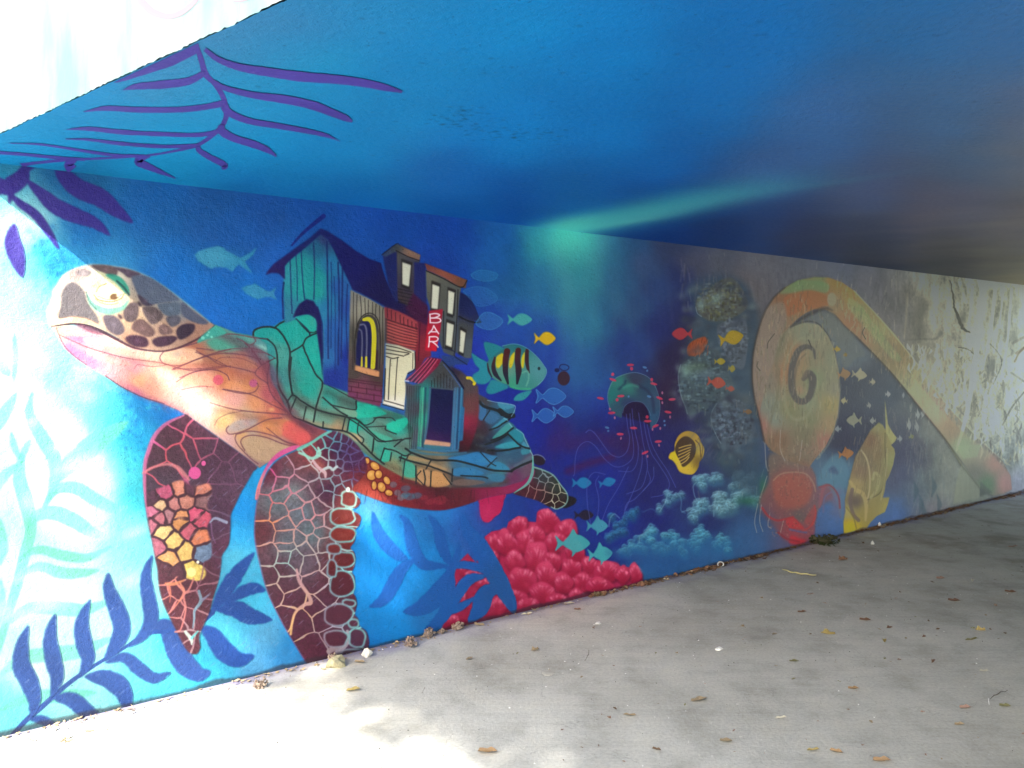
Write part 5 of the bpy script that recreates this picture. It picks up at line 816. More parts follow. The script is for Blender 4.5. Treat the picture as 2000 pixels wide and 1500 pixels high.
# left reef column
ZR = Z(1280, 500, .2)
def reef(o, c, n, cs):
    fill(o, c, .9, 2, True); o = np.array(o); x0, y0 = o.min(0); x1, y1 = o.max(0); cx, cy = o.mean(0)
    for _ in range(n * 5):
        a = 6.28 * RNG.random(); q = math.sqrt(RNG.random()) * .46; u, v = q * math.cos(a), q * math.sin(a)
        x = cx + (x1 - x0) * u; y = cy + (y1 - y0) * v; lit = RNG.random() < .5 - u * .7 - v * .6
        c_ = cs[int(RNG.random() * len(cs))]; k = 1.12 if lit else .7
        blob(x, y, 1.6 + 3.2 * RNG.random() ** 2, 1.4 + 2.8 * RNG.random() ** 2, tuple(min(255, int(w_ * k)) for w_ in c_), .42, 0, hard=2.2)
    t = cy
fill([(1345, 560), (1400, 540), (1460, 560), (1480, 640), (1470, 740), (1485, 860), (1478, 960), (1430, 940), (1400, 870), (1370, 800), (1335, 760), (1340, 690), (1356, 620)], (42, 62, 84), .8, 9, True)
for _ in range(160): blob(1345 + 130 * RNG.random(), 560 + 370 * RNG.random(), 5 + 12 * RNG.random(), 4 + 9 * RNG.random(), [(80, 92, 104), (34, 40, 58), (92, 88, 76), (62, 76, 92)][_ % 4], .22)
reef(ZR((230, 1180), (240, 1080), (310, 1020), (430, 960), (560, 900), (650, 960), (700, 1100), (760, 1250), (700, 1400), (600, 1420), (480, 1500), (330, 1560), (280, 1450), (240, 1330)), (58, 72, 84), 90, [(96, 120, 128), (40, 52, 66), (70, 92, 110), (34, 40, 56), (90, 106, 110)])
blob(1340, 725, 12, 14, (110, 140, 142), .75); blob(1360, 718, 26, 12, (80, 100, 78), .5); blob(1380, 730, 26, 10, (90, 110, 130), .5)
reef(Z(1280, 780, .2)((560, 110), (620, 20), (720, 0), (860, 40), (900, 130), (960, 220), (980, 330), (900, 430), (760, 480), (650, 440), (590, 320), (545, 200)), (62, 74, 92), 90, [(100, 116, 134), (44, 50, 66), (76, 92, 116), (36, 40, 58)])
reef(ZR((400, 520), (400, 420), (480, 390), (520, 350), (600, 260), (720, 210), (800, 260), (880, 380), (900, 480), (840, 560), (700, 620), (560, 640), (460, 600)), (72, 74, 72), 80, [(100, 112, 112), (56, 50, 52), (86, 88, 60), (96, 98, 64), (110, 124, 126)])
reef(ZR((600, 720), (640, 660), (760, 620), (880, 620), (900, 800), (900, 900), (860, 1100), (740, 1060), (680, 940), (620, 860)), (70, 80, 96), 50, [(96, 108, 126), (56, 62, 76), (84, 96, 116)])
fill(ZR((310, 900), (350, 840), (430, 800), (490, 790), (500, 850), (470, 930), (400, 970), (320, 970)), (140, 62, 34), .9, 1.5, True); blob(1400, 583, 18, 9, (104, 128, 130), .6, -35); blob(1370, 594, 8, 13, (112, 136, 142), .7); blob(1364, 630, 10, 12, (84, 96, 106), .6)
for i in range(40): x = 1344 + 40 * RNG.random(); y = 660 + 30 * RNG.random(); stroke([(x, y), (x - 2, y + 8)], 1.2, (170, 80, 40) if i % 2 else (90, 40, 26), .6, .8, smooth=False)
for p in (Z(1080, 680, .16)((1560, 200), (1530, 330), (1540, 460), (1570, 600), (1620, 720), (1640, 800)), Z(1280, 780, .2)((600, 40), (550, 130), (550, 240), (600, 360), (640, 430)), ZR((395, 500), (410, 560), (450, 590))): stroke(p, 1.5, (120, 140, 150), .6, 1)
for i in range(30): x, y = 1350 + 90 * RNG.random(), 840 + 60 * RNG.random(); stroke([(x, y), (x + 8, y - 12)], 1.4, (84, 76, 100), .35, 1)
# crack network and soot above
for i in range(120):
    x = 1330 + 420 * RNG.random(); y = 500 + .12 * (x - 1500) + 20 + 60 * RNG.random()
    stroke([(x, y), (x + RNG.normal(0, 4), y + 8 + 30 * RNG.random())], 1 + 3 * RNG.random(), (112, 108, 116) if i % 2 else (58, 56, 66), .22, 1.6)
# the long curl
CURL = [(1492, 862), (1484, 820), (1474, 780), (1469, 742), (1470, 700), (1476, 665), (1484, 634), (1496, 604), (1512, 580), (1532, 562), (1560, 547), (1590, 541), (1618, 542), (1645, 552), (1668, 568), (1692, 594), (1720, 622), (1750, 656), (1786, 706), (1820, 752), (1856, 800), (1890, 836), (1926, 872), (1956, 898), (1974, 930), (1976, 956), (1960, 964),
        (1940, 968), (1912, 950), (1876, 906), (1856, 870), (1830, 836), (1800, 800), (1770, 762), (1738, 724), (1700, 684), (1672, 656), (1648, 634), (1630, 614), (1612, 604), (1590, 604), (1572, 612), (1556, 624), (1544, 638)]
BULB = [(1544, 638), (1556, 632), (1576, 630), (1598, 634), (1618, 656), (1630, 690), (1638, 726), (1640, 768), (1636, 808), (1628, 840), (1612, 872), (1592, 896), (1580, 912), (1540, 900), (1506, 880), (1492, 862), (1484, 800), (1520, 660)]
cw = wash([(1500, 840, (150, 84, 74)), (1480, 760, (120, 104, 96)), (1480, 690, (118, 102, 94)), (1500, 620, (116, 100, 90)), (1530, 585, (126, 80, 54)), (1570, 585, (150, 84, 50)), (1600, 575, (150, 86, 52)), (1560, 558, (100, 120, 76)), (1600, 556, (100, 124, 78)), (1630, 555, (156, 106, 54)), (1660, 575, (160, 116, 62)), (1630, 590, (128, 112, 84)),
      (1680, 610, (120, 124, 80)), (1665, 625, (156, 96, 70)), (1710, 650, (132, 136, 90)), (1690, 660, (144, 104, 78)), (1740, 690, (120, 100, 70)), (1760, 700, (130, 112, 72)), (1790, 740, (156, 150, 106)), (1800, 770, (170, 146, 116)), (1780, 760, (150, 150, 110)), (1830, 800, (184, 152, 124)), (1860, 830, (166, 140, 108)), (1880, 860, (150, 160, 124)), (1910, 880, (160, 150, 126)), (1940, 900, (184, 142, 124)), (1960, 940, (186, 140, 130)), (1900, 920, (120, 116, 104)), (1925, 945, (104, 128, 100))], 9)
fill(np.array(CURL) + [(-3, 2)], (44, 44, 54), .5, 5)
fill(CURL + BULB[::-1][1:3], cw, 1, 1.2)
fill(BULB, wash([(1600, 640, (128, 128, 108)), (1570, 650, (120, 124, 104)), (1550, 690, (144, 106, 76)), (1530, 730, (146, 96, 66)), (1520, 680, (112, 104, 78)), (1620, 700, (118, 122, 100)), (1630, 760, (124, 120, 100)), (1600, 700, (124, 116, 92)), (1590, 740, (112, 124, 90)), (1540, 800, (112, 110, 74)), (1500, 790, (110, 120, 112)), (1500, 740, (116, 104, 92)), (1490, 830, (156, 90, 80)), (1580, 820, (110, 112, 80)), (1622, 790, (150, 134, 80)),
      (1620, 830, (150, 124, 88)), (1610, 860, (150, 96, 84)), (1570, 850, (104, 96, 72)), (1520, 860, (116, 80, 60)), (1560, 880, (110, 90, 74)), (1510, 820, (110, 124, 116)), (1580, 790, (118, 126, 100))], 9), 1, 1.2)
fill([(1532, 580), (1560, 568), (1592, 568), (1614, 578), (1620, 592), (1600, 602), (1566, 606), (1540, 618), (1532, 604)], (150, 82, 48), .7, 2, True); fill([(1522, 572), (1556, 550), (1590, 548), (1618, 556), (1612, 572), (1580, 566), (1548, 572)], (100, 126, 80), .75, 2, True); fill([(1484, 640), (1496, 606), (1528, 590), (1536, 620), (1524, 660), (1506, 720), (1480, 730)], (122, 106, 98), .6, 2.5, True)
blob(1624, 585, 9, 13, (136, 128, 104), .9, 0, hard=2.5); fill([(1656, 582), (1684, 600), (1720, 650), (1760, 700), (1740, 700), (1700, 650), (1664, 612)], (126, 138, 92), .6, 2, True)
stroke([(1542, 640), (1560, 626), (1585, 612), (1610, 602), (1625, 606)], [3, 6, 8, 6, 2], (50, 46, 52), .7, 2.5); stroke([(1544, 638), (1576, 628), (1600, 634), (1622, 664), (1634, 706), (1640, 766)], 2.4, (50, 48, 52), .7, 1.4)
fill([(1622, 610), (1650, 640), (1690, 690), (1672, 700), (1650, 720), (1640, 690), (1628, 650), (1608, 626)], (92, 96, 96), .5, 3, True)
stroke([(1591, 700), (1588, 684), (1576, 677), (1560, 684), (1550, 704), (1545, 731), (1546, 760), (1556, 780), (1569, 784), (1580, 774), (1586, 756), (1586, 738), (1577, 730), (1569, 740)], [3, 7, 11, 13, 13, 13, 12, 13, 15, 16, 9], (62, 58, 62), .95, 1.6)
stroke([(1554, 776), (1552, 740), (1560, 706), (1574, 690)], [2, 3, 3, 2], (56, 52, 54), .5, 1.6); blob(1568, 720, 10, 24, (150, 116, 80), .6, 12); blob(1562, 762, 8, 10, (156, 116, 92), .7); stroke([(1578, 664), (1584, 678)], 2, (50, 44, 44), .8)
for i in range(620):                       # coarse dry brushing that follows the plaster
    x = 1474 + 170 * RNG.random(); y = 560 + 330 * RNG.random()
    if ((x - 1556) / 86) ** 2 + ((y - 745) / 170) ** 2 > 1: continue
    stroke([(x, y), (x + RNG.normal(0, 1.5), y + 4 + 12 * RNG.random())], .9 + 1.4 * RNG.random(), [(170, 160, 126), (70, 66, 50), (150, 120, 90), (100, 110, 80)][i % 4], .34, .9, smooth=False)
for i in range(520):
    t = RNG.random(); x = 1640 + 320 * t; y = 575 + 350 * t + RNG.normal(0, 22)
    stroke([(x, y), (x + RNG.normal(0, 2), y + 4 + 12 * RNG.random())], .9 + 1.4 * RNG.random(), [(196, 182, 146), (90, 84, 66), (170, 140, 110)][i % 3], .3, .9, smooth=False)
for p in ([(1688, 640), (1684, 650), (1690, 662)], [(1480, 706), (1478, 716), (1484, 724)], [(1579, 664), (1583, 676)], [(1512, 652), (1500, 668), (1498, 680)]): stroke(p, 1.6, (40, 38, 38), .8, .7)
motif('curl', 'painted_tentacle', 'painted long orange and green arm curling over the reef', CURL, None); motif('bulb', 'painted_snail', 'painted tall snail shell with a dark spiral', BULB, None, level=2)
stroke([(1492, 862), (1484, 820), (1474, 780), (1469, 742), (1470, 700), (1476, 665), (1484, 634), (1496, 604), (1512, 580), (1532, 562)], 3, (54, 50, 52), .6, 1.6); stroke([(1505, 876), (1500, 840), (1520, 760), (1516, 700), (1530, 655), (1546, 636)], [2, 3, 5, 5, 4, 2], (92, 88, 66), .55, 3)
stroke([(1600, 706), (1594, 760), (1580, 806), (1556, 820), (1536, 800), (1530, 740), (1540, 690), (1562, 662), (1590, 664)], [2, 4, 5, 5, 5, 5, 4, 3, 2], (140, 142, 112), .5, 3); stroke([(1624, 668), (1636, 720), (1640, 770), (1636, 812), (1622, 860), (1596, 896)], 3, (160, 156, 130), .45, 2)
fill(CURL, (100, 98, 96), .2, 2); fill(BULB, (98, 98, 94), .2, 2)
# crab under the curl
CRAB = Z(1280, 780, .2)((1100, 560), (1200, 520), (1280, 560), (1400, 560), (1500, 640), (1560, 740), (1580, 860), (1640, 830), (1720, 860), (1790, 960), (1800, 1080), (1700, 1000), (1600, 1060), (1560, 1200), (1540, 1340), (1400, 1420), (1250, 1360), (1190, 1280), (1100, 1180), (1030, 1100), (1020, 960), (1100, 800))
fill(CRAB, wash([(1500, 900, (104, 84, 70)), (1550, 890, (110, 90, 72)), (1540, 940, (140, 70, 62)), (1560, 970, (130, 68, 60)), (1520, 990, (120, 64, 62)), (1500, 1010, (96, 66, 80)), (1550, 1030, (150, 50, 56)), (1590, 1000, (110, 76, 74)), (1620, 960, (120, 74, 84)), (1630, 990, (96, 90, 120)), (1580, 1040, (130, 60, 68)), (1560, 1010, (84, 76, 70))], 9), .8, 4, True)
fill(Z(1280, 780, .2)((1150, 780), (1300, 720), (1450, 730), (1530, 840), (1500, 980), (1400, 1060), (1250, 1060), (1160, 980)), (146, 74, 62), .6, 4, True)
fill(Z(1280, 780, .2)((1270, 1180), (1340, 1150), (1420, 1220), (1450, 1270), (1380, 1260), (1300, 1250)), (166, 48, 54), .8, 1.5, True); fill(Z(1280, 780, .2)((1450, 1200), (1500, 1100), (1540, 1050), (1560, 1150), (1530, 1230)), (150, 60, 62), .6, 2, True); fill(Z(1280, 780, .2)((1310, 1400), (1320, 1330), (1420, 1360), (1470, 1380), (1400, 1420)), (170, 40, 50), .8, 2, True)
for p in [(1000, 1020, 970, 1190, 990, 1300), (1030, 1030, 1020, 1190, 1050, 1290), (1115, 1110, 1100, 1230, 1130, 1260), (1250, 1170, 1220, 1290, 1215, 1320), (1220, 300, 1215, 480, 1260, 600), (1430, 400, 1410, 560, 1400, 600), (1070, 430, 1080, 620, 1100, 700), (1090, 750, 1050, 880, 1020, 960)]:
    stroke(Z(1280, 780, .2)((p[0], p[1]), (p[2], p[3]), (p[4], p[5])), 1.4, (156, 150, 140), .65, .9)
stroke(Z(1280, 780, .2)((1600, 1050), (1640, 860), (1720, 860), (1790, 980), (1810, 1150)), [4, 8, 7, 7, 3], (140, 76, 84), .6, 2.5); fill(Z(1280, 780, .2)((1620, 700), (1720, 560), (1800, 540), (1880, 680), (1860, 900), (1830, 1180), (1760, 1000), (1680, 840), (1590, 860)), (76, 116, 140), .6, 3, True)
fill(Z(1280, 780, .2)((1690, 700), (1740, 650), (1790, 720), (1760, 730)), (54, 70, 110), .7, 2, True); scumble(1640, 990, 18, 34, (92, 96, 130), .4)
for i in range(260):
    x = 1500 + 100 * RNG.random(); y = 870 + 180 * RNG.random(); blob(x, y, 1.6, 1.6, (150, 110, 90) if i % 2 else (70, 60, 60), .35)
for p, w, c in [(Z(1280, 780, .2)((1150, 790), (1220, 730), (1350, 710), (1470, 730), (1540, 820), (1560, 900)), 2, (150, 120, 100)), (Z(1280, 780, .2)((1040, 1060), (1100, 1140), (1180, 1180), (1260, 1170), (1340, 1150)), 4, (150, 44, 50)), (Z(1280, 780, .2)((1430, 1290), (1520, 1230), (1560, 1120), (1550, 1040)), 4, (156, 56, 58)), (Z(1280, 780, .2)((1310, 1270), (1400, 1290), (1470, 1300)), 4, (76, 80, 120)), (Z(1280, 780, .2)((1200, 1300), (1280, 1360), (1400, 1390)), 4, (120, 40, 50)), (Z(1280, 780, .2)((1640, 1100), (1650, 960), (1720, 900)), 3, (96, 90, 130)), (Z(1280, 780, .2)((1600, 860), (1700, 840), (1780, 930), (1800, 1060)), 4, (130, 60, 70))]: stroke(p, w, c, .75, 1.4)
motif('crab', 'painted_crab', 'painted dull red crab at the foot of the curl', CRAB, None, True, level=3)
# seed pod flower
ZP = Z(1600, 780, .2)
POD = ZP((580, 225), (620, 250), (645, 300), (660, 250), (720, 330), (755, 375), (740, 410), (700, 445), (730, 480), (740, 530), (720, 640), (680, 750), (650, 800), (640, 880), (620, 960), (685, 955), (670, 1020), (640, 1100), (560, 1140), (500, 1200), (460, 1260), (380, 1285), (330, 1290), (240, 1320), (235, 1200), (255, 1090), (250, 980), (290, 800), (320, 680), (350, 560), (400, 480), (450, 390), (500, 300))
fill(POD, wash([(1715, 830, (128, 122, 78)), (1700, 860, (112, 84, 62)), (1710, 890, (116, 96, 68)), (1740, 860, (140, 130, 80)), (1740, 900, (136, 134, 86)), (1690, 900, (110, 96, 74)), (1680, 920, (118, 96, 76)), (1670, 950, (150, 132, 88)), (1670, 980, (88, 76, 74)), (1690, 1000, (140, 124, 72)), (1710, 980, (138, 124, 76)), (1715, 950, (130, 124, 84)), (1730, 990, (150, 138, 78)), (1660, 1030, (176, 152, 34)), (1655, 1000, (150, 140, 90))], 8), 1, 1)
fill(ZP((640, 0), (655, 100), (672, 240), (720, 330), (755, 375), (710, 440), (650, 330), (645, 150)), (150, 146, 96), .95, .8)
for p, w, c in [(ZP((410, 500), (460, 580), (490, 720), (490, 860), (470, 980)), 3, (170, 158, 120)), (ZP((300, 800), (350, 880), (420, 920), (455, 1020), (450, 1180)), [5, 8, 9, 8, 4], (160, 144, 96)), (ZP((640, 330), (640, 500), (650, 700), (600, 900), (470, 980)), 2, (84, 76, 50)), (ZP((660, 480), (650, 700), (600, 980)), 2, (160, 150, 104)), (ZP((520, 780), (540, 720), (580, 760), (560, 880), (500, 960)), 6, (150, 144, 100)), (ZP((320, 880), (300, 1000), (330, 1120), (380, 1180)), 7, (96, 80, 80)), (ZP((260, 1050), (330, 1150), (360, 1260)), 2, (110, 96, 50))]:
    stroke(p, w, c, .8, 1.2)
for i in range(70): x, y = 1670 + 60 * RNG.random(), 850 + 120 * RNG.random(); stroke([(x, y), (x - 3, y + 14)], 1.2, (90, 70, 54) if i % 2 else (156, 136, 100), .35, .8, smooth=False)
motif('pod', 'painted_bud', 'painted tall yellow and brown seed pod by the floor', POD, None)
for _ in range(150):                      # break up the edges of the reef heads
    x, y = [(1400 + 62 * math.cos(_), 600 + 44 * math.sin(_)), (1372 + 50 * math.cos(_), 745 + 68 * math.sin(_)), (1428 + 44 * math.cos(_), 830 + 52 * math.sin(_))][_ % 3]; blob(x + RNG.normal(0, 6), y + RNG.normal(0, 6), 5 + 6 * RNG.random(), 4 + 5 * RNG.random(), [(46, 54, 72), (92, 108, 116), (60, 66, 76), (36, 40, 60)][int(RNG.random() * 4)], .38)
# small fish over the reef
for x, y, L, h, c, rt_, nm in [(1332, 652, 40, 24, (172, 50, 60), False, 'painted red fish facing left'), (1428, 660, 48, 28, (172, 140, 26), True, 'painted round yellow fish on the reef'), (1406, 706, 22, 13, (160, 140, 36), True, None), (1429, 720, 14, 14, (150, 136, 50), True, None), (1399, 747, 36, 22, (170, 70, 58), True, 'painted coral red fish low on the reef'), (1426, 759, 18, 11, (160, 76, 66), True, None), (1460, 804, 18, 10, (120, 84, 50), True, None),
                           (1634, 682, 16, 9, (166, 138, 46), True, None), (1651, 693, 8, 8, (140, 110, 40), True, None), (1648, 731, 26, 18, (156, 116, 76), True, 'painted tan fish beside the snail shell'), (1678, 732, 30, 18, (168, 162, 130), True, 'painted cream fish right of the tan fish'), (1704, 746, 12, 10, (160, 156, 134), True, None), (1649, 783, 13, 11, (176, 166, 120), False, None), (1697, 792, 9, 10, (140, 142, 140), True, None),
                           (1668, 821, 30, 20, (150, 152, 128), False, 'painted pale fish above the seed pod'), (1705, 822, 12, 11, (150, 154, 150), False, None), (1637, 838, 13, 10, (140, 150, 160), False, None), (1652, 886, 30, 18, (184, 112, 50), True, 'painted orange fish left of the seed pod'), (1757, 857, 11, 10, (140, 146, 150), True, None), (1780, 853, 11, 8, (130, 130, 80), True, None), (1734, 770, 11, 10, (150, 154, 160), True, None),
                           (1792, 810, 9, 16, (160, 164, 166), True, None), (1802, 807, 9, 16, (160, 164, 166), True, None), (1775, 830, 9, 20, (150, 154, 156), True, None), (1790, 834, 9, 20, (150, 154, 156), True, None), (1764, 772, 5, 12, (140, 146, 156), True, None), (1779, 796, 6, 20, (110, 116, 124), True, None)]:
    fish(x, y, L, h, tuple(int(v * .9) for v in c), rt_, a=.84, ang=RNG.normal(0, 7), fins=2 if x > 1600 and L > 8 else 1, name=nm)
for i in range(900):                      # rough plaster drags the brush into short upright marks
    x = 1330 + 670 * RNG.random() ** .8; y = 470 + .12 * (x - 1300) + RNG.random() * (560 - .33 * (x - 1300))
    stroke([(x, y), (x + RNG.normal(0, 1.5), y + 4 + 14 * RNG.random())], .8 + 1.6 * RNG.random(), (176, 170, 150) if RNG.random() < .5 * (x - 1300) / 700 + .2 else (44, 44, 54), .16, 1, smooth=False)
# sketchy rock, beams and cracks at the far right
for i in range(520):
    k = RNG.random(); x = 1770 + 230 * k; y = 668 + 10 * k + 260 * RNG.random() * (1.1 - .3 * k)
    if (y - 700) > (x - 1760) * 1.1 : continue
    w = 2 + 3.4 * RNG.random(); hh = 8 + 22 * RNG.random(); c = [(222, 214, 176), (206, 200, 164), (122, 118, 106), (196, 188, 150), (136, 132, 116), (228, 222, 190)][i % 6]
    stroke([(x, y), (x + RNG.normal(0, 3), y + hh * .5), (x + RNG.normal(0, 4), y + hh)], [.6, w * 1.2, .5], c, .75, .9)
for i in range(130): x = 1800 + 190 * RNG.random(); y = 560 + 110 * RNG.random(); blob(x, y, 4 + 9 * RNG.random(), 8 + 18 * RNG.random(), [(120, 116, 104), (172, 168, 146), (104, 100, 92)][i % 3], .2)
for i in range(260):
    x = 1770 + 150 * RNG.random(); y = 830 + 170 * RNG.random()
    if y < 840 + (x - 1790) * .9 and x > 1830: continue
    stroke([(x, y), (x + RNG.normal(0, 4), y + 8 + 14 * RNG.random())], [1, 4 + 4 * RNG.random(), 1], [(134, 140, 134), (96, 108, 118), (116, 120, 118), (80, 96, 112), (110, 132, 142)][i % 5], .4, 1.4)
for x, y in ((1785, 960), (1800, 1000), (1820, 950), (1830, 985), (1795, 985)): stroke([(x, y - 20), (x + 5, y), (x, y + 20)], [1, 10, 2], (58, 84, 98), .55, 1.6)
fill([(1878, 905), (1914, 950), (1912, 972), (1862, 985), (1868, 940)], (132, 136, 118), .8, 1.6); fill([(1915, 940), (1938, 962), (1914, 970)], (96, 102, 94), .8, 1.4)
for p, w, c, a in [([(1874, 548), (1886, 590)], 7, (190, 186, 160), .6), ([(1919, 556), (1914, 640), (1902, 720), (1890, 800), (1870, 870)], [8, 9, 10, 9, 5], (216, 210, 176), .85), ([(1944, 560), (1936, 640), (1924, 700)], [7, 6, 4], (206, 200, 170), .7), ([(1908, 640), (1896, 680)], 4, (206, 200, 170), .7), ([(1960, 590), (1944, 700), (1930, 770)], [5, 5, 4], (110, 106, 90), .5), ([(1968, 560), (1956, 640)], 6, (190, 188, 160), .5), ([(1930, 650), (1918, 720)], 5, (186, 184, 160), .6),
                    ([(2000, 750), (1970, 770), (1940, 830), (1908, 846)], [9, 8, 7, 4], (206, 200, 168), .7), ([(2000, 766), (1976, 796), (1958, 830)], [3, 4, 3], (92, 88, 78), .7), ([(1978, 670), (2005, 656)], 5, (120, 110, 90), .6), ([(1980, 700), (2005, 690), (2030, 680)], [4, 14, 14], (216, 212, 180), .8), ([(1985, 690), (2005, 676)], 5, (110, 90, 60), .7), ([(1975, 728), (2000, 745)], 4, (100, 100, 96), .6)]:
    stroke(p, w, c, a, 1)
CRK = [(1856, 548), (1862, 580), (1864, 600), (1872, 620), (1880, 640), (1892, 648)]
stroke([(1858, 568), (1862, 582)] + CRK[2:], [1, 2, 2, 6, 5, 2], (48, 46, 40), .9, 1, wob=.6); blob(1880, 625, 8, 14, (70, 68, 60), .6, 20); stroke([(1872, 678), (1890, 682), (1902, 692)], 2, (70, 66, 56), .8, .8, wob=.5); stroke([(1930, 668), (1950, 690), (1956, 712), (1940, 750)], 2, (80, 80, 76), .7, 1); blob(1935, 715, 12, 22, (104, 104, 100), .7)
stroke([(1770, 664), (1800, 662), (1826, 662), (1838, 650)], [2, 3, 4, 7], (76, 72, 66), .6, 2); blob(1795, 615, 12, 22, (96, 92, 88), .5); blob(1790, 650, 24, 14, (88, 84, 82), .5); stroke([(1772, 575), (1770, 620), (1766, 660)], [4, 5, 3], (130, 124, 112), .5, 1.6)

for a, b, c in GLINTS:  # slanting highlights of the plaster, drawn as pale strokes
    x, y = 40 + 680 * a, 900 + 520 * b
    if y > 1425 - .24 * x: continue
    stroke([(x, y), (x + 3 + 6 * c, y - 3 - 5 * c)], .7 + .8 * c, (150, 160, 200), .38, .6, smooth=False)

for x, y, rx_, ry_, a in [(1560, 700, 110, 190, .16), (1560, 900, 90, 90, .12), (1690, 760, 90, 130, .16), (1720, 930, 70, 90, .12)]: blob(x, y, rx_, ry_, (112, 114, 120), a)  # milky sheen over the curl and small fish, mixed into the paint
# far right: soft dark patches, and the wall's silvery glare put into the colour
_a = int((px_to_wall([(1600, 700)])[0][0] - S0) * DENS)
for _x in range(_a, TW, 900):
    _w = slice(_x, min(TW, _x + 900)); _X = PX[:, _w]; _Y = PY[:, _w]
    k = np.clip((_X - 1690) / 200, 0, 1) * (1 - .5 * np.clip((_X - 1950) / 50, 0, 1)) * (.22 + .55 / (1 + np.exp(-np.clip((568 + (_X - 1668) * 1.146 - _Y) / 8, -30, 30))))
    f1 = fbm(_X / 26, _Y / 60, 4) - .5; f2 = fbm(_X / 5, _Y / 26, 3) - .5; f3 = fbm(_X / 3, _Y / 4, 2) - .5
    CAN[:, _w] *= (1 + k * (1.1 * f1 + .6 * f2 + .4 * f3))[..., None]
    _g = CAN[:, _w].mean(2, keepdims=True); CAN[:, _w] += (_g * np.array([1.02, 1.01, .92], np.float32) - CAN[:, _w]) * (np.clip((_X - 1760) / 240, 0, .3))[..., None]
for x, y, rx_, ry_, a in [(1796, 612, 14, 26, .5), (1836, 650, 12, 12, .45), (1880, 620, 9, 18, .5), (1935, 716, 14, 24, .5), (1866, 580, 8, 14, .35), (1900, 600, 8, 20, .3), (1820, 700, 20, 10, .25), (1900, 780, 12, 20, .3), (1950, 850, 10, 20, .3), (1880, 800, 10, 20, .25)]: blob(x, y, rx_, ry_, (84, 82, 78), a, 10)
for p_, w_ in [([(1919, 556), (1914, 640), (1902, 720), (1890, 800), (1868, 880)], [7, 8, 9, 8, 3]), ([(1944, 560), (1936, 640), (1920, 720)], [6, 5, 3]), ([(1960, 562), (1952, 640)], [5, 3]), ([(1900, 560), (1892, 640)], [4, 3]), ([(1976, 565), (1966, 680), (1950, 760)], [5, 4, 2])]: stroke(p_, w_, (232, 226, 192), .75, 1.4)
stroke([(1856, 548), (1862, 582), (1864, 600), (1872, 620), (1880, 640), (1894, 650)], [1.5, 2.5, 2.5, 6, 5, 2], (44, 42, 38), .9, 1, wob=.6)
blob(2000, 705, 16, 26, (236, 232, 206), .7); stroke([(1982, 706), (1990, 690), (2004, 676)], 4, (96, 80, 54), .7, 1.2)

fill([(1790, 744), (1836, 800), (1890, 852), (1940, 890), (1972, 926), (1976, 956), (1958, 964), (1936, 966), (1908, 948), (1872, 902), (1846, 858), (1806, 806), (1772, 764)], wash([(1800, 780, (170, 148, 118)), (1830, 800, (184, 150, 124)), (1860, 845, (150, 126, 100)), (1880, 868, (146, 158, 124)), (1915, 880, (158, 150, 126)), (1945, 905, (184, 140, 124)), (1962, 944, (188, 138, 130)), (1905, 926, (122, 118, 106)), (1928, 945, (100, 128, 98))], 9), .72, 1.6)
stroke([(1668, 568), (1720, 624), (1786, 704), (1856, 798), (1926, 870), (1958, 898)], 2.2, (206, 196, 160), .4, 1.2); stroke([(1672, 658), (1738, 726), (1800, 802), (1856, 872), (1912, 952)], 2.4, (70, 68, 70), .5, 1.6)
for o_, c_ in [([(1880, 905), (1914, 950), (1912, 972), (1862, 984), (1868, 940)], (136, 138, 120)), ([(1914, 940), (1938, 962), (1914, 968)], (92, 98, 92)), ([(1868, 870), (1916, 868), (1908, 892), (1880, 896)], (150, 160, 128))]: fill(o_, c_, .6, 1.6)

GROUPS = [
 ('purple_frond', 'painted_frond', 'painted purple frond hanging from the ceiling joint', leaf_outline([(-20, 400), (10, 378), (36, 350), (62, 332), (100, 324)], 20)),
 ('blue_frond', 'painted_frond', 'painted dark blue frond at the lower left under the turtle', leaf_outline(STEM1 + [(340, 1232), (390, 1214), (414, 1196)], 13)),
 ('coral_frond', 'painted_frond', 'painted mid blue frond in front of the red coral', leaf_outline([(884, 1102), (882, 1150), (872, 1190), (850, 1218), (828, 1234)], 20)),
 ('turtle', 'painted_turtle', 'painted sea turtle carrying a village on its turquoise shell', SHELL),
 ('house', 'painted_house', 'painted cluster of crooked houses with a bar sign', [(519, 537), (534, 516), (626, 446), (668, 470), (744, 514), (748, 494), (774, 477), (821, 498), (818, 512), (830, 515), (912, 547), (908, 562), (918, 580), (938, 628), (924, 652), (918, 700), (904, 712), (880, 704), (904, 756), (905, 800), (894, 880), (815, 878), (790, 812), (742, 796), (679, 776), (632, 750), (628, 662), (600, 612), (553, 625), (553, 548), (540, 534)]),
]

# ---------------------------------------------------------------- helpers
def tag(o, label=None, cat=None, group=None, kind=None):
    if label: o['label'] = label
    if cat: o['category'] = cat
    if group: o['group'] = group
    if kind: o['kind'] = kind
    return o
def mesh_obj(name, verts, faces, m, parent=None, smooth=False):
    me = bpy.data.meshes.new(name); me.from_pydata([tuple(map(float, v)) for v in verts], [], faces); me.update()
    if smooth: me.polygons.foreach_set('use_smooth', [True] * len(me.polygons))
    o = bpy.data.objects.new(name, me); COL.objects.link(o)
    if m is not None: me.materials.append(m)
    if parent is not None: o.parent = parent
    return o
def empty(name, loc=(0, 0, 0), rz=0.):
    o = bpy.data.objects.new(name, None); COL.objects.link(o); o.location = loc; o.rotation_euler = (0, 0, rz); o.empty_display_size = .1
    return o
def N(t, kind, **kw):
    n = t.nodes.new(kind)
    for k, v in kw.items():
        if k.startswith('i_'): n.inputs[int(k[2:])].default_value = v
        else: setattr(n, k, v)
    return n
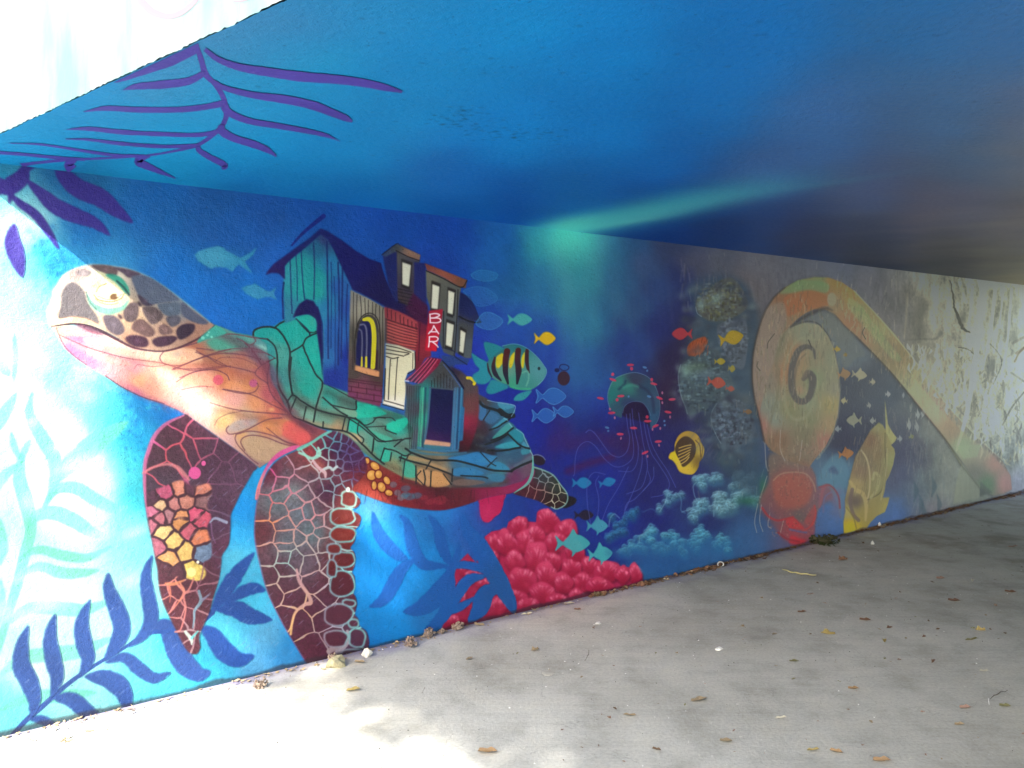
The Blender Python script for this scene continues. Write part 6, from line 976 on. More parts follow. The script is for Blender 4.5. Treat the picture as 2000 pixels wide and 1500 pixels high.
def mat(name, col, rough=.7, spec=.3):
    m = bpy.data.materials.new(name); m.use_nodes = True; t = m.node_tree; b = t.nodes['Principled BSDF']
    b.inputs['Base Color'].default_value = (*col, 1); b.inputs['Roughness'].default_value = rough; b.inputs['Specular IOR Level'].default_value = spec
    return m
def ramp(t, fac, stops):
    r = t.nodes.new('ShaderNodeValToRGB'); e = r.color_ramp.elements
    while len(e) > 1: e.remove(e[-1])
    e[0].position = stops[0][0]; e[0].color = (*stops[0][1], 1)
    for p, c in stops[1:]: x = e.new(p); x.color = (*c, 1)
    t.links.new(fac, r.inputs[0]); return r.outputs[0]
def noise(t, vec, scale, detail=4, rough=.55, dist=0.):
    n = t.nodes.new('ShaderNodeTexNoise'); n.inputs['Scale'].default_value = scale; n.inputs['Detail'].default_value = detail; n.inputs['Roughness'].default_value = rough; n.inputs['Distortion'].default_value = dist
    t.links.new(vec, n.inputs['Vector']); return n.outputs[0]
def posn(t, scale=(1, 1, 1), rotz=0.):
    g = t.nodes.new('ShaderNodeNewGeometry'); mp = t.nodes.new('ShaderNodeMapping'); mp.vector_type = 'POINT'
    mp.inputs['Rotation'].default_value = (0, 0, rotz); mp.inputs['Scale'].default_value = scale
    t.links.new(g.outputs['Position'], mp.inputs[0]); return mp.outputs[0]
def math_(t, op, a, b=None, c=None):
    n = t.nodes.new('ShaderNodeMath'); n.operation = op
    for i, v in enumerate((a, b, c)):
        if v is None: continue
        if isinstance(v, (int, float)): n.inputs[i].default_value = v
        else: t.links.new(v, n.inputs[i])
    return n.outputs[0]
def mixc(t, fac, a, b, mode='MIX'):
    n = t.nodes.new('ShaderNodeMix'); n.data_type = 'RGBA'; n.blend_type = mode
    for s, v in ((0, fac), (6, a), (7, b)):
        if isinstance(v, (int, float)): n.inputs[s].default_value = v
        elif isinstance(v, tuple): n.inputs[s].default_value = (*v, 1)
        else: t.links.new(v, n.inputs[s])
    return n.outputs[2]
def bump(t, h, strength, dist, prev=None):
    n = t.nodes.new('ShaderNodeBump'); n.inputs['Strength'].default_value = strength; n.inputs['Distance'].default_value = dist
    t.links.new(h, n.inputs['Height'])
    if prev is not None: t.links.new(prev, n.inputs['Normal'])
    return n.outputs[0]

def to_image(name, arr):
    """sRGB 0..1 array, first row at the bottom"""
    h, w = arr.shape[:2]
    im = bpy.data.images.new(name, w, h, alpha=False, float_buffer=False)
    buf = np.ones((h, w, 4), np.float32); buf[..., :3] = np.clip(arr, 0, 1)
    im.pixels.foreach_set(buf.ravel()); im.update(); im.pack()
    return im
def lin(c): return np.where(c <= .04045, c / 12.92, ((np.maximum(c, 0) + .055) / 1.055) ** 2.4)
def srgb(c): return np.where(c <= .0031308, c * 12.92, 1.055 * np.maximum(c, 1e-6) ** (1 / 2.4) - .055)

# ---------------------------------------------------------------- plaster that carries the paint
def paint_material(name, image, rough_=1.):
    m = bpy.data.materials.new(name); m.use_nodes = True; t = m.node_tree; b = t.nodes['Principled BSDF']
    if image is not None:
        ti = N(t, 'ShaderNodeTexImage', image=image, interpolation='Cubic', extension='EXTEND')
        uv = N(t, 'ShaderNodeUVMap', uv_map='UVMap'); t.links.new(uv.outputs[0], ti.inputs[0]); base = ti.outputs[0]
    else: base = None
    p = posn(t)
    fine = noise(t, p, 210, 3, .6); mid = noise(t, p, 46, 4, .6); big = noise(t, p, 5.5, 4, .55)
    # trowel and brush marks, drawn out along a slant
    pr = t.nodes.new('ShaderNodeMapping'); pr.inputs['Rotation'].default_value = (.0, .62, .0); pr.inputs['Scale'].default_value = (34, 34, 300)
    g = t.nodes.new('ShaderNodeNewGeometry'); t.links.new(g.outputs['Position'], pr.inputs[0]); tr = t.nodes.new('ShaderNodeTexNoise'); tr.inputs['Scale'].default_value = 1.; tr.inputs['Detail'].default_value = 2; t.links.new(pr.outputs[0], tr.inputs['Vector'])
    pits = ramp(t, noise(t, p, 120, 2, .5), [(0., (0, 0, 0)), (.30, (0, 0, 0)), (.36, (1, 1, 1)), (1, (1, 1, 1))])
    b1 = bump(t, big, .5 * rough_, .012); b2 = bump(t, mid, .6, .005, b1); b3 = bump(t, tr.outputs[0], .45, .0032, b2); b4 = bump(t, fine, .7, .002, b3); b5 = bump(t, pits, .5, .0014, b4)
    t.links.new(b5, b.inputs['Normal'])
    spk = ramp(t, noise(t, p, 95, 2, .5), [(0., (.45, .45, .45)), (.27, (.6, .6, .6)), (.33, (1, 1, 1)), (1, (1, 1, 1))])   # bare pits in the paint
    if base is not None: t.links.new(mixc(t, 1., base, spk, 'MULTIPLY'), b.inputs['Base Color'])
    rg = t.nodes.new('ShaderNodeMapRange'); rg.inputs[3].default_value = .36; rg.inputs[4].default_value = .56; t.links.new(mid, rg.inputs[0]); t.links.new(rg.outputs[0], b.inputs['Roughness'])
    b.inputs['Specular IOR Level'].default_value = WALL_SPEC * (.45 if rough_ < 1 else 1)
    return m

def de_light(arr, eff):
    """seen colours -> paint colours: the trace was taken in the shade of the underpass, so divide that shade out"""
    return srgb(np.clip(lin(arr) / eff, .0, .82)).astype(np.float32)

# grime and splashes along the foot of the wall
_gz = (_z[:, None] - .002 - .035 * (fbm(_s[None, :] * 6 + 0 * _z[:, None], _z[:, None] * 4 + 0 * _s[None, :], 4) ** 2)) / .014
_gz = np.clip(1 - _gz, 0, 1) * .6; CAN += (c8((46, 40, 48)) - CAN) * _gz[..., None]; del _gz
# shade level along the wall as measured on a white test wall, (s, level)
_sl = (np.arange(TW) + .5) / DENS + S0
eff = (np.interp(_sl, [p[0] for p in SHADE], [p[1] for p in SHADE])[None, :] * (1.34 - .29 * _z[:, None]))[..., None].astype(np.float32)
for _x in range(0, TW, 1470): CAN[:, _x:_x + 1470] = de_light(CAN[:, _x:_x + 1470], eff[:, _x:_x + 1470])
if WHITE: CAN[:] = srgb(np.array(.5))
M_WALL = paint_material('mural_paint', to_image('mural', CAN))

def wall_xyz(q, off=0.):
    q = np.atleast_2d(q); return WA[None] + q[:, :1] * WU[None] + np.array([0, 0, 1.])[None] * q[:, 1:2] + WN[None] * off
def wall_uv(me, q):
    uv = me.uv_layers.new(name='UVMap'); q = np.asarray(q)
    for l in me.loops: a = q[l.vertex_index]; uv.data[l.index].uv = ((a[0] - S0) / (S1 - S0), a[1] * DENS / THH)

# the wall: a thick concrete wall with the painted face; grid so that the foot can be uneven
WS0, WS1 = -6., 11.4
gx = np.linspace(WS0, WS1, 123); gz = np.array([-.12, 0., .6, 1.2, 1.8, ZC + .1])
q = np.array([(s, z) for z in gz for s in gx]); nx = len(gx)
vf = wall_xyz(q); vb = wall_xyz(np.array([(WS0, -.12), (WS1, -.12), (WS1, ZC + .1), (WS0, ZC + .1)]), -.45)
faces = [(j * nx + i, j * nx + i + 1, (j + 1) * nx + i + 1, (j + 1) * nx + i) for j in range(len(gz) - 1) for i in range(nx - 1)]
k = len(q); a0, a1, a2, a3 = 0, nx - 1, len(q) - 1, len(q) - nx
faces += [(k, k + 3, k + 2, k + 1), (a1, k + 1, k + 2, a2), (k, a0, a3, k + 3), (a3, a2, k + 2, k + 3)]
wall = mesh_obj('mural_wall', np.vstack([vf, vb]), faces, M_WALL)
wall_uv(wall.data, np.vstack([q, [(WS0, 0), (WS1, 0), (WS1, 2.3), (WS0, 2.3)]]))
tag(wall, 'long underpass wall painted with an underwater mural of a sea turtle', 'wall')

def paint_part(name, outline, level, parent, label=None):
    """a coat of paint as its own thin sheet on the wall"""
    q = px_to_wall(outline); q[:, 1] = np.clip(q[:, 1], .004, ZC - .002)
    keep = [0]
    for i in range(1, len(q)):
        if np.hypot(*(q[i] - q[keep[-1]])) > .004: keep.append(i)
    q = q[keep]
    from mathutils.geometry import tessellate_polygon
    tris = tessellate_polygon([[Vector((a, b, 0)) for a, b in q]])
    v = wall_xyz(q, .0006 * level + .00003 * len(wall.children_recursive))
    fs = []
    for tr in tris:
        a, b, c = (q[i] for i in tr); ar = (b[0] - a[0]) * (c[1] - a[1]) - (b[1] - a[1]) * (c[0] - a[0])
        if abs(ar) < 1e-9: continue
        fs.append(tuple(tr) if ar > 0 else (tr[0], tr[2], tr[1]))
    o = mesh_obj(name, v, fs, M_WALL, parent)
    wall_uv(o.data, q)
    if label: o['label'] = label
    return o
PARENTS = {}
for key, nm, lab, o in GROUPS: PARENTS[key] = paint_part(nm, o, 1, wall, lab)
for key, nm, lab, par, o, lev in MOTIF:
    if key == 'shell': continue
    paint_part(nm, o, (lev + 1) if par else lev, PARENTS.get(par, wall), lab)

# ---------------------------------------------------------------- the slab overhead
SLAB_T = .95; WID = 5.6; LEN = 9.95
def slab_pt(a, b, z):
    """a along the path from the outer edge, b metres out from the wall"""
    p = E0 + EE * (b / float(np.dot(EE, WN))) + WU * a; return np.array([p[0], p[1], z])
CE0, CE1, CB = -1.2, 13., 6.2          # the painted soffit: extent along the wall and away from it
CD = 150
cw_, ch_ = int((CE1 - CE0) * CD), int(CB * CD)
aa = (np.arange(cw_) + .5) / CD + CE0; bb = (np.arange(ch_) + .5) / CD
Px = WA[0] + aa[None, :] * WU[0] + bb[:, None] * WN[0]; Py = WA[1] + aa[None, :] * WU[1] + bb[:, None] * WN[1]
rx, ry, rz = Px - CAM[0], Py - CAM[1], ZC - CAM[2]
ff = np.maximum(ry * FW[1] + rz * FW[2], .35)
cX = np.clip(CX + FL * rx / ff, -1500, 3500).astype(np.float32); cY = np.clip(CY - FL * (ry * UP[1] + rz * UP[2]) / ff, -2500, 800).astype(np.float32)
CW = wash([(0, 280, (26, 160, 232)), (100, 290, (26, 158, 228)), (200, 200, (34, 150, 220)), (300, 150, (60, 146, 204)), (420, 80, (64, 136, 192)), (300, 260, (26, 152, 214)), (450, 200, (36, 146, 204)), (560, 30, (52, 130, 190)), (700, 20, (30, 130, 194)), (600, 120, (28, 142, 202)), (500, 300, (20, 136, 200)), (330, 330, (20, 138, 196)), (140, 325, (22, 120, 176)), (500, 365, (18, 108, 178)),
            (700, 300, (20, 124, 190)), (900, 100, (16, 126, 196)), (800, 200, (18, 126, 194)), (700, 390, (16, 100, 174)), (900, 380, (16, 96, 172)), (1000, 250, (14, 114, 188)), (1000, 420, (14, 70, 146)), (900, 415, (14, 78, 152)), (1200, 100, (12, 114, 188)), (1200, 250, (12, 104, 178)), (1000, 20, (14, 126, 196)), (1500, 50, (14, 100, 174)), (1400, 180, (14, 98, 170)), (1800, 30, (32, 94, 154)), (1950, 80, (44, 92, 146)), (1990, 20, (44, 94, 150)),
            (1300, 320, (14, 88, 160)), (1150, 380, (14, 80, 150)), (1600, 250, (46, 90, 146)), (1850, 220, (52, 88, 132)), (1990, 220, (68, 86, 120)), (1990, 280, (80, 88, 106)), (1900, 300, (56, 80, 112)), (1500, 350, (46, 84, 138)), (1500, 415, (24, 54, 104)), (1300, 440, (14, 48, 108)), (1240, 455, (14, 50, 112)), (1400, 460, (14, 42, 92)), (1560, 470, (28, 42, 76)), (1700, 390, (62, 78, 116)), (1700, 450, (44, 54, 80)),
            (1900, 400, (74, 76, 98)), (1800, 420, (72, 72, 92)), (1990, 440, (84, 80, 86)), (1700, 505, (32, 38, 56)), (1850, 500, (52, 52, 60)), (1950, 520, (76, 72, 66)), (1990, 548, (100, 92, 72)), (1850, 535, (50, 50, 54)), (2300, 300, (92, 92, 98)), (2500, 600, (100, 94, 84)), (1500, -600, (30, 96, 160)), (500, -1000, (16, 120, 190)), (2600, -300, (80, 96, 130))], r=40., p=2.)  # the greys at the right end hold some painted-in light sheen
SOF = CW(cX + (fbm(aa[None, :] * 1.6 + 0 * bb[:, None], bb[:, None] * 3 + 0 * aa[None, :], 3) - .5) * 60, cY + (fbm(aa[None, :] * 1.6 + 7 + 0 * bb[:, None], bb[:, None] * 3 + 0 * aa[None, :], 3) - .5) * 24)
SOF = SOF * (1 + .10 * (fbm(aa[None, :] * 3 + 0 * bb[:, None], bb[:, None] * 3 + 0 * aa[None, :], 4) - .5)[..., None])
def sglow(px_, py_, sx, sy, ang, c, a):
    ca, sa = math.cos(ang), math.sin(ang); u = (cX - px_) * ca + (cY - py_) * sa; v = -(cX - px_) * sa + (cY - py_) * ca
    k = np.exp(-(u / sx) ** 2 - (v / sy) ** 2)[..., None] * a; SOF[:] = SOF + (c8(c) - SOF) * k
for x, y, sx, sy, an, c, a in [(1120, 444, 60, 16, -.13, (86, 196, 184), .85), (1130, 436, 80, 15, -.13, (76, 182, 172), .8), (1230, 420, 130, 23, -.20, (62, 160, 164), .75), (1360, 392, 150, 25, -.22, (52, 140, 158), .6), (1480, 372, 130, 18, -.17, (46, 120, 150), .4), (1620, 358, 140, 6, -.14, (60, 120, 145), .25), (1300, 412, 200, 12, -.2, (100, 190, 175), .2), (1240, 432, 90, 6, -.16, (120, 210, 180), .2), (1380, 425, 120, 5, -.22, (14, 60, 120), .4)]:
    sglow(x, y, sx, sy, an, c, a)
_r2 = np.random.default_rng(3)
for _ in range(60):                       # long cloudy sweeps of the roller at the far end
    x = 1640 + 460 * _r2.random(); y = 390 + 150 * _r2.random(); sglow(x, y, 50 + 90 * _r2.random(), 3 + 6 * _r2.random(), -.06, (104, 98, 92) if _ % 2 else (34, 40, 62), .08)
for _ in range(300):                      # pits and roller specks
    x = _r2.normal(900, 34) if _ % 3 == 0 else _r2.normal(1010, 60) if _ % 3 == 1 else 500 + 1500 * _r2.random(); y = _r2.normal(232, 14) if _ % 3 == 0 else _r2.normal(262, 8) if _ % 3 == 1 else 30 + 330 * _r2.random(); _i = int((float(np.dot(on_z(x, y, ZC) - WA, WU)) - CE0) * CD); _j = int(float(np.dot(on_z(x, y, ZC) - WA, WN)) * CD)
    if 1 < _i < cw_ - 2 and 1 < _j < ch_ - 2: SOF[_j:_j + 1 + _ % 2, _i:_i + 1 + _ % 2] *= .84
_S = np.clip(aa, -.5, 5.6)[None, :]; _D = np.clip(bb, 0, 3.)[:, None]
ceff = np.exp(SOFW[0] + SOFW[1] * _S + SOFW[2] * _S ** 2 + SOFW[3] * _D + SOFW[4] * _D ** 2 + SOFW[5] * _S * _D + SOFW[6] * _S ** 3)[..., None]
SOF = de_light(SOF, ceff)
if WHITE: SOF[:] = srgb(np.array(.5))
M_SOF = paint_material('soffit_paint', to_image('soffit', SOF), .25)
del Px, Py, rx, ry, ff, cX, cY, SOF
fas_c = (.62, .70, .70)
M_FAS = bpy.data.materials.new('fascia_paint'); M_FAS.use_nodes = True; t = M_FAS.node_tree; b = t.nodes['Principled BSDF']
pz = posn(t, (3.2, 3.2, 1.1)); nz = noise(t, pz, 1.6, 4, .6)
t.links.new(ramp(t, nz, [(.34, (.16, .34, .33)), (.5, (.24, .37, .37)), (.62, (.36, .40, .40))]), b.inputs['Base Color']); b.inputs['Roughness'].default_value = .6
pn = posn(t); t.links.new(bump(t, noise(t, pn, 60, 4, .6), .4, .004, bump(t, noise(t, pn, 8, 3), .5, .01)), b.inputs['Normal'])
M_CONC = mat('bare_concrete', (.30, .29, .27), .85, .2)
rr = random.Random(5)
nb = 520
slab = empty('bridge_slab', tuple(slab_pt(0, 0, ZC)))
tag(slab, 'low concrete bridge slab over the path, its underside painted blue', 'bridge')
def rel(vs): return [np.asarray(v) - slab_pt(0, 0, ZC) for v in vs]
# soffit, with a slightly chipped outer edge
edge = []
for i in range(nb + 1):
    b_ = -.45 + (WID + .9) * i / nb; j = rr.gauss(0, .0009) + .0012 * math.sin(i * .31) + (.004 * (rr.random() < .012)); edge.append((b_, j))
vs = [slab_pt(j, b_, ZC) for b_, j in edge] + [slab_pt(.12, b_, ZC) for b_, j in edge] + [slab_pt(LEN, b_, ZC) for b_, j in edge]
n1 = nb + 1
fs = [(i, i + 1, i + 1 + n1, i + n1) for i in range(nb)] + [(i + n1, i + 1 + n1, i + 1 + 2 * n1, i + 2 * n1) for i in range(nb)]
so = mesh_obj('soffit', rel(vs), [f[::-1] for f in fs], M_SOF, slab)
uv = so.data.uv_layers.new(name='UVMap')
for l in so.data.loops:
    w = np.array(vs[l.vertex_index]) - WA; uv.data[l.index].uv = ((np.dot(w, WU) - CE0) / (CE1 - CE0), np.dot(w, WN) / CB)
# fascia: the outer face of the slab, rising from that edge
vs = [slab_pt(j, b_, ZC + (.006 * rr.random())) for b_, j in edge] + [slab_pt(0, b_, ZC + .05) for b_, j in edge] + [slab_pt(0, b_, ZC + SLAB_T) for b_, j in edge]
vs = [v + (EM * .0 if i < n1 else 0) for i, v in enumerate(vs)]
fs = [(i, i + 1, i + 1 + n1, i + n1) for i in range(nb)] + [(i + n1, i + 1 + n1, i + 1 + 2 * n1, i + 2 * n1) for i in range(nb)]
mesh_obj('fascia', rel(vs), fs, M_FAS, slab)
c = [slab_pt(.3, -.45, ZC + .02), slab_pt(LEN, -.45, ZC + .02), slab_pt(LEN, WID + .45, ZC + .02), slab_pt(.3, WID + .45, ZC + .02)]
c2 = [slab_pt(.004, -.45, ZC + SLAB_T), slab_pt(LEN, -.45, ZC + SLAB_T), slab_pt(LEN, WID + .45, ZC + SLAB_T), slab_pt(.004, WID + .45, ZC + SLAB_T)]
mesh_obj('deck', rel(c + c2), [(0, 3, 2, 1), (4, 5, 6, 7), (0, 1, 5, 4), (1, 2, 6, 5), (2, 3, 7, 6), (3, 0, 4, 7)], M_CONC, slab)

# purple fronds on the soffit, thin coats of paint under the slab
M_PUR = bpy.data.materials.new('purple_paint'); M_PUR.use_nodes = True; t = M_PUR.node_tree; b = t.nodes['Principled BSDF']
pn = posn(t); t.links.new(ramp(t, noise(t, pn, 4, 3), [(.3, PURC[0]), (.7, PURC[1])]), b.inputs['Base Color']); b.inputs['Roughness'].default_value = .5; b.inputs['Specular IOR Level'].default_value = WALL_SPEC
t.links.new(bump(t, noise(t, pn, 210, 3), .5, .0016, bump(t, noise(t, pn, 46, 4), .45, .004)), b.inputs['Normal'])
def sof_part(name, outline, parent, lev=1):
    from mathutils.geometry import tessellate_polygon
    pts = [on_z(x, y, ZC) for x, y in outline]
    # keep inside the slab: behind its outer edge and in front of the wall
    out = []
    for p in pts:
        d = float(np.dot(p - E0, EM)); p = p - EM * max(0, d + .004); dw = float(np.dot(p - WA, WN)); p = p + WN * max(0., .001 - dw); out.append(p)
    nn_ = len(out); fs = []
    for i in range(nn_ // 2 - 1):
        for f in ((i, i + 1, nn_ - 1 - i), (i + 1, nn_ - 2 - i, nn_ - 1 - i)):
            a, b, c = (out[j] for j in f); ar = (b[0] - a[0]) * (c[1] - a[1]) - (b[1] - a[1]) * (c[0] - a[0])
            if abs(ar) > 1e-10: fs.append(f if ar < 0 else (f[0], f[2], f[1]))
    base = slab_pt(0, 0, ZC)
    return mesh_obj(name, [np.array([p[0], p[1], ZC - .0008 * lev]) - base for p in out], fs, M_PUR, parent)
ZA = Z(0, 0, 500 / 1875.); ZBB = Z(400, 0, 500 / 1875.)
def wleaf(path, ws, n=7):
    p = spline(path, False, n); d = np.gradient(p, axis=0); d /= np.maximum(np.hypot(d[:, 0], d[:, 1]), 1e-6)[:, None]; nn = np.stack([-d[:, 1], d[:, 0]], 1)
    w = np.interp(np.linspace(0, 1, len(p)), np.linspace(0, 1, len(ws)), ws) / 2
    w = w + np.array([rr.gauss(0, .18) for _ in w])
    return np.vstack([p + nn * w[:, None], (p - nn * w[:, None])[::-1]])
fr = sof_part('painted_frond', wleaf(ZA((1440, 335), (1475, 440), (1505, 540), (1570, 610), (1630, 700), (1650, 780), (1655, 860), (1600, 950), (1450, 1060), (1250, 1110), (1050, 1140), (720, 1160), (500, 1170), (240, 1195), (150, 1215)), [9, 11, 12, 9, 10, 12, 10, 9, 7, 4, 4, 4, 5, 6, 10]), slab)
fr['label'] = 'painted purple palm frond curving over the blue underside'
for _li, (path, ws) in enumerate([(ZA((1450, 340), (1250, 430), (1050, 500), (880, 570), (820, 600)), [20, 26, 24, 14, 2]), (ZA((1500, 530), (1380, 590), (1200, 615), (1000, 630), (900, 655)), [10, 15, 16, 12, 1]), (ZA((1650, 750), (1500, 780), (1300, 800), (1000, 800), (780, 790), (610, 815)), [13, 11, 11, 11, 10, 1]),
                 (ZA((1600, 960), (1450, 985), (1200, 980), (900, 965), (650, 940), (480, 945)), [8, 8, 8, 9, 8, 1]), (ZA((1450, 1062), (1200, 1070), (900, 1050), (650, 1020), (480, 1015)), [7, 7, 7, 5, 1]), (ZA((1060, 1140), (850, 1135), (600, 1100), (300, 1055), (60, 1045)), [6, 6, 5, 4, 1]),
                 (ZA((620, 1165), (400, 1150), (200, 1130), (0, 1115), (-120, 1110)), [5, 6, 6, 6, 2]), (ZA((1100, 1138), (1030, 1160), (1020, 1185), (1120, 1232), (1285, 1303)), [3, 14, 17, 12, 2]), (ZA((1450, 1070), (1460, 1100), (1540, 1150), (1620, 1190), (1650, 1215), (1625, 1232)), [9, 10, 11, 12, 11, 5]),
                 (ZA((550, 1165), (500, 1200), (530, 1240)), [10, 16, 20]), (ZBB((0, 355), (100, 430), (250, 485), (450, 520), (700, 555), (950, 575), (1150, 600), (1320, 635), (1445, 668)), [8, 11, 14, 17, 19, 17, 16, 13, 5]), (ZBB((60, 590), (150, 640), (350, 690), (600, 725), (800, 770), (930, 820), (1030, 860), (1080, 885)), [8, 10, 13, 16, 17, 15, 12, 4]),
                 (ZBB((140, 770), (180, 820), (320, 880), (520, 915), (720, 950), (880, 985), (990, 1030)), [16, 14, 12, 11, 10, 7, 1]), (ZBB((120, 910), (130, 960), (220, 1010), (350, 1050), (450, 1090), (525, 1140)), [13, 16, 14, 14, 12, 3])]):
    sof_part('painted_leaf', wleaf(path, ws), fr, 2 + .12 * _li)
# faint lilac line drawing on the sunny fascia
M_LIL = mat('lilac_paint', (.27, .23, .26), .6)
def fas_pt(x, y):
    r = ray(x, y); tt = np.dot(E0 - CAM, EM) / np.dot(r, EM); return CAM + r * tt + EM * .001 - slab_pt(0, 0, ZC)
def fas_part(name, outline, m):
    from mathutils.geometry import tessellate_polygon
    pts = [fas_pt(x, y) for x, y in outline]; loc = [Vector((float(np.dot(p, EE)), p[2], 0)) for p in pts]; fs = []
    for f in tessellate_polygon([loc]):
        a, b, c = (loc[i] for i in f); ar = (b - a).cross(c - a).z
        if abs(ar) > 1e-9: fs.append(tuple(f) if ar > 0 else (f[0], f[2], f[1]))
    return mesh_obj(name, pts, fs, m, slab)
fas_part('painted_line', wleaf([(262, -14), (280, 6), (300, 24), (330, 32), (356, 24), (380, 4), (394, -16)], [14, 15, 14, 11, 12, 10, 9]), M_LIL)
for a in ([(452, 2), (470, 3), (500, -6)],): fas_part('painted_line', wleaf(a, [3, 4, 3]), M_LIL)

# ---------------------------------------------------------------- ground, path, far wall
rn = random.Random(11)
def path_nodes():
    m = bpy.data.materials.new('path_concrete'); m.use_nodes = True; t = m.node_tree; b = t.nodes['Principled BSDF']
    p = posn(t); an = math.atan2(EE[1], EE[0])
    big = noise(t, p, .55, 4, .55); mid = noise(t, p, 4.5, 5, .6); fine = noise(t, p, 70, 4, .65); grit = noise(t, p, 260, 2, .6)
    ps = posn(t, (1.2, 26, 1), -an + .25); br = noise(t, ps, 1.6, 4, .6, .6)      # sweeping marks of the float
    c1 = ramp(t, big, [(.3, GC[0]), (.5, GC[1]), (.7, GC[2])])
    c2 = mixc(t, .7, c1, ramp(t, mid, [(.25, (.62, .61, .57)), (.5, (1, 1, 1)), (.75, (1.12, 1.1, 1.04))]), 'MULTIPLY')
    c2 = mixc(t, .5, c2, ramp(t, noise(t, p, 1.4, 5, .6, .5), [(.3, (.74, .73, .70)), (.5, (1, 1, 1)), (.7, (1.1, 1.1, 1.08))]), 'MULTIPLY')
    ck = N(t, 'ShaderNodeTexVoronoi', feature='DISTANCE_TO_EDGE'); pv = t.nodes.new('ShaderNodeMapping'); pv.inputs['Scale'].default_value = (.42, .42, .42); gg = N(t, 'ShaderNodeNewGeometry'); t.links.new(gg.outputs['Position'], pv.inputs[0]); wv = t.nodes.new('ShaderNodeMix'); wv.data_type = 'VECTOR'; wv.inputs[0].default_value = .22; nv = N(t, 'ShaderNodeTexNoise'); nv.inputs['Scale'].default_value = 2.2; nv.inputs['Detail'].default_value = 6; t.links.new(gg.outputs['Position'], nv.inputs['Vector']); t.links.new(pv.outputs[0], wv.inputs[4]); t.links.new(nv.outputs[1], wv.inputs[5]); t.links.new(wv.outputs[1], ck.inputs['Vector'])
    c2 = mixc(t, math_(t, 'MULTIPLY', ramp(t, ck.outputs['Distance'], [(0, (1, 1, 1)), (.0022, (0, 0, 0))]), math_(t, 'MULTIPLY', big, .55)), c2, (.12, .11, .095))
    c3 = mixc(t, .5, c2, ramp(t, fine, [(.3, (.72, .72, .72)), (.5, (1, 1, 1)), (.72, (1.25, 1.25, 1.22))]), 'MULTIPLY')
    c3 = mixc(t, .2, c3, ramp(t, br, [(.35, (.82, .82, .82)), (.6, (1.15, 1.15, 1.15))]), 'MULTIPLY')
    # pale grains and dark specks
    c4 = mixc(t, ramp(t, grit, [(.70, (0, 0, 0)), (.76, (1, 1, 1))]), c3, (.62, .61, .58)); c5 = mixc(t, ramp(t, noise(t, p, 180, 2, .5), [(.24, (1, 1, 1)), (.29, (0, 0, 0))]), c4, (.10, .095, .08))
    # rusty and mossy stains, stronger far in, where leaves lie and rot
    st = ramp(t, noise(t, p, 1.9, 5, .62), [(.54, (0, 0, 0)), (.74, (1, 1, 1))]); g = N(t, 'ShaderNodeNewGeometry'); dt = t.nodes.new('ShaderNodeVectorMath'); dt.operation = 'DOT_PRODUCT'; dt.inputs[1].default_value = tuple(WU.tolist()); t.links.new(g.outputs['Position'], dt.inputs[0])
    far = math_(t, 'SMOOTH_MIN', 1., math_(t, 'MAXIMUM', 0., math_(t, 'MULTIPLY_ADD', dt.outputs['Value'], .22, -.55)), .1)
    c6 = mixc(t, math_(t, 'MULTIPLY', math_(t, 'MULTIPLY', st, far), .55), c5, (.15, .095, .05)); ms = ramp(t, noise(t, p, 2.6, 5, .6), [(.52, (0, 0, 0)), (.7, (1, 1, 1))])
    c7 = mixc(t, math_(t, 'MULTIPLY', far, math_(t, 'MULTIPLY_ADD', ms, .4, .34)), c6, (.135, .12, .075))
    # grime line along the foot of the wall
    dw = t.nodes.new('ShaderNodeVectorMath'); dw.operation = 'DOT_PRODUCT'; dw.inputs[1].default_value = tuple(WN.tolist()); t.links.new(g.outputs['Position'], dw.inputs[0])
    dist = math_(t, 'SUBTRACT', dw.outputs['Value'], float(np.dot(WA, WN))); jit = math_(t, 'MULTIPLY_ADD', mid, .10, -.03)
    gr = ramp(t, math_(t, 'ADD', dist, jit), [(.0, (1, 1, 1)), (.035, (.8, .8, .8)), (.09, (0, 0, 0))])
    c8_ = mixc(t, math_(t, 'MULTIPLY', gr, .8), c7, (.07, .055, .06))
    # blue and violet overspray from the mural
    ov = math_(t, 'MULTIPLY', ramp(t, math_(t, 'ADD', dist, math_(t, 'MULTIPLY_ADD', mid, .3, -.15)), [(.0, (1, 1, 1)), (.16, (0, 0, 0))]), .42)
    c8_ = mixc(t, ov, c8_, (.22, .20, .42)); t.links.new(c8_, b.inputs['Base Color']); b.inputs['Roughness'].default_value = .82; b.inputs['Specular IOR Level'].default_value = .25
    n1 = bump(t, big, .4, .02); n2 = bump(t, mid, .5, .006, n1); n3 = bump(t, br, .25, .003, n2); n4 = bump(t, fine, .55, .003, n3); n5 = bump(t, grit, .5, .0015, n4); t.links.new(n5, b.inputs['Normal'])
    return m
M_PATH = path_nodes()
M_SOIL = bpy.data.materials.new('grassy_soil'); M_SOIL.use_nodes = True; t = M_SOIL.node_tree; b = t.nodes['Principled BSDF']; b.inputs['Roughness'].default_value = .95
p = posn(t); t.links.new(ramp(t, noise(t, p, 1.3, 6, .65), [(.3, (.10, .085, .05)), (.5, (.07, .085, .03)), (.7, (.05, .075, .02))]), b.inputs['Base Color'])
R = 320.
g_ = mesh_obj('ground', [(-R, -R, -.02), (R, -R, -.02), (R, R, -.02), (-R, R, -.02)], [(0, 1, 2, 3)], M_SOIL); tag(g_, kind='structure')
def wp(s, d, z=0.): p = WA + WU * s + WN * d; return (p[0], p[1], z)
ng = 60
vs = []; fs = []
sx = np.linspace(-16, 26, 106); dd = np.linspace(-.02, WID - .02, 15)
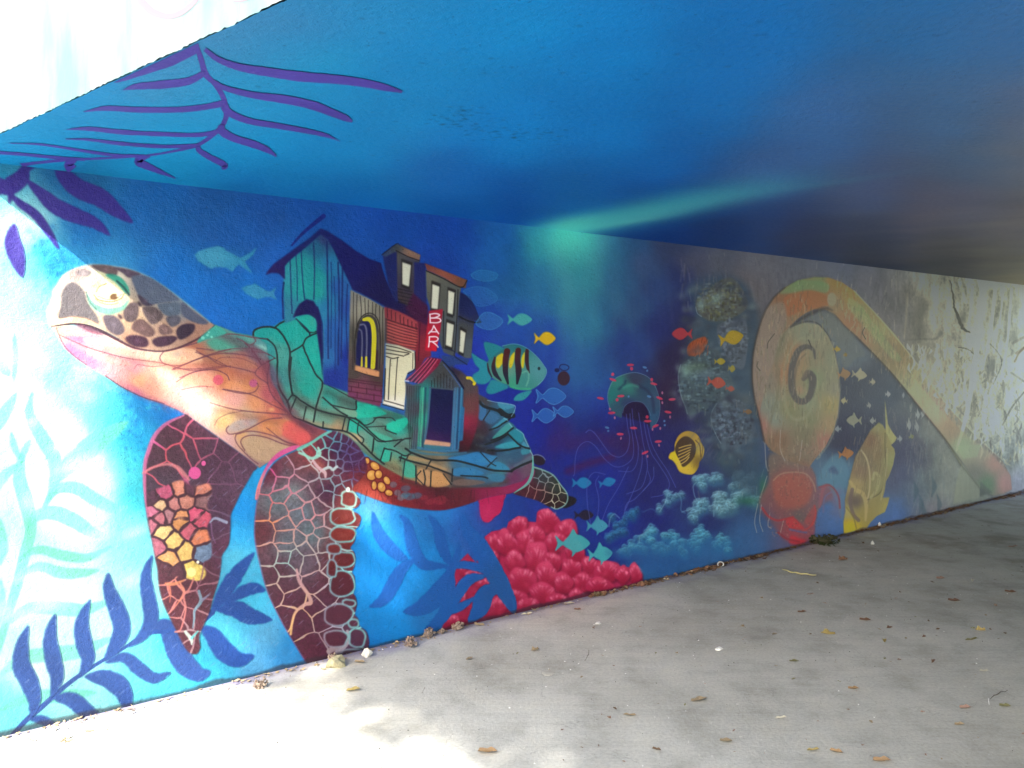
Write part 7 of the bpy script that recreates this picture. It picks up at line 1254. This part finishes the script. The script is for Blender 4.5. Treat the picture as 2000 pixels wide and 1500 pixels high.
for i, s in enumerate(sx):
    for j, d in enumerate(dd): vs.append(wp(s, d, 0. if j in (0,) else .004 * math.sin(s * 1.3 + j) * math.sin(j * .9) * .6))
for i in range(len(sx) - 1):
    for j in range(len(dd) - 1): a = i * len(dd) + j; fs.append((a, a + 1, a + 1 + len(dd), a + len(dd)))
pa = mesh_obj('path', vs, fs, M_PATH, smooth=True); tag(pa, kind='structure')
M_FAR = bpy.data.materials.new('blue_wall_paint'); M_FAR.use_nodes = True; t = M_FAR.node_tree; b = t.nodes['Principled BSDF']; b.inputs['Roughness'].default_value = .6
p = posn(t); t.links.new(ramp(t, noise(t, p, .5, 5, .6), [(.3, (.05, .22, .42)), (.5, (.16, .42, .55)), (.7, (.38, .52, .5))]), b.inputs['Base Color'])
def slabbox(name, a0, a1, d0, d1, z0, z1, m):
    c = [wp(a0, d0, z0), wp(a1, d0, z0), wp(a1, d1, z0), wp(a0, d1, z0), wp(a0, d0, z1), wp(a1, d0, z1), wp(a1, d1, z1), wp(a0, d1, z1)]
    return mesh_obj(name, c, [(0, 1, 2, 3), (4, 7, 6, 5), (0, 4, 5, 1), (1, 5, 6, 2), (2, 6, 7, 3), (3, 7, 4, 0)], m)
ow = slabbox('opposite_wall', 1.6, 12.2, WID, WID + .4, -.1, ZC - .003, M_FAR); tag(ow, 'blue painted wall on the other side of the underpass', 'wall')

# ---------------------------------------------------------------- trees outside: they dapple the sun on the near part of the wall
M_BARK = bpy.data.materials.new('bark'); M_BARK.use_nodes = True; t = M_BARK.node_tree; b = t.nodes['Principled BSDF']; b.inputs['Roughness'].default_value = .9
p = posn(t, (6, 6, 1.5)); nz = noise(t, p, 3, 5, .6); t.links.new(ramp(t, nz, [(.3, (.09, .07, .05)), (.7, (.2, .17, .13))]), b.inputs['Base Color']); t.links.new(bump(t, nz, .6, .02), b.inputs['Normal'])
M_LEAF = bpy.data.materials.new('autumn_leaf'); M_LEAF.use_nodes = True; t = M_LEAF.node_tree; b = t.nodes['Principled BSDF']; b.inputs['Roughness'].default_value = .6
p = posn(t); t.links.new(ramp(t, noise(t, p, 3, 3), [(.3, (.07, .09, .02)), (.5, (.14, .12, .03)), (.7, (.20, .13, .03))]), b.inputs['Base Color'])
def limb(verts, faces, pts, rads, seg=7):
    base = len(verts)
    for i, (p, r) in enumerate(zip(pts, rads)):
        d = Vector(pts[min(i + 1, len(pts) - 1)]) - Vector(pts[max(i - 1, 0)]); d.normalize(); u = d.orthogonal().normalized(); w = d.cross(u)
        for k in range(seg): a = 6.2832 * k / seg; verts.append(tuple(Vector(p) + (u * math.cos(a) + w * math.sin(a)) * r))
    for i in range(len(pts) - 1):
        for k in range(seg): a = base + i * seg + k; b_ = base + i * seg + (k + 1) % seg; faces.append((a, b_, b_ + seg, a + seg))
def tree(x, y, h, crown, label, leaves, keep=None, seed=1, size=.07, group=None):
    r_ = random.Random(seed); root = empty('tree', (x, y, 0)); tag(root, label, 'tree', group)
    v, f = [], []; trunk = [(0, 0, -.1)]
    for i in range(1, 7): trunk.append((r_.gauss(0, .06) * i, r_.gauss(0, .06) * i, h * .62 * i / 6))
    limb(v, f, trunk, [h * .028 * (1 - .11 * i) for i in range(7)], 9); mesh_obj('trunk', v, f, M_BARK, root, True)
    v, f = [], []
    cx, cy, cz, ra, rb, rc = crown
    for i in range(16):
        a = r_.random() * 6.28; q = .3 + .6 * r_.random(); e = (cx + ra * q * math.cos(a), cy + rb * q * math.sin(a), cz + rc * (r_.random() - .45)); s = trunk[3 + int(r_.random() * 3.99)]
        m_ = tuple((s[k] + e[k]) / 2 + r_.gauss(0, .15) for k in range(3)); limb(v, f, [s, m_, e], [h * .006, h * .0035, h * .001], 5)
    mesh_obj('branches', v, f, M_BARK, root, True)
    v, f = [], []
    n = 0; tries = 0
    while n < leaves and tries < leaves * 14:
        tries += 1
        a = r_.random() * 6.2832; ph = math.acos(2 * r_.random() - 1); q = r_.random() ** .4
        p = np.array([cx + ra * q * math.sin(ph) * math.cos(a), cy + rb * q * math.sin(ph) * math.sin(a), cz + rc * q * math.cos(ph)])
        if math.sin(p[0] * 3.1 + seed) * math.sin(p[1] * 2.7) * math.sin(p[2] * 3.3) > .35: continue
        if keep is not None and r_.random() > keep(p + np.array([x, y, 0])): continue
        u = Vector((r_.gauss(0, 1), r_.gauss(0, 1), r_.gauss(0, .6))).normalized(); w = u.orthogonal().normalized(); s = size * (.6 + .8 * r_.random())
        k = len(v); P = Vector(p.tolist()); nn = u.cross(w) * s * .18
        v += [tuple(P - u * s), tuple(P + w * s * .55 + nn), tuple(P + u * s), tuple(P - w * s * .55 + nn)]; f.append((k, k + 1, k + 2, k + 3)); n += 1
    mesh_obj('crown', v, f, M_LEAF, root)
    return root
SDn = SD
def shade_want(p):
    """how leafy the crown is along the sunbeam through p: from where the dapples fall in the photograph"""
    # meet the painted wall
    den = float(np.dot(SDn, WN)); tw = float(np.dot(WA - p, WN)) / den; hit = p + SDn * tw
    if hit[2] < 0: tg = -p[2] / SDn[2]; hit = p + SDn * tg
    v = hit - CAM; f_ = float(np.dot(v, FW))
    if f_ < .3: return .25
    X = CX + FL * float(np.dot(v, RT)) / f_; Y = CY - FL * float(np.dot(v, UP)) / f_
    for hx, hy, r0 in HOLES:
        if (X - hx) ** 2 + (Y - hy) ** 2 < r0 * r0: return 0.
    # sunlit to the left of a line that leans with the picture
    k = LITX(Y); q = (X - k) / (110. if hit[2] > .02 else 560.)
    return min(1., max(.0, .5 + q)) ** 1.3
def LITX(Y): return float(np.interp(Y, [300, 560, 700, 800, 900, 1000, 1100, 1200, 1300, 1400, 1500], [330, 330, 300, 260, 275, 300, 350, 420, 600, 860, 1060]))
HOLES = [(336, 738, 56), (398, 798, 60), (430, 770, 16), (470, 850, 16), (728, 996, 60), (774, 1048, 46), (752, 1132, 56), (535, 1190, 36), (475, 1240, 30), (560, 1262, 24), (470, 1060, 26), (620, 1300, 22), (540, 840, 8), (505, 832, 8), (210, 560, 40)]
back = -SD / SD[2] * -1.
def up_sun(px, py, hgt, z0=0.):
    q = px_to_wall([(px, py)])[0]; P = WA + WU * q[0] + np.array([0, 0, q[1]]); return P - SD * ((hgt - P[2]) / -SD[2] * 1.) if False else P + (-SD) * ((hgt - P[2]) / (-SD[2]))
if TREES:
    c0 = up_sun(640, 1080, 9.8)
    c1 = up_sun(1000, 1000, 9.8)
    tree(float(c0[0]) + 5.6, float(c0[1]) - 2.4, 11.5, (-5.2, 2.0, 9.6, 3.6, 2.9, 1.5), 'leafy tree outside the mouth of the underpass that shades the wall', 34000, shade_want, 4, .048)
    tree(float(c1[0]) + 5.8, float(c1[1]) - .6, 12.4, (-3.0, .3, 9.8, 3.6, 3.0, 1.9), 'taller tree beside the path outside the underpass', 26000, shade_want, 9, .05)
    fe = WA + WU * 22
    for i, (ds, dn, hh) in enumerate([(9, -7, 7), (14, 1.5, 8), (11, 11.5, 8), (20, -5, 10), (21, 9, 10)]):
        P = WA + WU * (12.3 + ds) + WN * dn
        tree(float(P[0]), float(P[1]), hh, (0, 0, hh * .66, hh * .3, hh * .3, hh * .3), ['tree left of the far exit', 'tree straight beyond the far exit', 'tree right of the far exit', 'tall tree far left beyond the exit', 'tall tree far right beyond the exit'][i] + ' with thin autumn leaves', 1500, None, 20 + i, .16, 'trees beyond the far exit')

# ---------------------------------------------------------------- what lies on the path
def mleaf(name, c1, c2):
    m = bpy.data.materials.new(name); m.use_nodes = True; t = m.node_tree; b = t.nodes['Principled BSDF']; b.inputs['Roughness'].default_value = .7
    oi = N(t, 'ShaderNodeObjectInfo'); tc = N(t, 'ShaderNodeTexCoord'); nz = noise(t, tc.outputs['Object'], 40, 4, .6)
    t.links.new(ramp(t, nz, [(.3, c1), (.7, c2)]), b.inputs['Base Color']); t.links.new(bump(t, nz, .5, .002), b.inputs['Normal']); return m
LM = dict(tan=mleaf('tan_leaf', (.22, .16, .085), (.33, .25, .15)), yellow=mleaf('yellow_leaf', (.28, .20, .06), (.40, .32, .12)), rust=mleaf('rust_leaf', (.15, .075, .04), (.25, .14, .085)), orange=mleaf('orange_leaf', (.26, .15, .07), (.36, .24, .12)),
          olive=mleaf('olive_leaf', (.14, .13, .05), (.24, .22, .09)), pink=mleaf('faded_leaf', (.26, .15, .11), (.36, .23, .17)), pale=mleaf('pale_leaf', (.42, .38, .27), (.60, .56, .44)), brown=mleaf('brown_leaf', (.10, .055, .03), (.18, .11, .06)))
LEAFMESH = []
for k in range(5):
    r_ = random.Random(40 + k); n = 16; v = []; f = []
    out = []
    for i in range(n):
        a = 6.2832 * i / n; lob = 1 + .28 * math.cos(a * 5 + k) * (1 if abs(math.cos(a)) < .95 else .3); out.append((.5 * math.cos(a) * (1.05 if k % 2 else 1.2) * (.8 + .2 * lob), .27 * math.sin(a) * lob * (1.2 - .3 * (k % 3))))
    cz = lambda x, y: (.10 + .09 * k) * (abs(y) * 2.6) ** 1.6 * (.8 + r_.random() * .4) + .10 * x * x + .03 * r_.random()
    for sc in (1., .5):
        for x, y in out: v.append((x * sc, y * sc * (1 - .25 * (k > 2)), cz(x * sc, y * sc) + .012))
    v.append((0, 0, .006))
    for i in range(n): j = (i + 1) % n; f.append((i, j, n + j, n + i)); f.append((n + i, n + j, 2 * n))
    k0 = len(v); v += [(.5, -.012, .02), (.5, .012, .02), (.74, .006, .05), (.74, -.006, .05)]; f.append((k0, k0 + 1, k0 + 2, k0 + 3))
    me = bpy.data.meshes.new('fallen_leaf'); me.from_pydata(v, [], f); me.update(); LEAFMESH.append(me)
def pxm(x, y, z=0.):
    p = on_z(x, y, z); return p, float(np.dot(p - CAM, FW)) / FL
LEAFD = {}
def leaf_on(x, y, w, colr, label, group=None, shape=None, rz=None, tilt=0., name='fallen_leaf', cat='leaf', flip=False):
    p, m_ = pxm(x, y); dw = float(np.dot(p - WA, WN)); 
    if dw < .03: p = p + WN * (.03 - dw)
    k = rn.randrange(5) if shape is None else shape; key = (k, colr)
    if key not in LEAFD: me = LEAFMESH[k].copy(); me.materials.clear(); me.materials.append(LM[colr]); LEAFD[key] = me
    o = bpy.data.objects.new(name, LEAFD[key]); COL.objects.link(o); o.location = (p[0], p[1], .004); s = w * m_ * .74
    o.scale = (s, s, s * (1.2 if not flip else 1)); o.rotation_euler = (tilt + rn.gauss(0, .07), rn.gauss(0, .1), rn.random() * 6.28 if rz is None else rz); tag(o, label, cat, group); return o
G1 = 'leaves lying out on the path'
for x, y, w, c, lab, sh, rz in [
 (952, 1471, 52, 'orange', 'long orange leaf near the bottom edge of the picture, left of centre', 1, .1), (1045, 1272, 22, 'tan', 'small crumpled tan leaf below the red coral', 3, .3), (917, 1288, 20, 'tan', 'flat tan leaf near the wall left of the crumpled tan one', 0, .9),
 (1230, 1399, 32, 'tan', 'tan leaf with a dark tip in the lower middle of the path', 2, .1), (1365, 1369, 36, 'tan', 'broken tan leaf on the path right of the one with a dark tip', 0, .2), (1282, 1466, 24, 'brown', 'brown leaf at the lower edge of the path near the middle', 1, -.4),
 (1617, 1240, 34, 'yellow', 'curled bright yellow leaf, larger of the two in the middle right', 4, .1), (1727, 1254, 22, 'yellow', 'small upright yellow leaf right of the large curled yellow one', 3, 1.2), (1915, 1233, 24, 'yellow', 'yellow leaf with a raised edge near the right side', 3, -.4), (1898, 1251, 32, 'olive', 'greenish leaf just below the yellow one on the right', 2, .1),
 (1667, 1347, 30, 'orange', 'lone orange leaf in the open grey part of the path', 1, .1), (1551, 1293, 22, 'olive', 'olive leaf left of the lone orange leaf', 0, .2), (1690, 1213, 32, 'rust', 'rust coloured leaf above the small upright yellow leaf', 1, .1), (1737, 1228, 18, 'rust', 'small rust leaf just above the small upright yellow leaf', 4, .5),
 (1646, 1095, 26, 'rust', 'dark red leaf beyond the straw stalk', 3, .3), (1567, 1197, 26, 'rust', 'thin rusty leaf below the straw stalk', 1, .2), (1583, 1162, 20, 'pink', 'faded pinkish leaf under the straw stalk', 2, .3), (1513, 1240, 16, 'tan', 'faint small tan leaf left of the large curled yellow one', 0, .6),
 (1837, 1131, 24, 'pink', 'faded leaf in the right middle of the path', 1, .2), (1899, 1136, 16, 'pale', 'pale leaf scrap right of the faded leaf', 3, 1.), (1864, 1175, 34, 'rust', 'broad rusty leaf lying right of centre towards the wall', 1, .1), (1974, 1158, 30, 'rust', 'long rust leaf at the right edge of the picture', 1, -.1),
 (1978, 1069, 24, 'pink', 'faded leaf far off at the right edge', 2, .0), (1823, 1294, 20, 'rust', 'small star shaped rust leaf in the right foreground', 4, .8), (1885, 1384, 30, 'pink', 'flat pinkish leaf low on the right', 1, .1), (1963, 1381, 30, 'olive', 'olive green leaf at the lower right edge', 1, .0),
 (1874, 1417, 26, 'tan', 'thin tan leaf lowest on the right', 1, .1), (1588, 1467, 32, 'yellow', 'flat yellow leaf at the bottom edge right of centre', 2, .2), (1633, 1470, 32, 'orange', 'flat orange leaf touching the yellow one at the bottom edge', 1, -.3), (1722, 1488, 44, 'orange', 'long orange leaf at the bottom edge on the right', 1, -.1),
 (1418, 1449, 28, 'tan', 'mottled tan leaf at the bottom edge in the middle', 0, .1), (1525, 1404, 28, 'pale', 'pale yellow leaf right of the mottled tan one', 2, .2), (1922, 1312, 24, 'pale', 'pale leaf with lifted rim on the right', 2, .1), (936, 1223, 30, 'tan', 'curled tan leaf against the wall under the coral', 1, -.2),
 (1029, 1201, 28, 'pale', 'pale torn leaf against the wall beside the blue frond foot', 2, .2), (1112, 1180, 24, 'pale', 'pale leaf scrap by the wall under the red coral', 0, .1), (1163, 1163, 24, 'tan', 'upright brown leaf leaning on the foot of the red coral', 3, .9), (1256, 1138, 20, 'rust', 'curled brown leaf where the red coral ends', 4, .4), (1302, 1133, 18, 'pale', 'pale leaf scrap just past the red coral', 1, .2),
 (702, 1295, 28, 'tan', 'flat brown leaf between the two stones', 1, .1), (1128, 1192, 20, 'rust', 'thin red brown leaf a step out from the coral', 1, -.1), (62, 1448, 26, 'tan', 'dry leaf by the wall at the lower left corner', 1, -.3), (172, 1430, 26, 'tan', 'long thin dry leaf by the wall at the lower left', 1, .3), (690, 1349, 30, 'yellow', 'faint yellow leaf in the bright part of the path', 0, .1)]:
    leaf_on(x, y, w, c, lab, G1, sh, rz)
for i in range(70):                                  # small scraps, alike
    x = 1000 + 1000 * rn.random(); y = 1160 + 330 * rn.random()
    if y < 1475 - .24 * x + 20: continue
    leaf_on(x, y, 5 + 7 * rn.random() ** 2, rn.choice(['tan', 'rust', 'brown', 'pink', 'olive']), 'tiny scrap of dry leaf scattered on the grey path', 'leaf scraps on the path')
# litter gathered along the foot of the wall
def crumbs(name, n, fs, ms, seed, size, label=None):
    r_ = random.Random(seed); v = []; f = []
    for _ in range(n):
        s, d = fs(r_); w = size * (.4 + r_.random()); a = r_.random() * 6.28; P = Vector(wp(s, d, .003 + w * .25 * r_.random()))
        u = Vector((math.cos(a), math.sin(a), r_.gauss(0, .35))).normalized() * w; h = Vector((-math.sin(a), math.cos(a), r_.gauss(0, .5))).normalized() * w * (.35 + .5 * r_.random()); k = len(v)
        up_ = Vector((0, 0, w * .3 * r_.random()))
        v += [tuple(P - u), tuple(P + h * .8 + up_), tuple(P + u), tuple(P - h)]; v[k:] = [(a_, b_, max(c_, .004)) for a_, b_, c_ in v[k:]]; f += [(k, k + 1, k + 2), (k, k + 2, k + 3)]
    o = mesh_obj(name, v, f, ms); tag(o, kind='stuff'); return o
def cluster(r_, cs):
    c, w, dmax = cs[int(r_.random() * len(cs))]; return c + r_.gauss(0, w), .012 + abs(r_.gauss(0, dmax))
def s_at(x): return float(px_to_wall([(x, 1440 - .24 * x)])[0][0])
cl = [(s_at(x), w, d) for x, w, d in [(1345, .05, .02), (1372, .06, .025), (1398, .05, .02), (1462, .07, .03), (1478, .05, .02), (1700, .06, .02), (1730, .12, .03), (1790, .2, .03), (1840, .2, .03), (1880, .1, .02), (1960, .2, .03), (1990, .3, .04), (1255, .04, .02), (1165, .03, .02)]]
crumbs('leaf_litter', 900, lambda r_: cluster(r_, cl), LM['rust'], 1, .022); crumbs('leaf_litter', 420, lambda r_: cluster(r_, cl), LM['tan'], 2, .02); crumbs('leaf_litter', 700, lambda r_: (r_.uniform(3.2, 10.2), .008 + abs(r_.gauss(0, .022))), LM['brown'], 3, .018)
crumbs('leaf_litter', 500, lambda r_: (r_.uniform(-.4, 4.2), .008 + abs(r_.gauss(0, .035))), LM['tan'], 4, .011); crumbs('leaf_litter', 240, lambda r_: (r_.uniform(4, 10), r_.uniform(.1, 4.5)), LM['brown'], 8, .012)
M_WHITE = mat('white_chip', (.78, .77, .73), .6); M_GREY = mat('dark_grit', (.09, .085, .075), .9); M_SAND = mat('sand_grit', (.42, .40, .35), .9)
def grit(n, m, seed, size, fs):
    r_ = random.Random(seed); v = []; f = []
    for _ in range(n):
        s, d = fs(r_); w = size * (.4 + 1.3 * r_.random() ** 3); P = Vector(wp(s, d, .003)); k = len(v); a = r_.random() * 6
        for j in range(4): b_ = a + j * 1.57 + r_.gauss(0, .2); v.append((P.x + w * math.cos(b_), P.y + w * math.sin(b_), P.z))
        v.append((P.x, P.y, P.z + w * .7)); f += [(k, k + 1, k + 4), (k + 1, k + 2, k + 4), (k + 2, k + 3, k + 4), (k + 3, k, k + 4)]
    tag(mesh_obj('grit', v, f, m), kind='stuff')
grit(420, M_WHITE, 5, .0032, lambda r_: (r_.uniform(-.5, 6.5), abs(r_.gauss(0, 1.4)) + .02)); grit(1500, M_GREY, 6, .0028, lambda r_: (r_.uniform(-1, 8), abs(r_.gauss(0, 1.3)) + .01)); grit(1600, M_SAND, 7, .003, lambda r_: (r_.uniform(-1, 9), abs(r_.gauss(0, 1.2)) + .01))
# stones, cones, chips
def stone(x, y, w, h, m, label, seed, flat=.7, name='stone', cat='stone'):
    p, k = pxm(x, y); r_ = random.Random(seed); bm = bmesh.new(); bmesh.ops.create_icosphere(bm, subdivisions=2, radius=1.)
    for v in bm.verts: q = v.co.copy(); v.co *= 1 + .22 * math.sin(q.x * 3 + seed) * math.cos(q.y * 2.3 + q.z * 3) + r_.gauss(0, .07)
    for v in bm.verts: v.co.x *= w * k / 2; v.co.y *= w * k * .36; v.co.z = max(-.55, v.co.z) * h * k * flat
    mz = min(v.co.z for v in bm.verts); me = bpy.data.meshes.new(name); bm.to_mesh(me); bm.free(); me.materials.append(m); o = bpy.data.objects.new(name, me); COL.objects.link(o)
    dw = float(np.dot(p - WA, WN)); p = p + WN * max(0, w * k * .4 - dw); o.location = (p[0], p[1], -mz - .001); o.rotation_euler = (0, 0, math.atan2(WU[1], WU[0]) + r_.gauss(0, .2)); tag(o, label, cat); return o
M_ST1 = mat('yellow_stone', (.42, .38, .24), .85); M_ST2 = mat('white_stone', (.66, .64, .58), .85)
for m in (M_ST1, M_ST2):
    t = m.node_tree; b = t.nodes['Principled BSDF']; tc = N(t, 'ShaderNodeTexCoord'); nz = noise(t, tc.outputs['Object'], 60, 5, .6); c0 = tuple(b.inputs['Base Color'].default_value)[:3]
    t.links.new(ramp(t, nz, [(.3, tuple(v * .6 for v in c0)), (.7, tuple(min(.8, v * 1.2) for v in c0))]), b.inputs['Base Color']); t.links.new(bump(t, nz, .6, .003), b.inputs['Normal'])
stone(655, 1302, 40, 20, M_ST1, 'yellowish stone by the wall below the right front flipper', 3); stone(717, 1282, 20, 14, M_ST2, 'small white stone right of the yellowish one', 5); stone(1404, 1268, 20, 5, M_WHITE, 'flat white chip alone on the grey path', 8, .5, 'chip', 'chip')
stone(1168, 1218, 14, 4, M_WHITE, 'short white sliver below the red coral', 9, .5, 'chip', 'chip'); stone(1704, 1063, 8, 6, M_WHITE, 'small white crumb in front of the seed pod', 10, .7, 'chip', 'chip'); stone(1708, 1027, 7, 8, M_WHITE, 'white chip against the wall below the seed pod', 11, .7, 'chip', 'chip'); stone(1072, 1315, 26, 2.5, M_SAND, 'thin pale flake on the path below the crumpled tan leaf', 12, .4, 'chip', 'chip')
M_CONE = mleaf('seed_cone', (.16, .11, .08), (.36, .28, .22)); 
def cone(x, y, w, label, seed):
    p, k = pxm(x, y); W = w * k; r_ = random.Random(seed); dw = float(np.dot(p - WA, WN)); p = p + WN * max(0, W * .5 - dw)
    root = empty('seed_cone', (p[0], p[1], 0.), r_.random() * 6); tag(root, label, 'cone', 'dry seed cones along the foot of the wall')
    bm = bmesh.new(); bmesh.ops.create_icosphere(bm, subdivisions=2, radius=1.)
    for v in bm.verts: v.co *= 1 + r_.gauss(0, .1); v.co.x *= W * .38; v.co.y *= W * .26; v.co.z = v.co.z * W * .24 + W * .24
    me = bpy.data.meshes.new('core'); bm.to_mesh(me); bm.free(); me.materials.append(M_CONE); o = bpy.data.objects.new('core', me); COL.objects.link(o); o.parent = root
    v = []; f = []
    for i in range(60):
        a = r_.random() * 6.28; b_ = math.asin(r_.uniform(-.5, 1)); n_ = Vector((math.cos(a) * math.cos(b_), math.sin(a) * math.cos(b_), math.sin(b_))); c = Vector((n_.x * W * .36, n_.y * W * .25, n_.z * W * .23 + W * .25)); t_ = n_.orthogonal().normalized(); u = n_.cross(t_); an = r_.random() * 6.28; t_, u = t_ * math.cos(an) + u * math.sin(an), u * math.cos(an) - t_ * math.sin(an)
        s = W * .13 * (.6 + .8 * r_.random()); j = len(v); v += [tuple(c - t_ * s * .5), tuple(c + n_ * s * 1.1 - u * s * .6), tuple(c + n_ * s * 1.5), tuple(c + n_ * s * 1.1 + u * s * .6)]; v[j:] = [(q[0], q[1], max(q[2], .002)) for q in v[j:]]; f.append((j, j + 1, j + 2, j + 3))
    sc = mesh_obj('scale_leaves', v, f, M_CONE, root)
for x, y, w, lab, sd in [(509, 1342, 26, 'brown seed cone alone left of the yellowish stone', 1), (651, 1288, 20, 'small grey seed cone on top side of the yellowish stone', 2), (802, 1262, 28, 'seed cone at the foot of the wall right of the white stone', 3), (838, 1244, 26, 'brown seed cone under the blue frond foot', 4), (894, 1230, 24, 'seed cone leaning on the wall left of the curled tan leaf', 5), (863, 1237, 14, 'tiny seed cone between two larger ones', 6)]:
    cone(x, y, w, lab, sd)
# stalks and twigs
M_STRAW = mat('straw', (.42, .38, .18), .7); M_TWIG = mat('twig_bark', (.10, .08, .06), .9)
def stalk(name, pts, r0, m, label, cat='twig'):
    P = []
    for i, (x, y) in enumerate(spline(pts, False, 4)): p = on_z(x, y); P.append((p[0], p[1], .006 + .006 * math.sin(i * .9) ** 2))
    v, f = [], []; limb(v, f, P, [r0 * (1 - .5 * abs(2 * i / (len(P) - 1) - 1)) for i in range(len(P))], 5); o = mesh_obj(name, v, f, m); tag(o, label, cat)
stalk('straw_stalk', [(1528, 1114), (1548, 1120), (1570, 1123), (1594, 1126)], .006, M_STRAW, 'yellow straw stalk lying across the path in front of the crab', 'stalk')
stalk('twig', [(1150, 1271), (1149, 1282), (1142, 1294)], .0016, M_TWIG, 'thin curved dark twig in the middle of the path'); stalk('twig', [(1934, 1368), (1950, 1358), (1968, 1352)], .0022, M_TWIG, 'straight dark twig on the right of the path'); stalk('twig', [(210, 1430), (213, 1424), (204, 1440), (200, 1444)], .0016, M_TWIG, 'bent dark twig by the wall at the lower left'); stalk('twig', [(830, 1345), (824, 1358)], .0014, M_TWIG, 'short twig on the pale part of the path')
stalk('twig', [(16, 1466), (20, 1456), (26, 1450)], .002, M_TWIG, 'short twig in the lower left corner'); stalk('straw_stalk', [(1930, 1366), (1931, 1374), (1932, 1380)], .0018, M_WHITE, 'short white stalk beside the straight dark twig', 'stalk')
# dry grass tuft lower left, white ring, weed by the crab
def tuft(x, y, w, h, m, label, n, seed, name, cat, spread=1.):
    p, k = pxm(x, y); r_ = random.Random(seed); root = empty(name, (p[0], p[1], 0)); tag(root, label, cat); v = []; f = []
    for _ in range(n):
        a = r_.random() * 6.28; q = r_.random() * w * k * .3; b0 = Vector((q * math.cos(a), q * math.sin(a), 0)); d = Vector((math.cos(a) * spread, math.sin(a) * spread, .4 + r_.random())).normalized(); L = h * k * (.5 + .8 * r_.random()); s_ = Vector((-math.sin(a), math.cos(a), 0)) * w * k * .035
        j = len(v); m1 = b0 + d * L * .6; e = b0 + d * L + Vector((0, 0, -L * .25)); v += [tuple(b0 - s_), tuple(b0 + s_), tuple(m1 + s_), tuple(m1 - s_), tuple(Vector((e.x, e.y, max(e.z, .003))))]; f += [(j, j + 1, j + 2, j + 3), (j + 3, j + 2, j + 4)]
    mesh_obj('blades', v, f, m, root)
    return root, k
tuft(130, 1446, 28, 15, LM['tan'], 'dry tuft of grass by the wall in the lower left corner', 46, 3, 'dry_tuft', 'tuft', 1.5)
wd, k = tuft(1610, 1062, 56, 16, mat('weed_green', (.05, .075, .02), .7), 'low green weed growing at the foot of the wall beside the crab', 70, 5, 'weed', 'plant', 1.3)
r_ = random.Random(8); v = []; f = []
for _ in range(110):
    a = r_.random() * 6.28; q = math.sqrt(r_.random()) * 30 * k; c = Vector((q * math.cos(a), q * math.sin(a) * .5, .01 + r_.random() * 14 * k)); u = Vector((r_.gauss(0, 1), r_.gauss(0, 1), .4)).normalized() * k * 5; w = u.orthogonal().normalized() * k * 3; j = len(v); v += [tuple(c - u), tuple(c + w), tuple(c + u), tuple(c - w)]; f.append((j, j + 1, j + 2, j + 3))
mesh_obj('leaves', v, f, mat('weed_leaf', (.06, .06, .03), .8), wd)
p, k = pxm(1408, 1108); bm = bmesh.new(); R_, r2 = 6 * k, 1.2 * k; v = []; f = []
for i in range(16):
    for j in range(6): a = 6.2832 * i / 16; b_ = 6.2832 * j / 6; v.append(((R_ + r2 * math.cos(b_)) * math.cos(a), r2 * 1.8 * math.sin(b_), (R_ * .8 + r2 * math.cos(b_)) * math.sin(a) + R_ * .8)); f.append((i * 6 + j, ((i + 1) % 16) * 6 + j, ((i + 1) % 16) * 6 + (j + 1) % 6, i * 6 + (j + 1) % 6))
o = mesh_obj('plastic_ring', v, f, mat('dull_plastic', (.45, .45, .44), .5), None, True); o.location = (p[0], p[1], .004); o.rotation_euler = (-.3, 0, .2); tag(o, 'small white plastic ring leaning on the wall among brown litter', 'ring')
